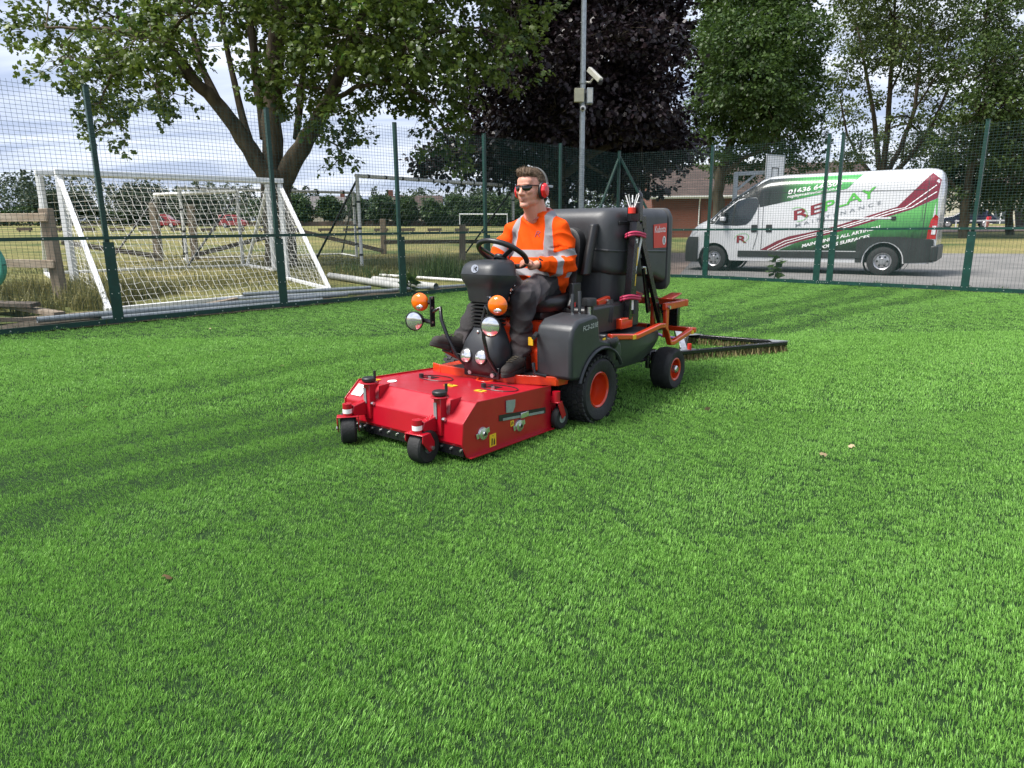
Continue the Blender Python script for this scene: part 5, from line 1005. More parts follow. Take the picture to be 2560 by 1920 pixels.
# fenders / side consoles
def fender(s):
    arc = [(-.155 + .280 * math.cos(a), .205 + .280 * math.sin(a)) for a in np.linspace(R(146), R(24), 15)]
    P = [(.205, .335), (.212, .58), (.19, .655), (.13, .695), (-.05, .712), (-.10, .70), (-.115, .64), (-.13, .555), (-.20, .535), (-.40, .50), (-.42, .42)] + arc + [(.135, .325)]
    if s < 0: P = [(-.09, .36), (-.09, .50), (-.13, .535), (-.40, .50), (-.42, .42)] + arc[:9]
    m = MB(); y0, y1 = s * .35, s * (.615 if s > 0 else .52); m.prism(P, y0, y1); f_ = m.build('fender', M['grey_plastic'], MOW, bevel=.022, seg=3)
    # arch lip
    m = MB(); lip = [(-.155 + .284 * math.cos(a), s * .616, .205 + .284 * math.sin(a)) for a in np.linspace(R(150), R(20 if s > 0 else 95), 18)]; lip = [(a_, b_ if s > 0 else -.52, c_) for a_, b_, c_ in lip]; m.tube(lip, .013, 6); m.build('arch_lip', M['grey_plastic'], f_, smooth=60)
    return f_
fen = fender(1); fender(-1)
def on_side(x0, z0, x1, z1, y):
    L = math.hypot(x1 - x0, z1 - z0); c, s = (x0 - x1) / L, (z1 - z0) / L
    return (lambda u, v: (x0 - u * c + v * s, y, z0 + u * s + v * c)), L
f, L_ = on_side(.085, .625, -.092, .637, .6185); lettering('model_lettering', 'FC3-221E', pm('pale_letter', (.5, .5, .5), .4), fen, f, L_, .030, .012, .2)
m = MB(); m.box((-.17, .617, .545), (.035, .004, .012)); m.build('yellow_mark', M['yellow'], fen)
# orange centre body and platform
m = MB(); m.prism([(.01, .33), (.04, .60), (.01, .64), (-.28, .655), (-.30, .33)], -.325, .347); m.build('centre_body', M['orange'], MOW, bevel=.02)
m = MB(); m.prism([(.075, .33), (.085, .47), (.05, .495), (.0, .50), (.0, .33)], .18, .345); m.build('front_cowl', M['orange'], MOW, bevel=.012)
m = MB(); m.lathe([(.018, 0), (.018, .004), (.012, .005)], (.078, .30, .42), (1, 0, .1), 12); m.build('cowl_badge', M['black'], MOW)
pf = [(.10, -.46), (.30, -.46), (.33, -.36), (.325, 0), (.29, .25), (.19, .50), (.10, .515), (.02, .515), (.02, -.46)]
m = MB(); m.prism(pf, .300, .318, 'xy'); plat = m.build('platform', M['orange'], MOW, bevel=.004)
m = MB(); 
for i in range(1, 7):
    a, b = pf[i], pf[i + 1] if i < 6 else pf[6]
    if a != b: m.bar((a[0], a[1], .315), (b[0], b[1], .315), .014, .058)
m.build('platform_lip', M['orange'], plat, bevel=.004)
m = MB(); m.prism([(.0, -.31), (.27, -.33), (.27, .22), (.16, .44), (.0, .44)], .320, .328, 'xy'); m.build('foot_mat', M['black'], plat)
m = MB(); m.tube([(.335, -.02, .29), (.375, .0, .285), (.385, .04, .285), (.375, .08, .285), (.335, .10, .29)], .011, 8); m.build('tie_down_loop', M['orange'], plat, smooth=60)
m = MB(); m.bar((.345, -.13, .345), (.335, .16, .345), .016, .075); lb = m.build('lamp_bracket', M['blacksatin'], MOW, bevel=.006)
for y in (-.07, .12): m = MB(); m.cyl((.35, y, .335), (.366, y, .335), .015, n=6); m.build('bolt', M['silver'], lb)
# steering column: cowl, lower housing with lamps, bellows, dash
def superring(cx, cy, z, a, b, p=3.2, n=28, sl=0):
    R_ = []
    for i in range(n):
        t = 2 * math.pi * i / n; c, s = math.cos(t), math.sin(t); R_.append((cx + a * math.copysign(abs(c) ** (2 / p), c), cy + b * math.copysign(abs(s) ** (2 / p), s), z + sl * math.copysign(abs(c) ** (2 / p), c)))
    return R_
m = MB(); m.loft([superring(0.265, 0, .325, 0.0880, 0.1277), superring(0.270, 0, .36, 0.1100, 0.1509), superring(0.275, 0, .42, 0.1188, 0.1587), superring(0.270, 0, .48, 0.1162, 0.1548), superring(0.265, 0, .53, 0.1074, 0.1409), superring(0.255, 0, .572, 0.0986, 0.1161), superring(0.247, 0, .60, 0.0880, 0.0991), superring(0.245, 0, .635, 0.0748, 0.0890)]); lh = m.build('lower_cowl', M['grey_plastic'], MOW, smooth=60)
for y in (-.072, .052):
    m = MB(); m.lathe([(.050, -.01), (.050, .012), (.044, .016)], (.384, y, .447), (1, 0, .18), 20); rg = m.build('cowl_lamp', M['black'], lh)
    m = MB(); m.lathe([(.0435, .014), (.034, .021), (.018, .026), (.001, .028)], (.384, y, .447), (1, 0, .18), 20); m.build('lens', M['chrome'], rg, smooth=60)
m = MB(); m.ell((.340, -.01, .60), (.012, .012, .012), 8, 6); m.build('bolt', M['silver'], lh)
for k in range(7):
    z = .628 + k * .0235; m = MB(); m.loft([superring(0.250, 0, z, 0.0615, 0.0840, 4), superring(0.250, 0, z + .006, 0.0820, 0.1056, 4), superring(0.250, 0, z + .013, 0.0820, 0.1056, 4), superring(0.250, 0, z + .019, 0.0623, 0.0848, 4)]); m.build('bellows_fold', M['black'], MOW, smooth=30)
m = MB(); m.loft([superring(0.250, 0, .79, 0.0874, 0.1064, 4), superring(0.245, 0, .80, 0.0950, 0.1155, 4), superring(0.240, 0, .86, 0.1079, 0.1231, 4), superring(0.237, 0, .892, 0.1216, 0.1353, 4, sl=.006), superring(0.235, 0, .925, 0.1429, 0.1566, 4, sl=.012), superring(0.235, 0, .955, 0.1444, 0.1596, 4, sl=.010)]); ds = m.build('dash_cowl', M['grey_plastic'], MOW, smooth=40)
m = MB(); m.loft([superring(0.238, 0, .956, 0.1391, 0.1560, 4, sl=.010), superring(0.235, 0, .995, 0.1332, 0.1500, 4, sl=.004), superring(0.228, 0, 1.028, 0.1228, 0.1387, 4, sl=-.004), superring(0.218, 0, 1.043, 0.1073, 0.1200, 4, sl=-.004), superring(0.208, 0, 1.049, 0.0666, 0.0750, 4)]); dt_ = m.build('dash_top', M['grey_plastic'], MOW, smooth=40)
_n = Vector((.95, .20, .22)).normalized(); bc = Vector((.368, .0, 1.0)); m = MB(); m.lathe([(.001, .006), (.026, .006), (.027, -.01)], bc, _n, 24); bd_ = m.build('round_badge', M['silver'], dt_, smooth=40)
_u = Vector((0, 1, 0)); _v = _n.cross(_u); _v = -_v if _v.z < 0 else _v
m = MB()
for poly in ([(-.012, -.015), (-.004, -.015), (-.004, .015), (-.012, .015)], [(-.003, .0), (.012, .016), (.016, .006), (.006, .0)], [(-.003, .0), (.006, .0), (.016, -.006), (.012, -.016)]):
    m.add([bc + _n * .0075 + _u * a + _v * b for a, b in poly], [(0, 1, 2, 3)])
m.build('badge_letter', M['black'], bd_, smooth=0)
m = MB(); m.ell((.372, -.03, .955), (.006, .006, .006), 8, 6); m.build('bolt', M['silver'], dt_)
for z in (.86, .885, .84): m = MB(); m.ell((.16 + (.86 - z), .128, z), (.005, .005, .005), 8, 6); m.build('bolt', M['silver'], ds)
# steering wheel
SC = Vector((.095, 0, 1.082)); SA = Vector((-.53, 0, .848)).normalized(); su = Vector((0, 1, 0)); sv = SA.cross(su).normalized()
SWR = .165
m = MB(); m.tube([SC + (su * math.cos(t) + sv * math.sin(t)) * SWR for t in np.linspace(0, 2 * math.pi, 41)], .0175, 10, False); swh = m.build('steering_wheel', M['seatvinyl'], MOW, smooth=60, fix=False)
m = MB(); m.lathe([(.045, -.05), (.05, -.035), (.045, -.02), (.001, -.015)], SC, SA, 20)
for a in (90, 210, 330): d = su * math.cos(R(a)) + sv * math.sin(R(a)); m.bar(SC - SA * .035 + d * .03, SC + d * (SWR - .01), .03, .014, up=SA)
m.build('spokes', M['seatvinyl'], swh, bevel=.004)
m = MB(); m.cyl(SC - SA * .03, SC - SA * .16, .03, .042, n=16); m.build('steering_shaft', M['black'], swh)
# lamp stalks: curved bar, carrier, indicator and work lamp on each side
def lamp_unit(s, base, elbow, top_, ind, wrk):
    m = MB(); b = Vector(base); e = Vector(elbow); t = Vector(top_)
    m.tube([b, b + (e - b) * .30 + Vector((.05, 0, -.01)), b + (e - b) * .60 + Vector((.055, 0, 0)), e + Vector((.02, 0, -.03)), e + (t - e) * .25 + Vector((0, 0, .015)), t + Vector((0, 0, -.10))], .0125, 10); st = m.build('lamp_stalk', M['blacksatin'], MOW, smooth=60)
    m = MB(); m.bar(t + Vector((0, 0, -.20)), t, .012, .042, up=(1, 0, 0)); ca = m.build('lamp_carrier', M['blacksatin'], MOW, bevel=.004)
    for dz in (-.01, -.075, -.17): m = MB(); m.cyl(t + Vector((.0, 0, dz)), t + Vector((.014, 0, dz)), .010, n=8); m.build('bolt', M['silver'], ca)
    fw = Vector((.955, .29, -.05)).normalized()
    i_ = Vector(ind); m = MB(); m.lathe([(.001, -.05), (.035, -.048), (.055, -.02), (.060, 0)], i_, fw, 24); ih = m.build('indicator_lamp', M['black'], MOW, smooth=50)
    m = MB(); m.lathe([(.061, -.004), (.058, .014), (.040, .028), (.018, .034), (.001, .035)], i_, fw, 24); il = m.build('amber_lens', M['amber'], ih, smooth=60)
    m = MB(); q = fw.cross(Vector((0, 0, 1))).normalized(); u2 = q.cross(fw); m.ell(i_ + fw * .022 - u2 * .026, (.014, .038, .018), 14, 8); m.build('clear_lens', M['chrome'], ih, smooth=60)
    k_ = Vector(wrk); m = MB(); m.lathe([(.001, -.085), (.028, -.08), (.05, -.045), (.063, -.01), (.066, .008), (.061, .010)], k_, fw, 24); wh_ = m.build('work_lamp', M['black'], MOW, smooth=50)
    m = MB(); m.lathe([(.0605, .006), (.045, .014), (.02, .018), (.001, .019)], k_, fw, 24); m.build('lens', M['chrome'], wh_, smooth=60)
    m = MB(); m.cyl(i_ - fw * .03, Vector((t.x, t.y, i_.z)), .015, n=8); m.cyl(k_ - fw * .07, Vector((t.x, t.y, k_.z)), .015, n=8); m.build('lamp_pivot', M['black'], ca)
lamp_unit(-1, (.345, -.10, .36), (.40, -.255, .70), (.42, -.335, .815), (.44, -.425, .775), (.44, -.485, .645))
lamp_unit(1, (.345, .14, .36), (.40, .10, .735), (.43, .165, .845), (.45, .245, .795), (.46, .195, .665))
# seat
m = MB(); m.loft([superring(-.26, 0, .70, .24, .245, 4), superring(-.26, 0, .735, .265, .265, 4), superring(-.26, 0, .775, .265, .265, 4), superring(-.27, 0, .80, .235, .24, 4)]); st_ = m.build('seat', M['seatvinyl'], MOW, smooth=50)
def slab(c, a, b, t, lean, p=4):
    """rounded slab standing across x, leaning back"""
    rings = []
    for k, (q, sc) in enumerate(((-.5, .86), (-.35, 1.0), (.35, 1.0), (.5, .86))):
        ring = []
        for i in range(28):
            th = 2 * math.pi * i / 28; cc, ss = math.cos(th), math.sin(th); y = b * sc * math.copysign(abs(cc) ** (2 / p), cc); z = a * sc * math.copysign(abs(ss) ** (2 / p), ss); ring.append((c[0] + q * t - z * lean, c[1] + y, c[2] + z))
        rings.append(ring)
    return rings
m = MB(); m.loft(slab((-.485, 0, 1.0), .25, .235, .11, .20)); m.build('backrest', M['seatvinyl'], st_, smooth=50)
m = MB(); m.box((-.27, 0, .675), (.42, .40, .06)); m.box((-.27, 0, .63), (.30, .3, .06)); m.build('seat_suspension', M['black'], st_, bevel=.015)
for s in (1, -1):
    m = MB(); m.loft([superring(-.475 - .11 * q, s * .275, .92 + .35 * q, .046 - .008 * q, .026, 3, 20) for q in (0, .06, .5, .94, 1.0)] ); ar = m.build('armrest', M['seatvinyl'], st_, smooth=50, bevel=.012)
m = MB(); m.box((-.33, .285, .80), (.10, .04, .16)); m.cyl((-.30, .29, .80), (-.24, .30, .72), .02, n=8); m.build('belt_buckle_arm', M['black'], st_, bevel=.01)
m = MB(); m.box((-.285, .30, .735), (.035, .02, .03)); m.build('red_button', M['decalred'], st_)
# controls on the near console
for (x, y, tx, ty_, hh) in ((-.02, .47, -.035, .46, .135), (-.055, .50, -.075, .485, .15)):
    m = MB(); m.tube([(x, y, .70), (x, y, .76), (tx, ty_, .70 + hh)], [.009, .012, .013], 8); lv = m.build('control_lever', M['grey_plastic'], MOW, smooth=60)
    m = MB(); m.cyl((x, y, .70), (x, y, .735), .0095, n=10); m.build('lever_ferrule', M['silver'], lv)
m = MB(); m.cyl((-.115, .535, .70), (-.115, .535, .75), .012, n=10); m.build('fuel_stub', M['silver'], MOW)
m = MB(); m.lathe([(.001, .8), (.045, .8), (.048, .785), (.048, .755), (.03, .75), (.03, .70)], (-.17, .50, 0), (0, 0, 1), 20); m.build('breather_cap', M['black'], MOW)
m = MB(); m.cyl((.215, .36, .605), (.30, .40, .595), .014, n=10); lt = m.build('latch_handle', M['black'], MOW)
m = MB(); m.box((.275, .36, .565), (.006, .035, .05)); m.build('yellow_tag', M['yellow'], lt)
m = MB(); m.tube([(.245, .36, .42), (.29, .39, .43), (.29, .40, .37), (.25, .46, .355)], .011, 8); m.build('step_pedal', M['blacksatin'], MOW, smooth=60)
m = MB(); m.bar((.30, -.20, .40), (.42, -.22, .47), .10, .02); m.build('drive_pedal', M['black'], MOW, bevel=.006)
# rear body: black fuel tank / side skirts, orange frame
for s in (1, -1):
    m = MB(); m.loft([[(x, s * .30, zl + .02), (x, s * .30, zh), (x, s * (.30 + w_), zh), (x, s * (.30 + w_ + .012), (zl + zh) / 2 + .03), (x, s * (.30 + w_ * .8), zl)] for x, zl, zh, w_ in ((-.36, .30, .54, .27), (-.55, .275, .515, .285), (-.85, .275, .50, .285), (-1.02, .32, .50, .27), (-1.08, .40, .50, .24))]); sk = m.build('side_tank', M['grey_plastic'], MOW, smooth=40, bevel=.015)
    m = MB(); m.lathe([(.045, 0), (.052, .02), (.052, .05), (.04, .065), (.001, .07)], (-.30, s * .585, .48), (.12, s * .25, 1), 20); m.lathe([(.055, -.09), (.04, 0)], (-.30, s * .585, .48), (.12, s * .25, 1), 20); m.build('filler_cap', M['black'], sk, smooth=40)
    rp_ = [(-.27, .545), (-.62, .50), (-.98, .535), (-1.05, .53), (-1.10, .49), (-1.16, .385), (-1.22, .378), (-1.55, .432)]
    m = MB(); m.loft([[(x + dx * .5, s * (.60 + dy), z + dz) for dx, dy, dz in ((0, .02, -.018), (0, .02, .018), (0, -.02, .018), (0, -.02, -.018))] for x, z in rp_]); fr_ = m.build('frame_rail', M['orange'], MOW, bevel=.006)
    for xx, zz in ((-.57, .506), (-1.54, .42)): m = MB(); m.box((xx, s * .6215, zz), (.045, .003, .03), (0, R(0), 0)); m.build('yellow_sticker', M['yellow'], fr_)
m = MB(); m.bar((-1.60, -.62, .43), (-1.60, .62, .43), .04, .04); m.bar((-1.28, .40, .40), (-1.28, .40, .66), .03, .05); m.bar((-1.28, -.40, .40), (-1.28, -.40, .66), .03, .05); m.build('rear_cross_bar', M['orange'], MOW, bevel=.006)
for s in (1, -1):
    m = MB(); m.bar((-1.26, s * .50, .64), (-1.64, s * .50, .64), .035, .055); m.bar((-1.30, s * .50, .40), (-1.30, s * .50, .66), .03, .05); m.bar((-1.29, s * .50, .70), (-1.60, s * .44, .715), .09, .015); lf = m.build('lift_frame', M['orange'], MOW, bevel=.006)
    for zz in (.42, .635): m = MB(); m.cyl((-1.30, s * .52, zz), (-1.30, s * .535, zz), .015, n=8); m.build('bolt', M['silver'], lf)
m = MB(); m.bar((-1.64, -.52, .64), (-1.64, .52, .64), .05, .055); m.build('rear_bumper_bar', M['orange'], MOW, bevel=.006)
m = MB(); m.box((-1.62, .38, .52), (.05, .16, .20)); m.box((-1.52, .30, .44), (.10, .10, .05)); m.build('rear_bracket', M['blacksatin'], MOW, bevel=.005)
m = MB(); m.box((-.60, .56, .565), (.16, .08, .075)); m.build('post_foot', M['orange'], MOW, bevel=.006)
m = MB(); m.prism([(-.40, .63), (-.36, .74), (-.52, .76), (-.55, .70), (-.44, .69)], .46, .50); hb_ = m.build('hinge_plate', M['orange'], MOW, bevel=.004)
for xx, zz in ((-.40, .70), (-.48, .73)): m = MB(); m.cyl((xx, .50, zz), (xx, .512, zz), .012, n=8); m.build('bolt', M['silver'], hb_)
m = MB(); m.prism([(-.88, .66), (-.86, .78), (-1.02, .74), (-1.0, .68)], .46, .50); m.build('hinge_plate', M['orange'], MOW, bevel=.004)
m = MB(); m.box((-.62, .30, .62), (.75, .26, .20)); m.box((-1.05, 0, .55), (.35, .6, .12)); m.build('engine_bay', M['black'], MOW, bevel=.02)
for x in (-.53, -.50): m = MB(); m.tube([(x, .50, .72), (x + .06, .54, .68), (x + .08, .54, .60), (x + .06, .52, .54)], .022, 8); m.build('hose', M['rubber'], MOW, smooth=60)
# hopper
def hring(x, w, z0, z1, rt=.07, rb=.05):
    P = []
    def arc(cy, cz, r, a0, a1):
        for k in range(6): a = R(a0 + (a1 - a0) * k / 5); P.append((x, cy + r * math.cos(a), cz + r * math.sin(a)))
    arc(w - rt, z1 - rt, rt, 0, 90); arc(-w + rt, z1 - rt, rt, 90, 180); arc(-w + rb, z0 + rb, rb, 180, 270); arc(w - rb, z0 + rb, rb, 270, 360); return P
m = MB(); m.loft([hring(-.275, .34, .97, 1.26, .10), hring(-.280, .39, .95, 1.295, .10), hring(-.295, .43, .93, 1.325, .10), hring(-.325, .465, .915, 1.348, .10), hring(-.37, .49, .905, 1.362, .10), hring(-.44, .505, .90, 1.37, .09), hring(-.70, .51, .885, 1.372, .08), hring(-1.10, .51, .85, 1.368, .07), hring(-1.30, .51, .80, 1.365), hring(-1.312, .49, .81, 1.35)]); HOP = m.build('hopper', M['hopperp'], MOW, smooth=45)
m = MB(); m.loft([hring(-.31, .38, .70, .99), hring(-.33, .42, .68, .99), hring(-.40, .455, .67, .99), hring(-.75, .465, .69, .99), hring(-1.15, .455, .72, .99), hring(-1.24, .40, .76, .95)]); m.build('hopper_base', M['hopperp'], HOP, smooth=45)
m = MB(); m.loft([hring(-1.318, .50, .755, 1.365), hring(-1.325, .515, .74, 1.378), hring(-1.372, .515, .74, 1.378), hring(-1.378, .50, .755, 1.36), hring(-1.385, .51, .74, 1.372), hring(-1.43, .50, .755, 1.355), hring(-1.455, .46, .80, 1.31)]); m.build('hopper_lid', M['hopperp'], HOP, smooth=45)
m = MB(); m.tube([(-.30, .475, 1.075), (-.40, .505, 1.07), (-.8, .511, 1.06), (-1.28, .516, 1.045)], .008, 6); m.tube([(-.279, -.42, 1.08), (-.279, .42, 1.08), (-.30, .475, 1.075)], .008, 6); m.build('moulded_rib', M['hopperp'], HOP, smooth=60)
m = MB(); m.box((-.62, .506, 1.262), (.42, .010, .028)); m.build('grip_recess', M['black'], HOP, bevel=.004)
m = MB(); m.prism([(-1.02, 1.25), (-1.285, 1.262), (-1.29, 1.075), (-1.04, 1.075)], .5105, .5155); dc = m.build('red_panel_sticker', M['decalred'], HOP, smooth=0)
f, L_ = on_side(-1.045, 1.188, -1.262, 1.195, .5168); lettering('brand_lettering', 'Kubota', M['letterwhite'], dc, f, L_, .05, .004)
m = MB(); m.lathe([(.001, .002), (.034, .002)], (-1.235, .516, 1.13), (0, 1, 0), 24); rd = m.build('round_sticker', M['letterwhite'], dc, smooth=0)
f, L_ = on_side(-1.221, 1.107, -1.252, 1.107, .5195); lettering('sticker_letter', 'R', pm('navy_ink', (.02, .03, .06), .5), rd, f, .031, .045, .03)
HOP.scale = (.850, .765, 1.0); HOP.location = (-.612 + .275 * .850, 0, .010)
# lift post, brace, gas strut, straps
m = MB(); m.bar((-.64, .575, .585), (-.715, .575, 1.275), .055, .05, up=(1, 0, 0)); PO = m.build('ramp_post', M['blacksatin'], MOW, bevel=.004)
for k in range(9):
    z = .68 + k * .065; x = -.64 - (z - .585) * .1087; m = MB(); m.cyl((x + .012, .60, z), (x + .012, .6045, z), .009, n=8); m.build('hole', M['black'], PO)
m = MB(); m.bar((-.745, .56, .60), (-.745, .56, 1.31), .03, .05, up=(1, 0, 0)); m.bar((-.76, .575, 1.25), (-1.20, .575, .46), .03, .055, up=(1, 0, .5)); m.bar((-.90, .55, 1.02), (-1.02, .55, .60), .02, .05, up=(1, 0, .3)); m.build('ramp_brace', M['blacksatin'], MOW, bevel=.004)
m = MB(); m.box((-.70, .575, 1.34), (.03, .10, .13)); m.box((-.775, .575, 1.36), (.045, .035, .17)); m.ell((-.775, .575, 1.445), (.03, .02, .035)); m.box((-.84, .56, 1.27), (.06, .05, .09)); m.box((-.86, .56, 1.19), (.04, .05, .09)); m.build('hinge_head', M['blacksatin'], MOW, bevel=.004)
m = MB(); m.tube([(-.70, .545, .66), (-.775, .60, 1.18)], .0095, 10); gs = m.build('white_rod', M['letterwhite'], MOW)
m = MB(); m.tube([(-.69, .60, .62), (-.705, .60, .72)], .016, 10); m.build('rod_end', M['black'], gs)
for z, x in ((1.175, -.73), (.735, -.68)):
    m = MB()
    for dz in (0, .016): m.tube([(x + .11 * math.cos(a), .575 + .05 * math.sin(a), z + dz + .01 * math.sin(2 * a)) for a in np.linspace(0, 2 * math.pi, 20)], .0095, 7, False)
    m.build('pink_strap', M['pinkcord'], MOW, smooth=60, fix=False)
m = MB(); m.cyl((-.665, .575, 1.33), (-.665, .575, 1.37), .027, n=12); cu_ = m.build('brush_holder', M['decalred'], MOW)
for k in range(5): a = k * 1.2; m = MB(); m.tube([(-.665 + .015 * math.cos(a), .575 + .015 * math.sin(a), 1.36), (-.665 + .05 * math.cos(a), .575 + .05 * math.sin(a), 1.455)], .0035, 5); m.build('cable_tie', M['letterwhite'], cu_)
for z, x, h_ in ((1.03, -.745, .13), (.865, -.725, .085)): m = MB(); m.box((x + .015, .5895, z), (.030, .004, h_), (0, R(-6), 0)); m.build('yellow_sticker', M['yellow'], PO)
m = MB(); m.box((-.665, .602, .69), (.03, .003, .07)); m.build('white_sticker', M['letterwhite'], PO)
m = MB(); m.box((-.70, .602, 1.14), (.028, .003, .03)); m.build('white_sticker', M['letterwhite'], PO)
m = MB(); m.tube([(-.80, .60, .95), (-.84, .60, .95), (-.86, .60, .90)], .008, 8); m.build('locking_pin', M['silver'], MOW, smooth=60)

for o_ in kids(MOW):
    if o_.name.split('.')[0] in ('ramp_post', 'ramp_brace', 'hinge_head', 'white_rod', 'pink_strap', 'brush_holder', 'locking_pin', 'post_foot', 'hinge_plate', 'hose'): o_.location = (-.13, -.125, .008)

# ------------------------------------------------------------------ brush deck
DX = .62
_dm = Matrix.Rotation(MRZ, 3, 'Z') @ Vector((DX, 0, 0))
DECK = thing('brush_deck', 'glossy red brush deck on caster wheels mounted in front of the sweeper', 'brush deck', MO + _dm, MRZ)
class DB(MB):
    def build(s, name, mat, parent=None, **k):
        s.v = [(p[0] - DX, p[1], p[2]) for p in s.v]; return MB.build(s, name, mat, parent, **k)
YN, YF = .474, -.515
prof = [(1.0, .045), (1.032, .112), (1.024, .228), (.912, .322), (.22, .283), (.22, .028)]
m = DB(); m.loft([[(x, YF + .004, z) for x, z in prof], [(x, YN - .004, z) for x, z in prof]], caps=False); HS = m.build('housing', M['red'], DECK, smooth=20, bevel=.006)
for y0, y1 in ((YN - .008, YN), (YF, YF + .008)):
    m = DB(); P = [(1.008, .035), (1.040, .110), (1.031, .232), (.915, .331), (.216, .292), (.212, .018), (.25, .012)]; m.prism(P, y0, y1); sp_ = m.build('side_plate', M['red'], DECK, bevel=.003)
    m = DB(); s_ = 1 if y0 > 0 else -1; yy = YN if s_ > 0 else YF
    m.bar((.215, yy + s_ * .012, .018), (1.0, yy + s_ * .012, .036), .03, .005); m.build('bottom_flange', M['red'], sp_)
    for x, z in ((.875, .143), (.548, .112)):
        m = DB(); m.lathe([(.001, .022), (.014, .022), (.016, .016), (.034, .012), (.038, 0)], (x, yy, z), (0, s_, 0), 20); bh = m.build('bearing_housing', M['silver'], sp_, smooth=40)
        m = DB(); m.bar((x - .055, yy + s_ * .004, z + .012), (x + .055, yy + s_ * .004, z - .008), .004, .03); m.build('bearing_flange', M['silver'], bh, bevel=.001)
        m = DB(); m.lathe([(.001, .0235), (.011, .0235), (.012, .02)], (x, yy, z), (0, s_, 0), 16); m.build('shaft_end', M['black'], bh)
    if s_ > 0:
        m = DB(); m.prism([(.733, .215), (.28, .166), (.28, .128), (.733, .179)], yy + .0005, yy + .003); sl = m.build('adjust_slot', M['black'], sp_, smooth=0)
        m = DB(); m.prism([(.70, .190), (.30, .148), (.30, .134), (.70, .176)], yy + .003, yy + .007); m.build('slide_bar', M['galv'], sl, smooth=0)
        m = DB(); m.box((.50, yy + .008, .168), (.075, .008, .034)); m.build('slide_block', M['silver'], sl, bevel=.003)
        m = DB(); m.prism([(.671, .288), (.585, .278), (.590, .235), (.610, .207), (.671, .216)], yy + .003, yy + .006); m.build('scale_plate', M['galv'], sp_, smooth=0)
        for (a, b, c, d) in ((.79, .083, .056, .072), (.613, .14, .030, .034)):
            m = DB(); m.box((a, yy + .002, b), (c, .003, d)); ys = m.build('warning_sticker', M['yellow'], sp_, smooth=0)
            if c > .04:
                m = DB(); m.prism([(a + .015, b - .028), (a + .006, b - .028), (a + .002, b + .012), (a + .012, b + .012)], yy + .0037, yy + .0045); m.prism([(a - .004, b - .028), (a - .016, b - .028), (a - .016, b + .0), (a - .010, b + .012), (a - .005, b - .01)], yy + .0037, yy + .0045); m.prism([(a + .004, b + .024), (a - .004, b + .024), (a, b + .031)], yy + .0037, yy + .0045); m.build('sticker_symbol', M['black'], ys, smooth=0)
            else:
                m = DB(); m.tube([(a + .007, yy + .004, b - .008), (a + .007, yy + .004, b + .006), (a, yy + .004, b + .010), (a - .006, yy + .004, b + .004), (a - .003, yy + .004, b - .006)], .0022, 5); m.build('sticker_symbol', M['black'], ys, smooth=0)
def deck_z(x): return .322 + (.283 - .322) * (.912 - x) / (.912 - .22)
# front bottom bar with bolts and the brush under the deck
m = DB(); m.bar((1.020, YF + .06, .070), (1.020, YN - .01, .070), .012, .052); fb_ = m.build('front_flap_bar', M['blacksatin'], DECK, smooth=0)
for k in range(13): y = YF + .10 + k * .072; m = DB(); m.cyl((1.026, y, .078), (1.034, y, .078), .007, n=8); m.build('bolt', M['silver'], fb_)
m = DB(); rb_ = np.random.default_rng(4); 
m.cyl((.80, YF + .03, .125), (.80, YN - .03, .125), .05, n=14); bk_ = m.build('roller_brush', M['black'], DECK)
m = DB()
for k in range(900):
    a = rb_.uniform(math.pi * 1.02, math.pi * 1.98); y = rb_.uniform(YF + .03, YN - .02); c = Vector((.80 + .05 * math.cos(a), y, .125 + .05 * math.sin(a))); e = Vector((.80 + .112 * math.cos(a), y + rb_.normal(0, .004), .125 + .112 * math.sin(a))); m.tube([c, e], .0016, 3, False)
stuff(m.build('bristles', pm('grey_bristle', (.10, .10, .10), .6, var=.4, scale=60), bk_, smooth=0, fix=False))
# top details
for cx_, cy_ in ((.52, -.22), (.49, .285)):
    m = DB(); m.tube([(cx_ + .085 * math.cos(a), cy_ + .125 * math.sin(a), deck_z(cx_ + .085 * math.cos(a)) + .003) for a in np.linspace(0, 2 * math.pi, 28)], .003, 5, False); m.build('access_cover_edge', M['black'], HS, smooth=0, fix=False)
    for i in range(5):
        for j in range(4): m = DB(); x_ = cx_ - .03 + .016 * j; y_ = cy_ - .085 + .018 * i; m.box((x_, y_, deck_z(x_) + .0015), (.010, .011, .003)); m.build('vent_slot', M['black'], HS, smooth=0)
    m = DB(); m.cyl((cx_ + .04, cy_ - .02, deck_z(cx_)), (cx_ + .04, cy_ - .02, deck_z(cx_) + .018), .010, n=10); m.build('cover_bolt', M['silver'], HS)
    m = DB(); m.cyl((cx_ + .045, cy_ - .09, deck_z(cx_) + .002), (cx_ + .045, cy_ - .09, deck_z(cx_) + .028), .016, n=12); m.build('cover_knob', M['black'], HS)
for x_, y_, w1, w2 in ((.64, .02, .05, .075), (.64, .26, .045, .065), (.83, -.44, .035, .05)):
    m = DB(); m.box((x_, y_, deck_z(x_) + .003), (w1, w2, .003), (0, R(-3.2), 0)); ys = m.build('warning_sticker', M['yellow'], HS, smooth=0)
    m = DB(); m.box((x_, y_, deck_z(x_) + .0055), (w1 * .35, w2 * .35, .002), (0, R(-3.2), R(30))); m.build('sticker_symbol', M['black'], ys, smooth=0)
m = DB(); m.lathe([(.001, .004), (.03, .004)], (.80, -.33, deck_z(.80)), (0.05, 0, 1), 20); m.build('round_sticker', M['letterwhite'], HS, smooth=0)
_sl = math.atan2(.322 - .228, .912 - 1.024)
m = DB(); 
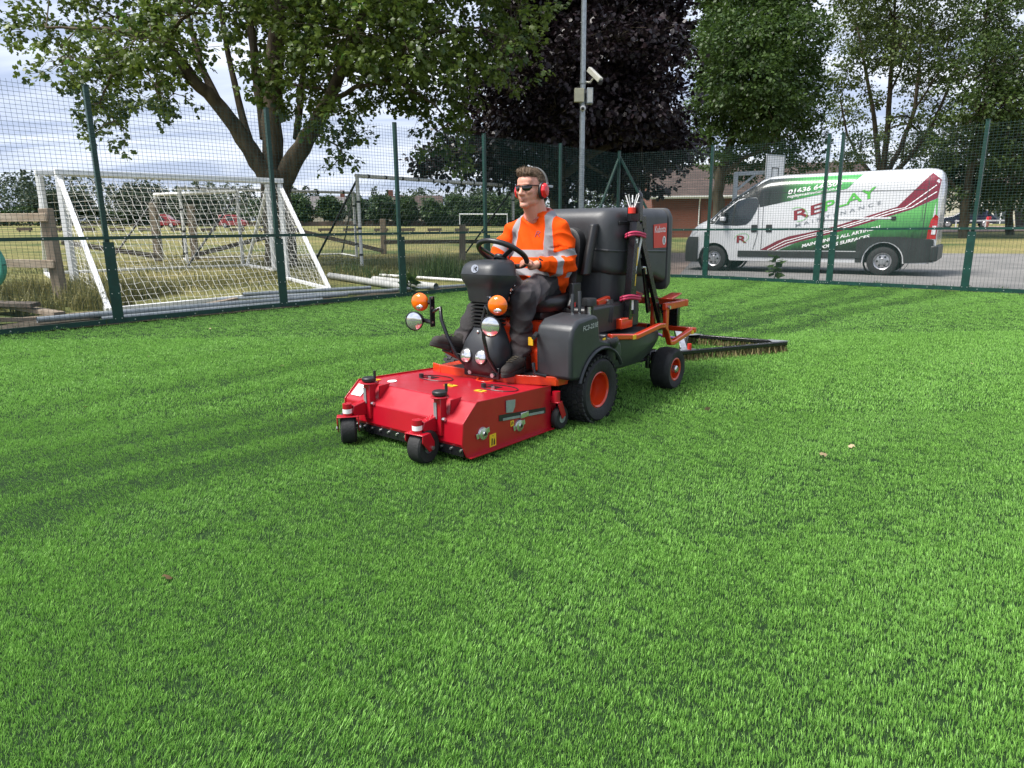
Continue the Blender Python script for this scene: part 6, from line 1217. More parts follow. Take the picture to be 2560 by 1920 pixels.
for q in (0,): c = Vector((.968, -.44, .277)) + Vector((.64, 0, .77)) * .003; m.box(c, (.085, .09, .002), (0, R(40), 0)); pl_ = m.build('maker_plate', M['letterwhite'], HS, smooth=0)
m = DB()
for k in range(5): c = Vector((.968, -.44, .277)) + Vector((.64, 0, .77)) * .005 + Vector((-.766, 0, .643)) * (.026 - .013 * k); m.box(c, (.006, .045, .001), (0, R(40), 0))
m.build('plate_print', M['lettergrey'], pl_, smooth=0)
# depth posts with hand wheels, arms, forks and caster wheels
def caster(y, swiv, front=True):
    m = DB(); m.bar((1.02, y, .14), (1.02, y, .352), .048, .052, up=(0, 1, 0)); ps = m.build('depth_post', M['red'], DECK, bevel=.004)
    m = DB(); m.prism([(1.0, .17), (.985, .335), (.90, .338), (.985, .24)], y + .045, y + .052); m.build('gusset', M['red'], ps, smooth=0)
    m = DB(); m.prism([(1.0, .17), (.985, .335), (.90, .338), (.985, .24)], y - .052, y - .045); m.build('gusset', M['red'], ps, smooth=0)
    m = DB(); m.lathe([(.050, 0), (.052, .004), (.05, .008), (.001, .008)], (1.02, y, .352), (0, 0, 1), 20); m.lathe([(.001, 0), (.050, 0)], (1.02, y, .352), (0, 0, 1), 20); m.build('post_cap', M['red'], ps, smooth=30)
    m = DB(); m.lathe([(.001, .364), (.036, .364), (.042, .370), (.042, .384), (.036, .389), (.001, .389)], (1.02, y, 0), (0, 0, 1), 24); hw = m.build('hand_wheel', M['black'], ps, smooth=40)
    m = DB(); m.cyl((1.02, y, .355), (1.02, y, .368), .014, n=10); m.build('spindle', M['silver'], ps)
    m = DB(); m.cyl((1.0, y + .030, .385), (1.0, y + .030, .428), .0085, n=10); m.build('crank_grip', M['black'], hw)
    m = DB(); m.box((1.048, y - .012, .28), (.003, .022, .09)); m.build('scale_strip', M['galv'], ps, smooth=0)
    m = DB(); m.cyl((1.03, y + .024, .235), (1.03, y + .045, .235), .010, n=8); m.build('pinch_bolt', M['silver'], ps)
    # arm forward to the swivel
    m = DB(); m.prism([(1.03, .16), (1.03, .25), (1.135, .235), (1.15, .20), (1.135, .175)], y - .022 - .03, y + .022 - .03); m.build('arm', M['red'], ps, bevel=.004)
    yc = y - .035; xc = 1.165
    m = DB(); m.cyl((xc, yc, .175), (xc, yc, .252), .027, n=18); pv = m.build('swivel_tube', M['red'], ps)
    m = DB(); m.lathe([(.0275, .196), (.0278, .222)], (xc, yc, 0), (0, 0, 1), 18); m.build('white_band', M['letterwhite'], pv, fix=False)
    d = Vector((math.cos(swiv), math.sin(swiv), 0)); n_ = Vector((-d.y, d.x, 0)); wc = Vector((xc, yc, .093)) - d * .045
    for s in (-1, 1):
        m = DB(); q = n_ * (s * .060)
        ring = lambda off: [Vector((xc, yc, .178)) + q + off + d * .03, Vector((xc, yc, .135)) + q + off + d * .032, wc + q + off + d * .022 - Vector((0, 0, .02)), wc + q + off - d * .022 - Vector((0, 0, .012)), wc + q + off - d * .022 + Vector((0, 0, .03)), Vector((xc, yc, .178)) + q + off - d * .035]
        m.loft([ring(n_ * -.003), ring(n_ * .003)]); m.build('fork_side', M['red'], ps, bevel=.002)
        m = DB(); m.cyl(wc + q, wc + q + n_ * (s * .012), .011, n=8); m.build('axle_bolt', M['silver'], ps)
    m = DB(); m.bar(Vector((xc, yc, .176)) - n_ * .063, Vector((xc, yc, .176)) + n_ * .063, .066, .007); m.build('fork_top', M['red'], ps, bevel=.003)
    m = DB(); m.lathe([(.035, -.040), (.05, -.044), (.082, -.045), (.092, -.036), (.095, 0), (.092, .036), (.082, .045), (.05, .044), (.035, .040)], wc, n_, 30); ww = m.build('caster_wheel', M['rubber'], DECK, smooth=40)
    m = DB(); m.lathe([(.05, .042), (.042, .030), (.02, .030), (.018, .044), (.001, .044)], wc, n_, 20); m.lathe([(.05, -.042), (.042, -.030), (.02, -.030), (.018, -.044), (.001, -.044)], wc, n_, 20); m.build('caster_hub', M['galv'], ww, smooth=40)
caster(.298, R(6)); caster(-.285, R(50))
for y, s in ((.50, 1), (-.54, -1)):
    m = DB(); m.cyl((.20, y, .19), (.20, y, .255), .026, n=16); m.bar((.20, y - s * .05, .21), (.20, y, .21), .05, .03); rp2 = m.build('rear_swivel', M['red'], DECK)
    m = DB(); m.bar((.20, y + .03, .185), (.155, y + .03, .085), .006, .045, up=(1, 0, 0)); m.bar((.20, y - .03, .185), (.155, y - .03, .085), .006, .045, up=(1, 0, 0)); m.bar((.20, y - .033, .187), (.20, y + .033, .187), .05, .008); m.build('fork', M['red'], rp2, bevel=.002)
    m = DB(); m.lathe([(.03, -.022), (.065, -.022), (.075, -.012), (.075, .012), (.065, .022), (.03, .022)], (.16, y, .078), (0, 1, 0), 24); rw_ = m.build('rear_caster_wheel', M['rubber'], DECK, smooth=40)
    m = DB(); m.lathe([(.032, .023), (.001, .026)], (.16, y, .078), (0, 1, 0), 20); m.lathe([(.032, -.023), (.001, -.026)], (.16, y, .078), (0, 1, 0), 20); m.build('caster_hub', M['galv'], rw_, smooth=40)
m = DB(); m.bar((.22, -.2, .2), (-.05, -.2, .25), .06, .06); m.bar((.22, .2, .2), (-.05, .2, .25), .06, .06); m.build('mount_arm', M['blacksatin'], DECK)

# ------------------------------------------------------------------ drag brush
DG = thing('drag_brush', 'black triangular drag brush with tan bristles towed on the turf', 'drag brush', (1.58, 6.30, 0))
TA, TB_, TC = Vector((0, 0, .095)), Vector((.32, 1.05, .095)), Vector((1.17, .49, .095))
M['bristle'] = leaf_mat('tan_bristle', (.060, .045, .018), (.34, .28, .12), .1, .7)
M['alu'] = pm('checker_aluminium', (.42, .43, .45), .38, .7, var=.2, scale=20)
rb_ = np.random.default_rng(9)
for a, b in ((TA, TC), (TB_, TC), (TA, TB_)):
    m = MB(); m.bar(a, b, .055, .035); fb_ = m.build('frame_bar', M['blacksatin'], DG, bevel=.004)
    d = b - a; nn = d.normalized().cross(Vector((0, 0, 1))); V = []; F = []; T = []; n = int(d.length * 900)
    for k in range(n):
        p = a + d * rb_.random() + nn * rb_.uniform(-.025, .025); l = rb_.normal(0, .018, 2); o = len(V); w = .0022; tdir = np.array([*rb_.normal(0, 1, 2), 0]); tdir /= np.linalg.norm(tdir)
        t0 = np.array([p.x, p.y, .085]); t1 = np.array([p.x + l[0], p.y + l[1], rb_.uniform(.004, .02)]); V += [t0 + tdir * w, t0 - tdir * w, t1 - tdir * w, t1 + tdir * w]; F.append((o, o + 1, o + 2, o + 3)); T.append(np.clip(rb_.normal(.5, .25), 0, 1))
    me = np_mesh('bristles', V, F, 4); set_tone(me, T); stuff(obj('bristles', me, M['bristle'], fb_, smooth=0))
    m = MB()
    for k in range(9): p = a + d * ((k + .5) / 9); m.cyl(p + Vector((0, 0, .017)), p + Vector((0, 0, .022)), .006, n=6)
    stuff(m.build('rivets', M['silver'], fb_, smooth=0))
for (c, e1, e2) in ((TA, TB_, TC), (TB_, TA, TC), (TC, TA, TB_)):
    p1 = c + (e1 - c).normalized() * .17; p2 = c + (e2 - c).normalized() * .17; o_ = (c - (p1 + p2) / 2).normalized() * .035; m = MB(); z0, z1 = .1135, .118
    m.prism([((c + o_).x, (c + o_).y), (p1.x, p1.y), (p2.x, p2.y)], z0, z1, 'xy'); m.build('corner_plate', M['alu'], DG, smooth=0)
m = MB(); mid = (TA + TB_) / 2; m.bar(TA + Vector((.06, .14, .02)), (mid.x - .10, mid.y - .02, .30), .06, .012); m.bar((mid.x - .02, mid.y + .18, .11), (mid.x - .10, mid.y - .02, .30), .06, .012); m.build('hitch_plate', M['alu'], DG, bevel=.002)
m = MB(); m.cyl(TA + Vector((.09, .05, .02)), TA + Vector((.09, .05, .075)), .02, n=12); m.build('red_pin', M['decalred'], DG)
m = MB(); m.tube([TA + Vector((.02, .20, .10)), TA + Vector((-.12, .24, .12)), TA + Vector((-.30, .20, .20)), TA + Vector((-.42, .12, .26))], .014, 6); m.build('purple_strap', pm('purple_webbing', (.10, .05, .16), .7), DG, smooth=60)
# ------------------------------------------------------------------ the operator
def capsule(m, a, b, r0, r1, n=14):
    a = Vector(a); b = Vector(b); d = (b - a).normalized(); pts = []; rs = []
    for k in range(5): t = math.pi / 2 * k / 4; pts.append(a - d * (r0 * math.cos(t))); rs.append(max(.0005, r0 * math.sin(t)))
    for k in range(5): t = math.pi / 2 * k / 4; pts.append(b + d * (r1 * math.sin(t))); rs.append(max(.0005, r1 * math.cos(t)))
    m.tube(pts, rs, n)
def chain(m, pts, rs, n=14):
    for i in range(len(pts) - 1): capsule(m, pts[i], pts[i + 1], rs[i], rs[i + 1], n)
def fuse(m, voxel, smooth=3, fac=.5):
    """one continuous skin around everything collected in m"""
    me = m.mesh('fuse'); bm = bmesh.new(); bm.from_mesh(me); bmesh.ops.recalc_face_normals(bm, faces=bm.faces); bm.to_mesh(me); bm.free()
    o = bpy.data.objects.new('fuse', me); COL.objects.link(o); r_ = o.modifiers.new('r', 'REMESH'); r_.mode = 'VOXEL'; r_.voxel_size = voxel
    s_ = o.modifiers.new('s', 'SMOOTH'); s_.iterations = smooth; s_.factor = fac
    dg = bpy.context.evaluated_depsgraph_get(); out = bpy.data.meshes.new_from_object(o.evaluated_get(dg)); bpy.data.objects.remove(o); return out
def coords(me): a = np.zeros(len(me.vertices) * 3, np.float32); me.vertices.foreach_get('co', a); return a.reshape(-1, 3).astype(float)
def normals(me): a = np.zeros(len(me.vertices) * 3, np.float32); me.vertices.foreach_get('normal', a); return a.reshape(-1, 3).astype(float)
def set_co(me, P): me.vertices.foreach_set('co', P.astype(np.float32).ravel()); me.update()
def vattr(me, nm, v): a = me.attributes.new(nm, 'FLOAT', 'POINT'); a.data.foreach_set('value', np.asarray(v, np.float32))
def masked_mat(name, base, other, attr, rough=.8, rough2=.5, bump=.25, bscale=300, soft=.002, var=.10):
    m = pm(name, base, rough, var=var, scale=14, bump=bump, bscale=bscale); t = m.node_tree; b = t.nodes['Principled BSDF']
    a = N(t, 'ShaderNodeAttribute', attribute_name=attr); mr = N(t, 'ShaderNodeMapRange'); mr.inputs['From Min'].default_value = -soft; mr.inputs['From Max'].default_value = soft; link(t, a.outputs['Fac'], mr.inputs['Value'])
    old = b.inputs['Base Color'].links[0].from_socket; mx_ = N(t, 'ShaderNodeMix', data_type='RGBA'); link(t, mr.outputs[0], mx_.inputs['Factor']); link(t, old, mx_.inputs['A']); mx_.inputs['B'].default_value = (*other, 1); link(t, mx_.outputs['Result'], b.inputs['Base Color'])
    return m
def seg_t(P, a, b):
    a = np.array(a); d = np.array(b) - a; L2 = d @ d; t = np.clip((P - a) @ d / L2, 0, 1); return t, np.linalg.norm(P - (a + t[:, None] * d), axis=1)
PER = thing('person', 'man in an orange hi-vis sweatshirt and red ear defenders driving the sweeper', 'person', MO, MRZ)
HD = Vector((-.205, .0, 1.495))                     # middle of the head
shL, elL, wrL = (-.30, .190, 1.228), (-.305, .245, 1.005), (-.095, .150, 1.012)
shR, elR, wrR = (-.285, -.192, 1.228), (-.165, -.255, 1.04), (.0, -.085, .905)
hipL, knL, anL = (-.30, .095, .865), (.095, .165, .785), (.125, .165, .43)
hipR, knR, anR = (-.30, -.095, .865), (.075, -.165, .80), (.285, -.215, .50)
# ---- body: one skin from head to feet
m = MB()
def H_(x, y, z): return HD + Vector((x, y, z))
m.ell(H_(-.012, 0, .030), (.096, .081, .092)); m.ell(H_(.020, 0, -.025), (.073, .072, .090)); m.ell(H_(.012, 0, -.078), (.066, .066, .044)); m.ell(H_(.064, 0, -.102), (.026, .034, .022)); m.ell(H_(.05, 0, .05), (.045, .062, .045))
capsule(m, H_(.086, 0, .014), H_(.108, 0, -.030), .0095, .0145); m.ell(H_(.096, .012, -.034), (.013, .010, .009)); m.ell(H_(.096, -.012, -.034), (.013, .010, .009))
m.ell(H_(.076, 0, .030), (.020, .052, .012)); m.ell(H_(.058, .040, -.018), (.030, .024, .022)); m.ell(H_(.058, -.040, -.018), (.030, .024, .022))
m.ell(H_(.083, 0, -.060), (.013, .024, .006)); m.ell(H_(.082, 0, -.072), (.013, .021, .007)); m.ell(H_(-.005, .076, -.005), (.022, .012, .034)); m.ell(H_(-.005, -.076, -.005), (.022, .012, .034))
capsule(m, H_(-.030, 0, -.05), (-.285, 0, 1.31), .070, .078); capsule(m, H_(.0, 0, -.095), (-.252, 0, 1.31), .055, .055)
m.ell((-.325, 0, 1.18), (.095, .15, .12)); m.ell((-.325, 0, 1.0), (.11, .145, .16)); m.ell((-.32, 0, .87), (.11, .15, .08))
chain(m, [(-.30, .08, 1.24), shL, elL, wrL], [.040, .040, .036, .027]); chain(m, [(-.29, -.08, 1.24), shR, elR, wrR], [.040, .040, .036, .027])
chain(m, [hipL, knL, anL], [.07, .05, .032]); chain(m, [hipR, knR, anR], [.07, .05, .032]); capsule(m, (.14, .17, .40), (.28, .205, .372), .024, .02); capsule(m, anL, (.14, .17, .40), .032, .024); capsule(m, anR, (.45, -.22, .51), .026, .022)
# left hand closed on the rim of the steering wheel
def rim(t): return SC + (su * math.cos(t) + sv * math.sin(t)) * SWR
def grip(m, tc, wr, flip=1):
    c = rim(tc); tang = (rim(tc + .01) - rim(tc - .01)).normalized(); inw = (SC - c).normalized(); wr = Vector(wr)
    palm = c - inw * .030 + SA * .004
    capsule(m, wr, palm - inw * .012, .027, .026); 
    for i, (o, ln) in enumerate(((-.030, .92), (-.010, 1.05), (.010, 1.0), (.029, .82))):
        k0 = palm + tang * (o * flip) + SA * .018; k1 = c + tang * (o * flip) + SA * .026 * ln + inw * .004; k2 = c + tang * (o * flip * .95) + inw * .028 * ln + SA * .004; k3 = c + tang * (o * flip * .9) + inw * .016 - SA * .020
        chain(m, [k0, k1, k2, k3], [.0105, .0100, .0092, .0082], 10)
    th0 = palm - tang * (.034 * flip) - SA * .006; chain(m, [th0, c - tang * (.050 * flip) + inw * .012 - SA * .012, c - tang * (.040 * flip) + inw * .026 + SA * .010], [.0125, .0112, .0095], 10)
TL = math.atan2((Vector((-.04, .11, 1.02)) - SC).dot(sv), (Vector((-.04, .11, 1.02)) - SC).dot(su)); grip(m, TL, wrL, 1)
# right hand lying in the lap
w_ = Vector(wrR); capsule(m, w_, w_ + Vector((.022, .030, -.045)), .026, .028)
for i, (o, ln) in enumerate(((-.026, .9), (-.009, 1.05), (.008, 1.0), (.024, .8))):
    b0 = w_ + Vector((.030 + o * .8, .038 + o * .1, -.060)); chain(m, [b0, b0 + Vector((.016, .024, -.026)) * ln, b0 + Vector((.020, .040, -.052)) * ln, b0 + Vector((.012, .044, -.070)) * ln], [.0105, .0098, .009, .008], 10)
chain(m, [w_ + Vector((-.012, .03, -.03)), w_ + Vector((-.018, .055, -.05)), w_ + Vector((-.008, .07, -.072))], [.012, .011, .0095], 10)
me = fuse(m, .0056, 3, .5); P = coords(me)
hp = P - np.array(HD); lips = .0075 - np.sqrt(((hp[:, 0] - .09) / 2.2) ** 2 + (hp[:, 1] / 3.4) ** 2 + (hp[:, 2] + .066) ** 2); vattr(me, 'lips', lips)
skin = masked_mat('skin', (.60, .29, .21), (.46, .18, .14), 'lips', .5, bump=.12, bscale=220, soft=.006, var=.12)
skin.node_tree.nodes['Principled BSDF'].inputs['Subsurface Weight'].default_value = .12; skin.node_tree.nodes['Principled BSDF'].inputs['Subsurface Radius'].default_value = (.012, .005, .003)
obj('body', me, skin, PER, smooth=180)
# ---- sweatshirt
def ring(cx, cy, z, a, b, n=32, p=2.3): return [(cx + a * math.copysign(abs(math.cos(t)) ** (2 / p), math.cos(t)), cy + b * math.copysign(abs(math.sin(t)) ** (2 / p), math.sin(t)), z) for t in np.linspace(0, 2 * math.pi, n, endpoint=False)]
m = MB(); m.loft([ring(-.345, 0, .80, .125, .19), ring(-.33, 0, .85, .165, .21), ring(-.315, 0, .93, .182, .218), ring(-.318, 0, 1.02, .178, .215), ring(-.33, 0, 1.11, .158, .20), ring(-.335, 0, 1.19, .143, .192), ring(-.325, 0, 1.25, .122, .178), ring(-.312, 0, 1.30, .10, .165), ring(-.305, 0, 1.332, .085, .125), ring(-.302, 0, 1.36, .078, .095)])
chain(m, [(-.30, .10, 1.262), shL, (-.312, .224, 1.12), elL], [.070, .071, .072, .068], 18); chain(m, [elL, (-.20, .205, .998), (-.125, .167, 1.008)], [.074, .064, .050], 18)
chain(m, [(-.29, -.10, 1.262), shR, (-.22, -.235, 1.14), elR], [.070, .071, .072, .066], 18); chain(m, [elR, (-.07, -.19, .97), (-.02, -.112, .925)], [.070, .058, .046], 18)
me = fuse(m, .0068, 4, .5); P = coords(me); Nn = normals(me)
# folds: creases across elbow, belly and armpit
tL1, dL1 = seg_t(P, shL, elL); tL2, dL2 = seg_t(P, elL, wrL); tR1, dR1 = seg_t(P, shR, elR); tR2, dR2 = seg_t(P, elR, wrR)
crz = lambda q: 1 - 2 * np.abs(np.sin(q)) ** .7
wv = .0060 * crz(P @ np.array([9., 14, 22]) + .8 * np.sin(P[:, 2] * 19)) + .0045 * crz(P @ np.array([-14., 19, 13]) + 1.1 * np.sin(P[:, 1] * 16)) + .0040 * np.sin(P[:, 2] * 62 + P[:, 1] * 21 + 1.5 * np.sin(P[:, 0] * 25)) * sstep(1.12, .92, P[:, 2]) + .0026 * np.sin(P @ np.array([28., 17, 38])) + .0020 * np.sin(P @ np.array([-41., 33, 29]) + 1.3)
arm = sstep(.13, .08, np.minimum(np.minimum(dL1, dL2), np.minimum(dR1, dR2)))
wv += arm * (.0075 * crz(tL2 * 9 + P[:, 1] * 25) * (dL2 < .12) + .0065 * crz(tL1 * 7 + P[:, 0] * 16) * (dL1 < .12) + .0036 * np.sin(tR1 * 17) * (dR1 < .12))
set_co(me, P + Nn * wv[:, None]); P = coords(me)
isarmL = (np.minimum(dL1, dL2) < .10) & (P[:, 1] > .172 - .12 * sstep(-.18, -.12, P[:, 0])); isarmR = (np.minimum(dR1, dR2) < .10) & (P[:, 1] < -.185 + .12 * sstep(-.18, -.10, P[:, 0])); tor = ~(isarmL | isarmR)
hb1 = .024 - np.abs(P[:, 2] - (.935 + .02 * np.cos(P[:, 1] * 8))); hb2 = .024 - np.abs(P[:, 2] - (1.075 - .03 * (P[:, 0] + .15)))
brc = np.minimum(.024 - np.abs(np.abs(P[:, 1]) - (.135 - .10 * (P[:, 2] - 1.2))), P[:, 2] - 1.07)
band = np.where(tor, np.maximum(np.maximum(hb1, hb2), brc), -1.0)
ba = np.where(dL1 < dL2, .026 - np.abs(tL1 - .70) * .26, .027 - np.abs(tL2 - .42) * .26); band = np.where(isarmL, np.maximum(ba, brc * (P[:, 2] > 1.24) - 1.0 * (P[:, 2] <= 1.24)), band)
ba = np.where(dR1 < dR2, .026 - np.abs(tR1 - .70) * .29, .027 - np.abs(tR2 - .40) * .2); band = np.where(isarmR, ba, band)
vattr(me, 'band', band)
M['hivis'] = masked_mat('orange_hi_vis', (.74, .070, .002), (.27, .265, .28), 'band', .85, bump=.10, bscale=300, soft=.0018, var=.06)
M['hivis'].node_tree.nodes['Principled BSDF'].inputs['Specular IOR Level'].default_value = .15
SH = obj('sweatshirt', me, M['hivis'], PER, smooth=180)
from mathutils.bvhtree import BVHTree
bvh = BVHTree.FromPolygons([Vector(p) for p in P], [tuple(p.vertices) for p in me.polygons])
def chest(u, v):
    y = .045 + u; z = 1.185 + v; h = bvh.ray_cast(Vector((.2, y, z)), Vector((-1, 0, 0))); x = h[0].x if h[0] else -.18; return (x + .003, y, z)
lettering('chest_letter', 'R', pm('dark_red_print', (.28, .02, .02), .6), SH, chest, .042, .040, .004, .2)
m = MB(); m.tube([(-.292 + .080 * math.cos(t), .092 * math.sin(t), 1.345 - .028 * math.cos(t) - .022 * max(0, math.cos(t)) ** 4) for t in np.linspace(0, 2 * math.pi, 33)], .0105, 8, False); m.build('collar', M['hivis'], SH, smooth=60, fix=False)
cm_ = pm('black_undershirt', (.012, .012, .013), .8); m = MB(); m.ell((-.248, 0, 1.318), (.048, .055, .018)); m.build('undershirt', cm_, PER, smooth=60)
# ---- trousers
m = MB(); m.ell((-.33, 0, .865), (.165, .195, .10)); m.ell((-.27, 0, .87), (.13, .18, .075))
chain(m, [hipL, (-.10, .13, .845), knL], [.105, .098, .083], 18); chain(m, [knL, (.112, .163, .62), (.122, .163, .455)], [.080, .078, .070], 18); chain(m, [hipR, (-.10, -.13, .85), knR], [.105, .098, .083], 18); chain(m, [knR, (.18, -.19, .65), (.265, -.21, .53)], [.080, .076, .068], 18)
me = fuse(m, .0075, 4, .5); P = coords(me); Nn = normals(me); tK, dK = seg_t(P, knL, anL)
wv = .005 * crz(P @ np.array([16., 22, 30]) + .8 * np.sin(P[:, 2] * 21)) + .0045 * crz(P @ np.array([24., -15, 19]) + np.sin(P[:, 0] * 17)) + .003 * np.sin(P @ np.array([30., 22, 55])) + .003 * np.sin(P @ np.array([-45., 30, 38]) + .7) + .0055 * np.sin(P[:, 2] * 75 + P[:, 1] * 18) * sstep(.62, .46, P[:, 2]) + .004 * np.sin(P[:, 0] * 80 + P[:, 2] * 40) * sstep(.05, .0, np.abs(P[:, 0] - .0))
set_co(me, P + Nn * wv[:, None]); P = coords(me)
kp = np.minimum(.10 - np.abs(P[:, 2] - .715) * .75, P[:, 0] - .045); pocket = np.minimum(np.minimum(.10 - np.abs(P[:, 0] + .22), P[:, 1] - .15), .05)
vattr(me, 'band', np.maximum(kp, pocket))
M['trouser'] = masked_mat('charcoal_work_trousers', (.070, .061, .063), (.024, .022, .023), 'band', .85, bump=.35, bscale=240, soft=.003, var=.18)
TR = obj('trousers', me, M['trouser'], PER, smooth=180)
m = MB(); m.box((.0, .135, .900), (.045, .012, .010), (R(-50), 0, R(20))); m.build('pocket_tag', pm('olive_tag', (.22, .18, .08), .7), TR)
# ---- shoes
def shoe(a, heel, toe, side):
    a, heel, toe = Vector(a), Vector(heel), Vector(toe); d = (toe - heel).normalized(); upv = Vector((0, 0, 1)); nrm = (upv - d * upv.dot(d)).normalized(); sd = d.cross(nrm)
    m = MB(); capsule(m, a, a - Vector((0, 0, .02)), .055, .054); L = (toe - heel).length
    m.ell(heel + d * .05 + nrm * .045, (.05, .042, .05)); capsule(m, heel + d * .06 + nrm * .055, heel + d * (L * .62) + nrm * .045, .046, .042); capsule(m, heel + d * (L * .55) + nrm * .040, heel + d * (L - .05) + nrm * .032, .044, .038)
    me = fuse(m, .006, 3, .5); s_ = obj('shoe', me, M['shoe'], PER, smooth=180)
    m = MB(); P_ = []
    for k in range(24):
        t = 2 * math.pi * k / 24; q = math.cos(t); w = .046 + .004 * q; P_.append(heel + d * (L / 2 + L / 2 * q) + sd * (w * math.sin(t)))
    m.loft([[p - nrm * .006 for p in P_], [p + nrm * .004 for p in P_], [p + nrm * .022 for p in P_]]); m.build('sole', M['sole'], s_, smooth=40, bevel=.004)
    m = MB()
    for k in range(4): c = heel + d * (L * (.42 + .09 * k)) + nrm * (.098 - .006 * k); m.tube([c - sd * .022, c + nrm * .006, c + sd * .022], .0035, 6)
    m.build('laces', pm('lace', (.09, .075, .05), .9), s_, smooth=60)
M['shoe'] = pm('dark_brown_suede', (.030, .026, .023), .85, var=.3, bump=.3, bscale=160); M['sole'] = pm('shoe_sole', (.018, .017, .016), .8)
shoe((.125, .165, .455), (.090, .165, .340), (.385, .225, .340), 1); shoe((.275, -.21, .53), (.275, -.205, .43), (.55, -.235, .525), -1)
# ---- hair, glasses, ear defenders, watch
m = MB(); m.ell(H_(-.010, 0, .092), (.094, .070, .046)); m.ell(H_(.052, 0, .104), (.044, .058, .034)); m.ell(H_(.072, -.01, .112), (.026, .045, .024)); m.ell(H_(-.055, 0, .045), (.062, .079, .085)); m.ell(H_(-.035, .064, .045), (.052, .019, .062)); m.ell(H_(-.035, -.064, .045), (.052, .019, .062))
me = fuse(m, .0048, 2, .5); P = coords(me); Nn = normals(me); hp = P - np.array(HD); st = np.sin(hp[:, 1] * 260 + 4 * np.sin(hp[:, 0] * 40)) + .7 * np.sin(hp[:, 1] * 150 + hp[:, 2] * 60)
set_co(me, P + Nn * (.0026 * st * sstep(.04, .09, hp[:, 2]) + .0012 * np.sin(P @ np.array([300., 220, 260])))[:, None])
HM = pm('short_brown_hair', (.075, .045, .026), .6, col2=(.22, .145, .085), scale=55, bump=.5, bscale=260, stretch=(1, 3, 1))
P = coords(me); Nn = normals(me); rh = np.random.default_rng(21); V_ = []; F_ = []
for i in rh.integers(0, len(P), 5200):
    q = P[i] - np.array(HD); topw = float(sstep(.03, .10, q[2])); d = Nn[i] * .8 + np.array([-.45, 0, .25]) * topw + np.array([0, 0, -.5]) * (1 - topw) + rh.normal(0, .22, 3); d /= np.linalg.norm(d); L = rh.uniform(.004, .008) + .011 * topw * rh.random(); s_ = np.cross(d, rh.normal(0, 1, 3)); s_ /= np.linalg.norm(s_); o = len(V_); V_ += [P[i] + s_ * .0009, P[i] - s_ * .0009, P[i] + d * L]; F_.append((o, o + 1, o + 2))
HR = obj('hair', me, HM, PER, smooth=180); obj('hair_strands', np_mesh('hair_strands', V_, F_, 3), HM, HR, smooth=0)['kind'] = 'stuff'

m = MB()
fr_m = pm('dark_metal_frame', (.012, .011, .011), .3, .3)
m.tube([H_(.030, .082, .022), H_(.07, .066, .023), H_(.094, .040, .020), H_(.100, .012, .018), H_(.100, -.012, .018), H_(.094, -.040, .020), H_(.07, -.066, .023), H_(.030, -.082, .022)], .0032, 7); m.tube([H_(.032, .081, .022), H_(-.03, .083, .02)], .0028, 6); m.tube([H_(.032, -.081, .022), H_(-.03, -.083, .02)], .0028, 6); GL = m.build('sunglasses', fr_m, PER, smooth=60)
lens_m = pm('dark_lens', (.006, .005, .005), .06, spec=.8)
for s in (1, -1):
    m = MB(); V_ = []; F_ = []
    for i in range(9):
        for j in range(6):
            u = i / 8; v = j / 5; ww = .018 + (.056 - .018) * u * 1.05; top_ = .020 + .002 * math.sin(u * 3); bot = -.012 + .012 * (2 * u - 1) ** 4 + (.006 if u > .8 else 0); x = .101 - .034 * (u ** 1.8) ; V_.append(H_(x + .004 * math.sin(math.pi * v), s * (.010 + .058 * u), top_ + (bot - top_) * v))
    for i in range(8):
        for j in range(5): F_.append((i * 6 + j, (i + 1) * 6 + j, (i + 1) * 6 + j + 1, i * 6 + j + 1))
    m.add(V_, F_); m.build('lens', lens_m, GL, smooth=180)
red_c = pm('red_ear_cup', (.62, .012, .018), .25, coat=.6, var=.05)
EDF = None
for s in (1, -1):
    c = H_(-.014, s * .086, -.010); m = MB(); m.lathe([(.001, -.012), (.030, -.012), (.040, -.004), (.042, .006), (.038, .014), (.001, .016)], (0, 0, 0), (0, s, 0), 28); m.v = [(p[0] * .95 + c.x, p[1] + c.y, p[2] * 1.36 + c.z) for p in m.v]; cu2 = m.build('ear_cushion', M['black'], PER, smooth=50)
    m = MB(); m.lathe([(.034, .012), (.038, .018), (.036, .032), (.026, .042), (.001, .045)], (0, 0, 0), (0, s, 0), 8); m.v = [(p[0] * .97 + c.x - .002, p[1] + c.y, p[2] * 1.32 + c.z) for p in m.v]; m.build('ear_cup', red_c, cu2, smooth=20, bevel=.003)
    if s > 0: m = MB(); m.box(c + Vector((-.055, .03, .028)), (.055, .012, .016)); m.build('band_slider', M['galv'], cu2, bevel=.003)
m = MB()
for dx in (-.006, .006): m.tube([H_(-.035 + dx, s * .118 * math.cos(a) if False else .116 * math.cos(a), .03 + .115 * math.sin(a)) for a, s in [(x, 1) for x in np.linspace(-.15, math.pi + .15, 22)]], .0028, 6)
m.build('ear_defender_band', pm('grey_band', (.22, .22, .21), .35, .5), PER, smooth=60)
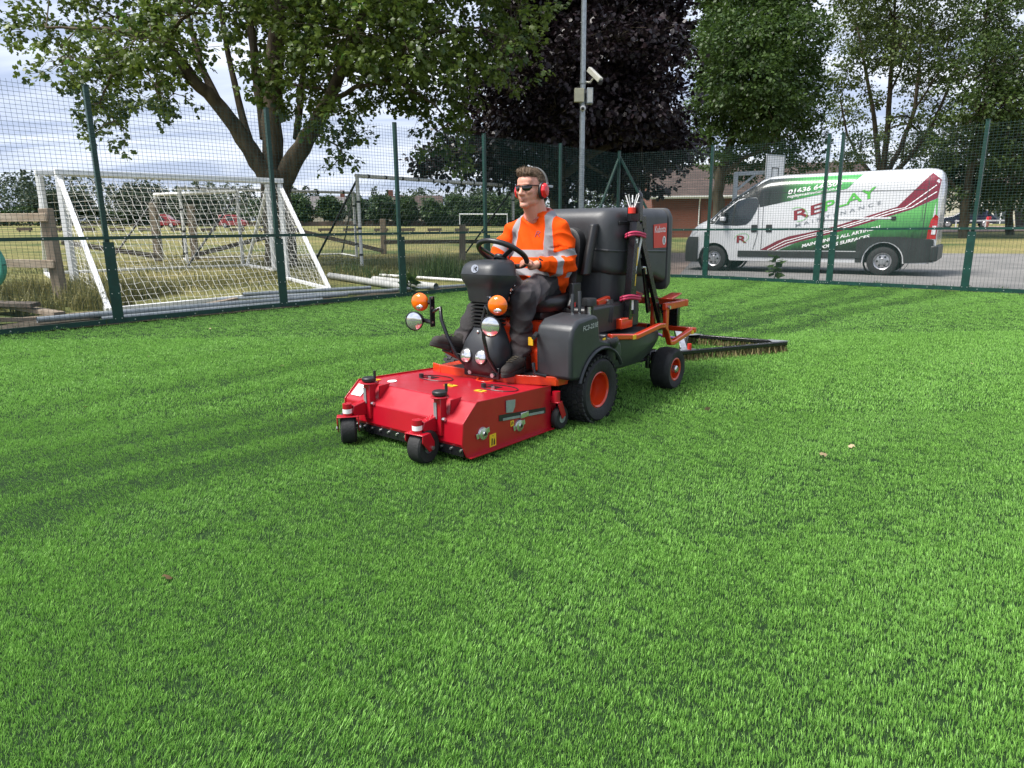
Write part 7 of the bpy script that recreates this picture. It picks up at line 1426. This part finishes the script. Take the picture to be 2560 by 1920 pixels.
wv_ = (Vector(wrL) - Vector(elL)).normalized(); wc_ = Vector(wrL) - wv_ * .005; m = MB(); m.lathe([(.031, -.011), (.033, -.009), (.033, .009), (.031, .011)], wc_, wv_, 20); wt = m.build('wrist_watch', M['black'], PER, smooth=40)
m = MB(); m.box(wc_ + Vector((0, .018, .030)), (.034, .034, .010), (R(-30), 0, R(20))); m.build('watch_face', M['blacksatin'], wt, bevel=.003)
# ---- a far pedestrian beside the bin
FP = thing('person', 'distant person in a navy top with a red bag beyond the right fence', 'person', (37.3, 55.0, GZ(37.3, 55.0)), R(-60))
m = MB(); m.ell((0, 0, 1.50), (.09, .08, .12)); m.ell((0, 0, 1.12), (.12, .19, .27)); chain(m, [(0, .08, .85), (.02, .09, .48), (0, .09, .06)], [.09, .065, .045]); chain(m, [(0, -.08, .85), (-.03, -.09, .48), (-.05, -.09, .06)], [.09, .065, .045]); capsule(m, (0, .09, .05), (.13, .09, .04), .045, .04); capsule(m, (-.05, -.09, .05), (.08, -.09, .04), .045, .04)
chain(m, [(0, .19, 1.30), (.0, .26, 1.05), (.12, .22, .85)], [.06, .05, .04]); chain(m, [(0, -.19, 1.30), (.0, -.26, 1.05), (.12, -.22, .85)], [.06, .05, .04]); capsule(m, (0, 0, 1.3), (0, 0, 1.45), .06, .05)
obj('body', fuse(m, .02, 3), skin, FP, smooth=180)
m = MB(); m.ell((0, 0, 1.13), (.15, .22, .28)); chain(m, [(0, .19, 1.30), (.0, .27, 1.05), (.08, .25, .92)], [.08, .065, .055]); chain(m, [(0, -.19, 1.30), (.0, -.27, 1.05), (.08, -.25, .92)], [.08, .065, .055]); obj('jumper', fuse(m, .02, 3), pm('navy_cloth', (.012, .016, .05), .85), FP, smooth=180)
m = MB(); m.ell((0, 0, 1.54), (.10, .09, .10)); obj('hair', fuse(m, .02, 2), pm('dark_hair', (.03, .02, .015), .7), FP, smooth=180)
o = MB(); o.box((.0, 0, .16), (.20, .36, .32)); o = o.build('tote_bag', pm('red_cloth', (.55, .015, .03), .7), bevel=.04, seg=3); o.location = (37.1, 54.6, GZ(37.1, 54.6) + .62); o.rotation_euler = (0, 0, R(-60)); tag(o, 'bright red bag held in front of the distant person', 'bag')
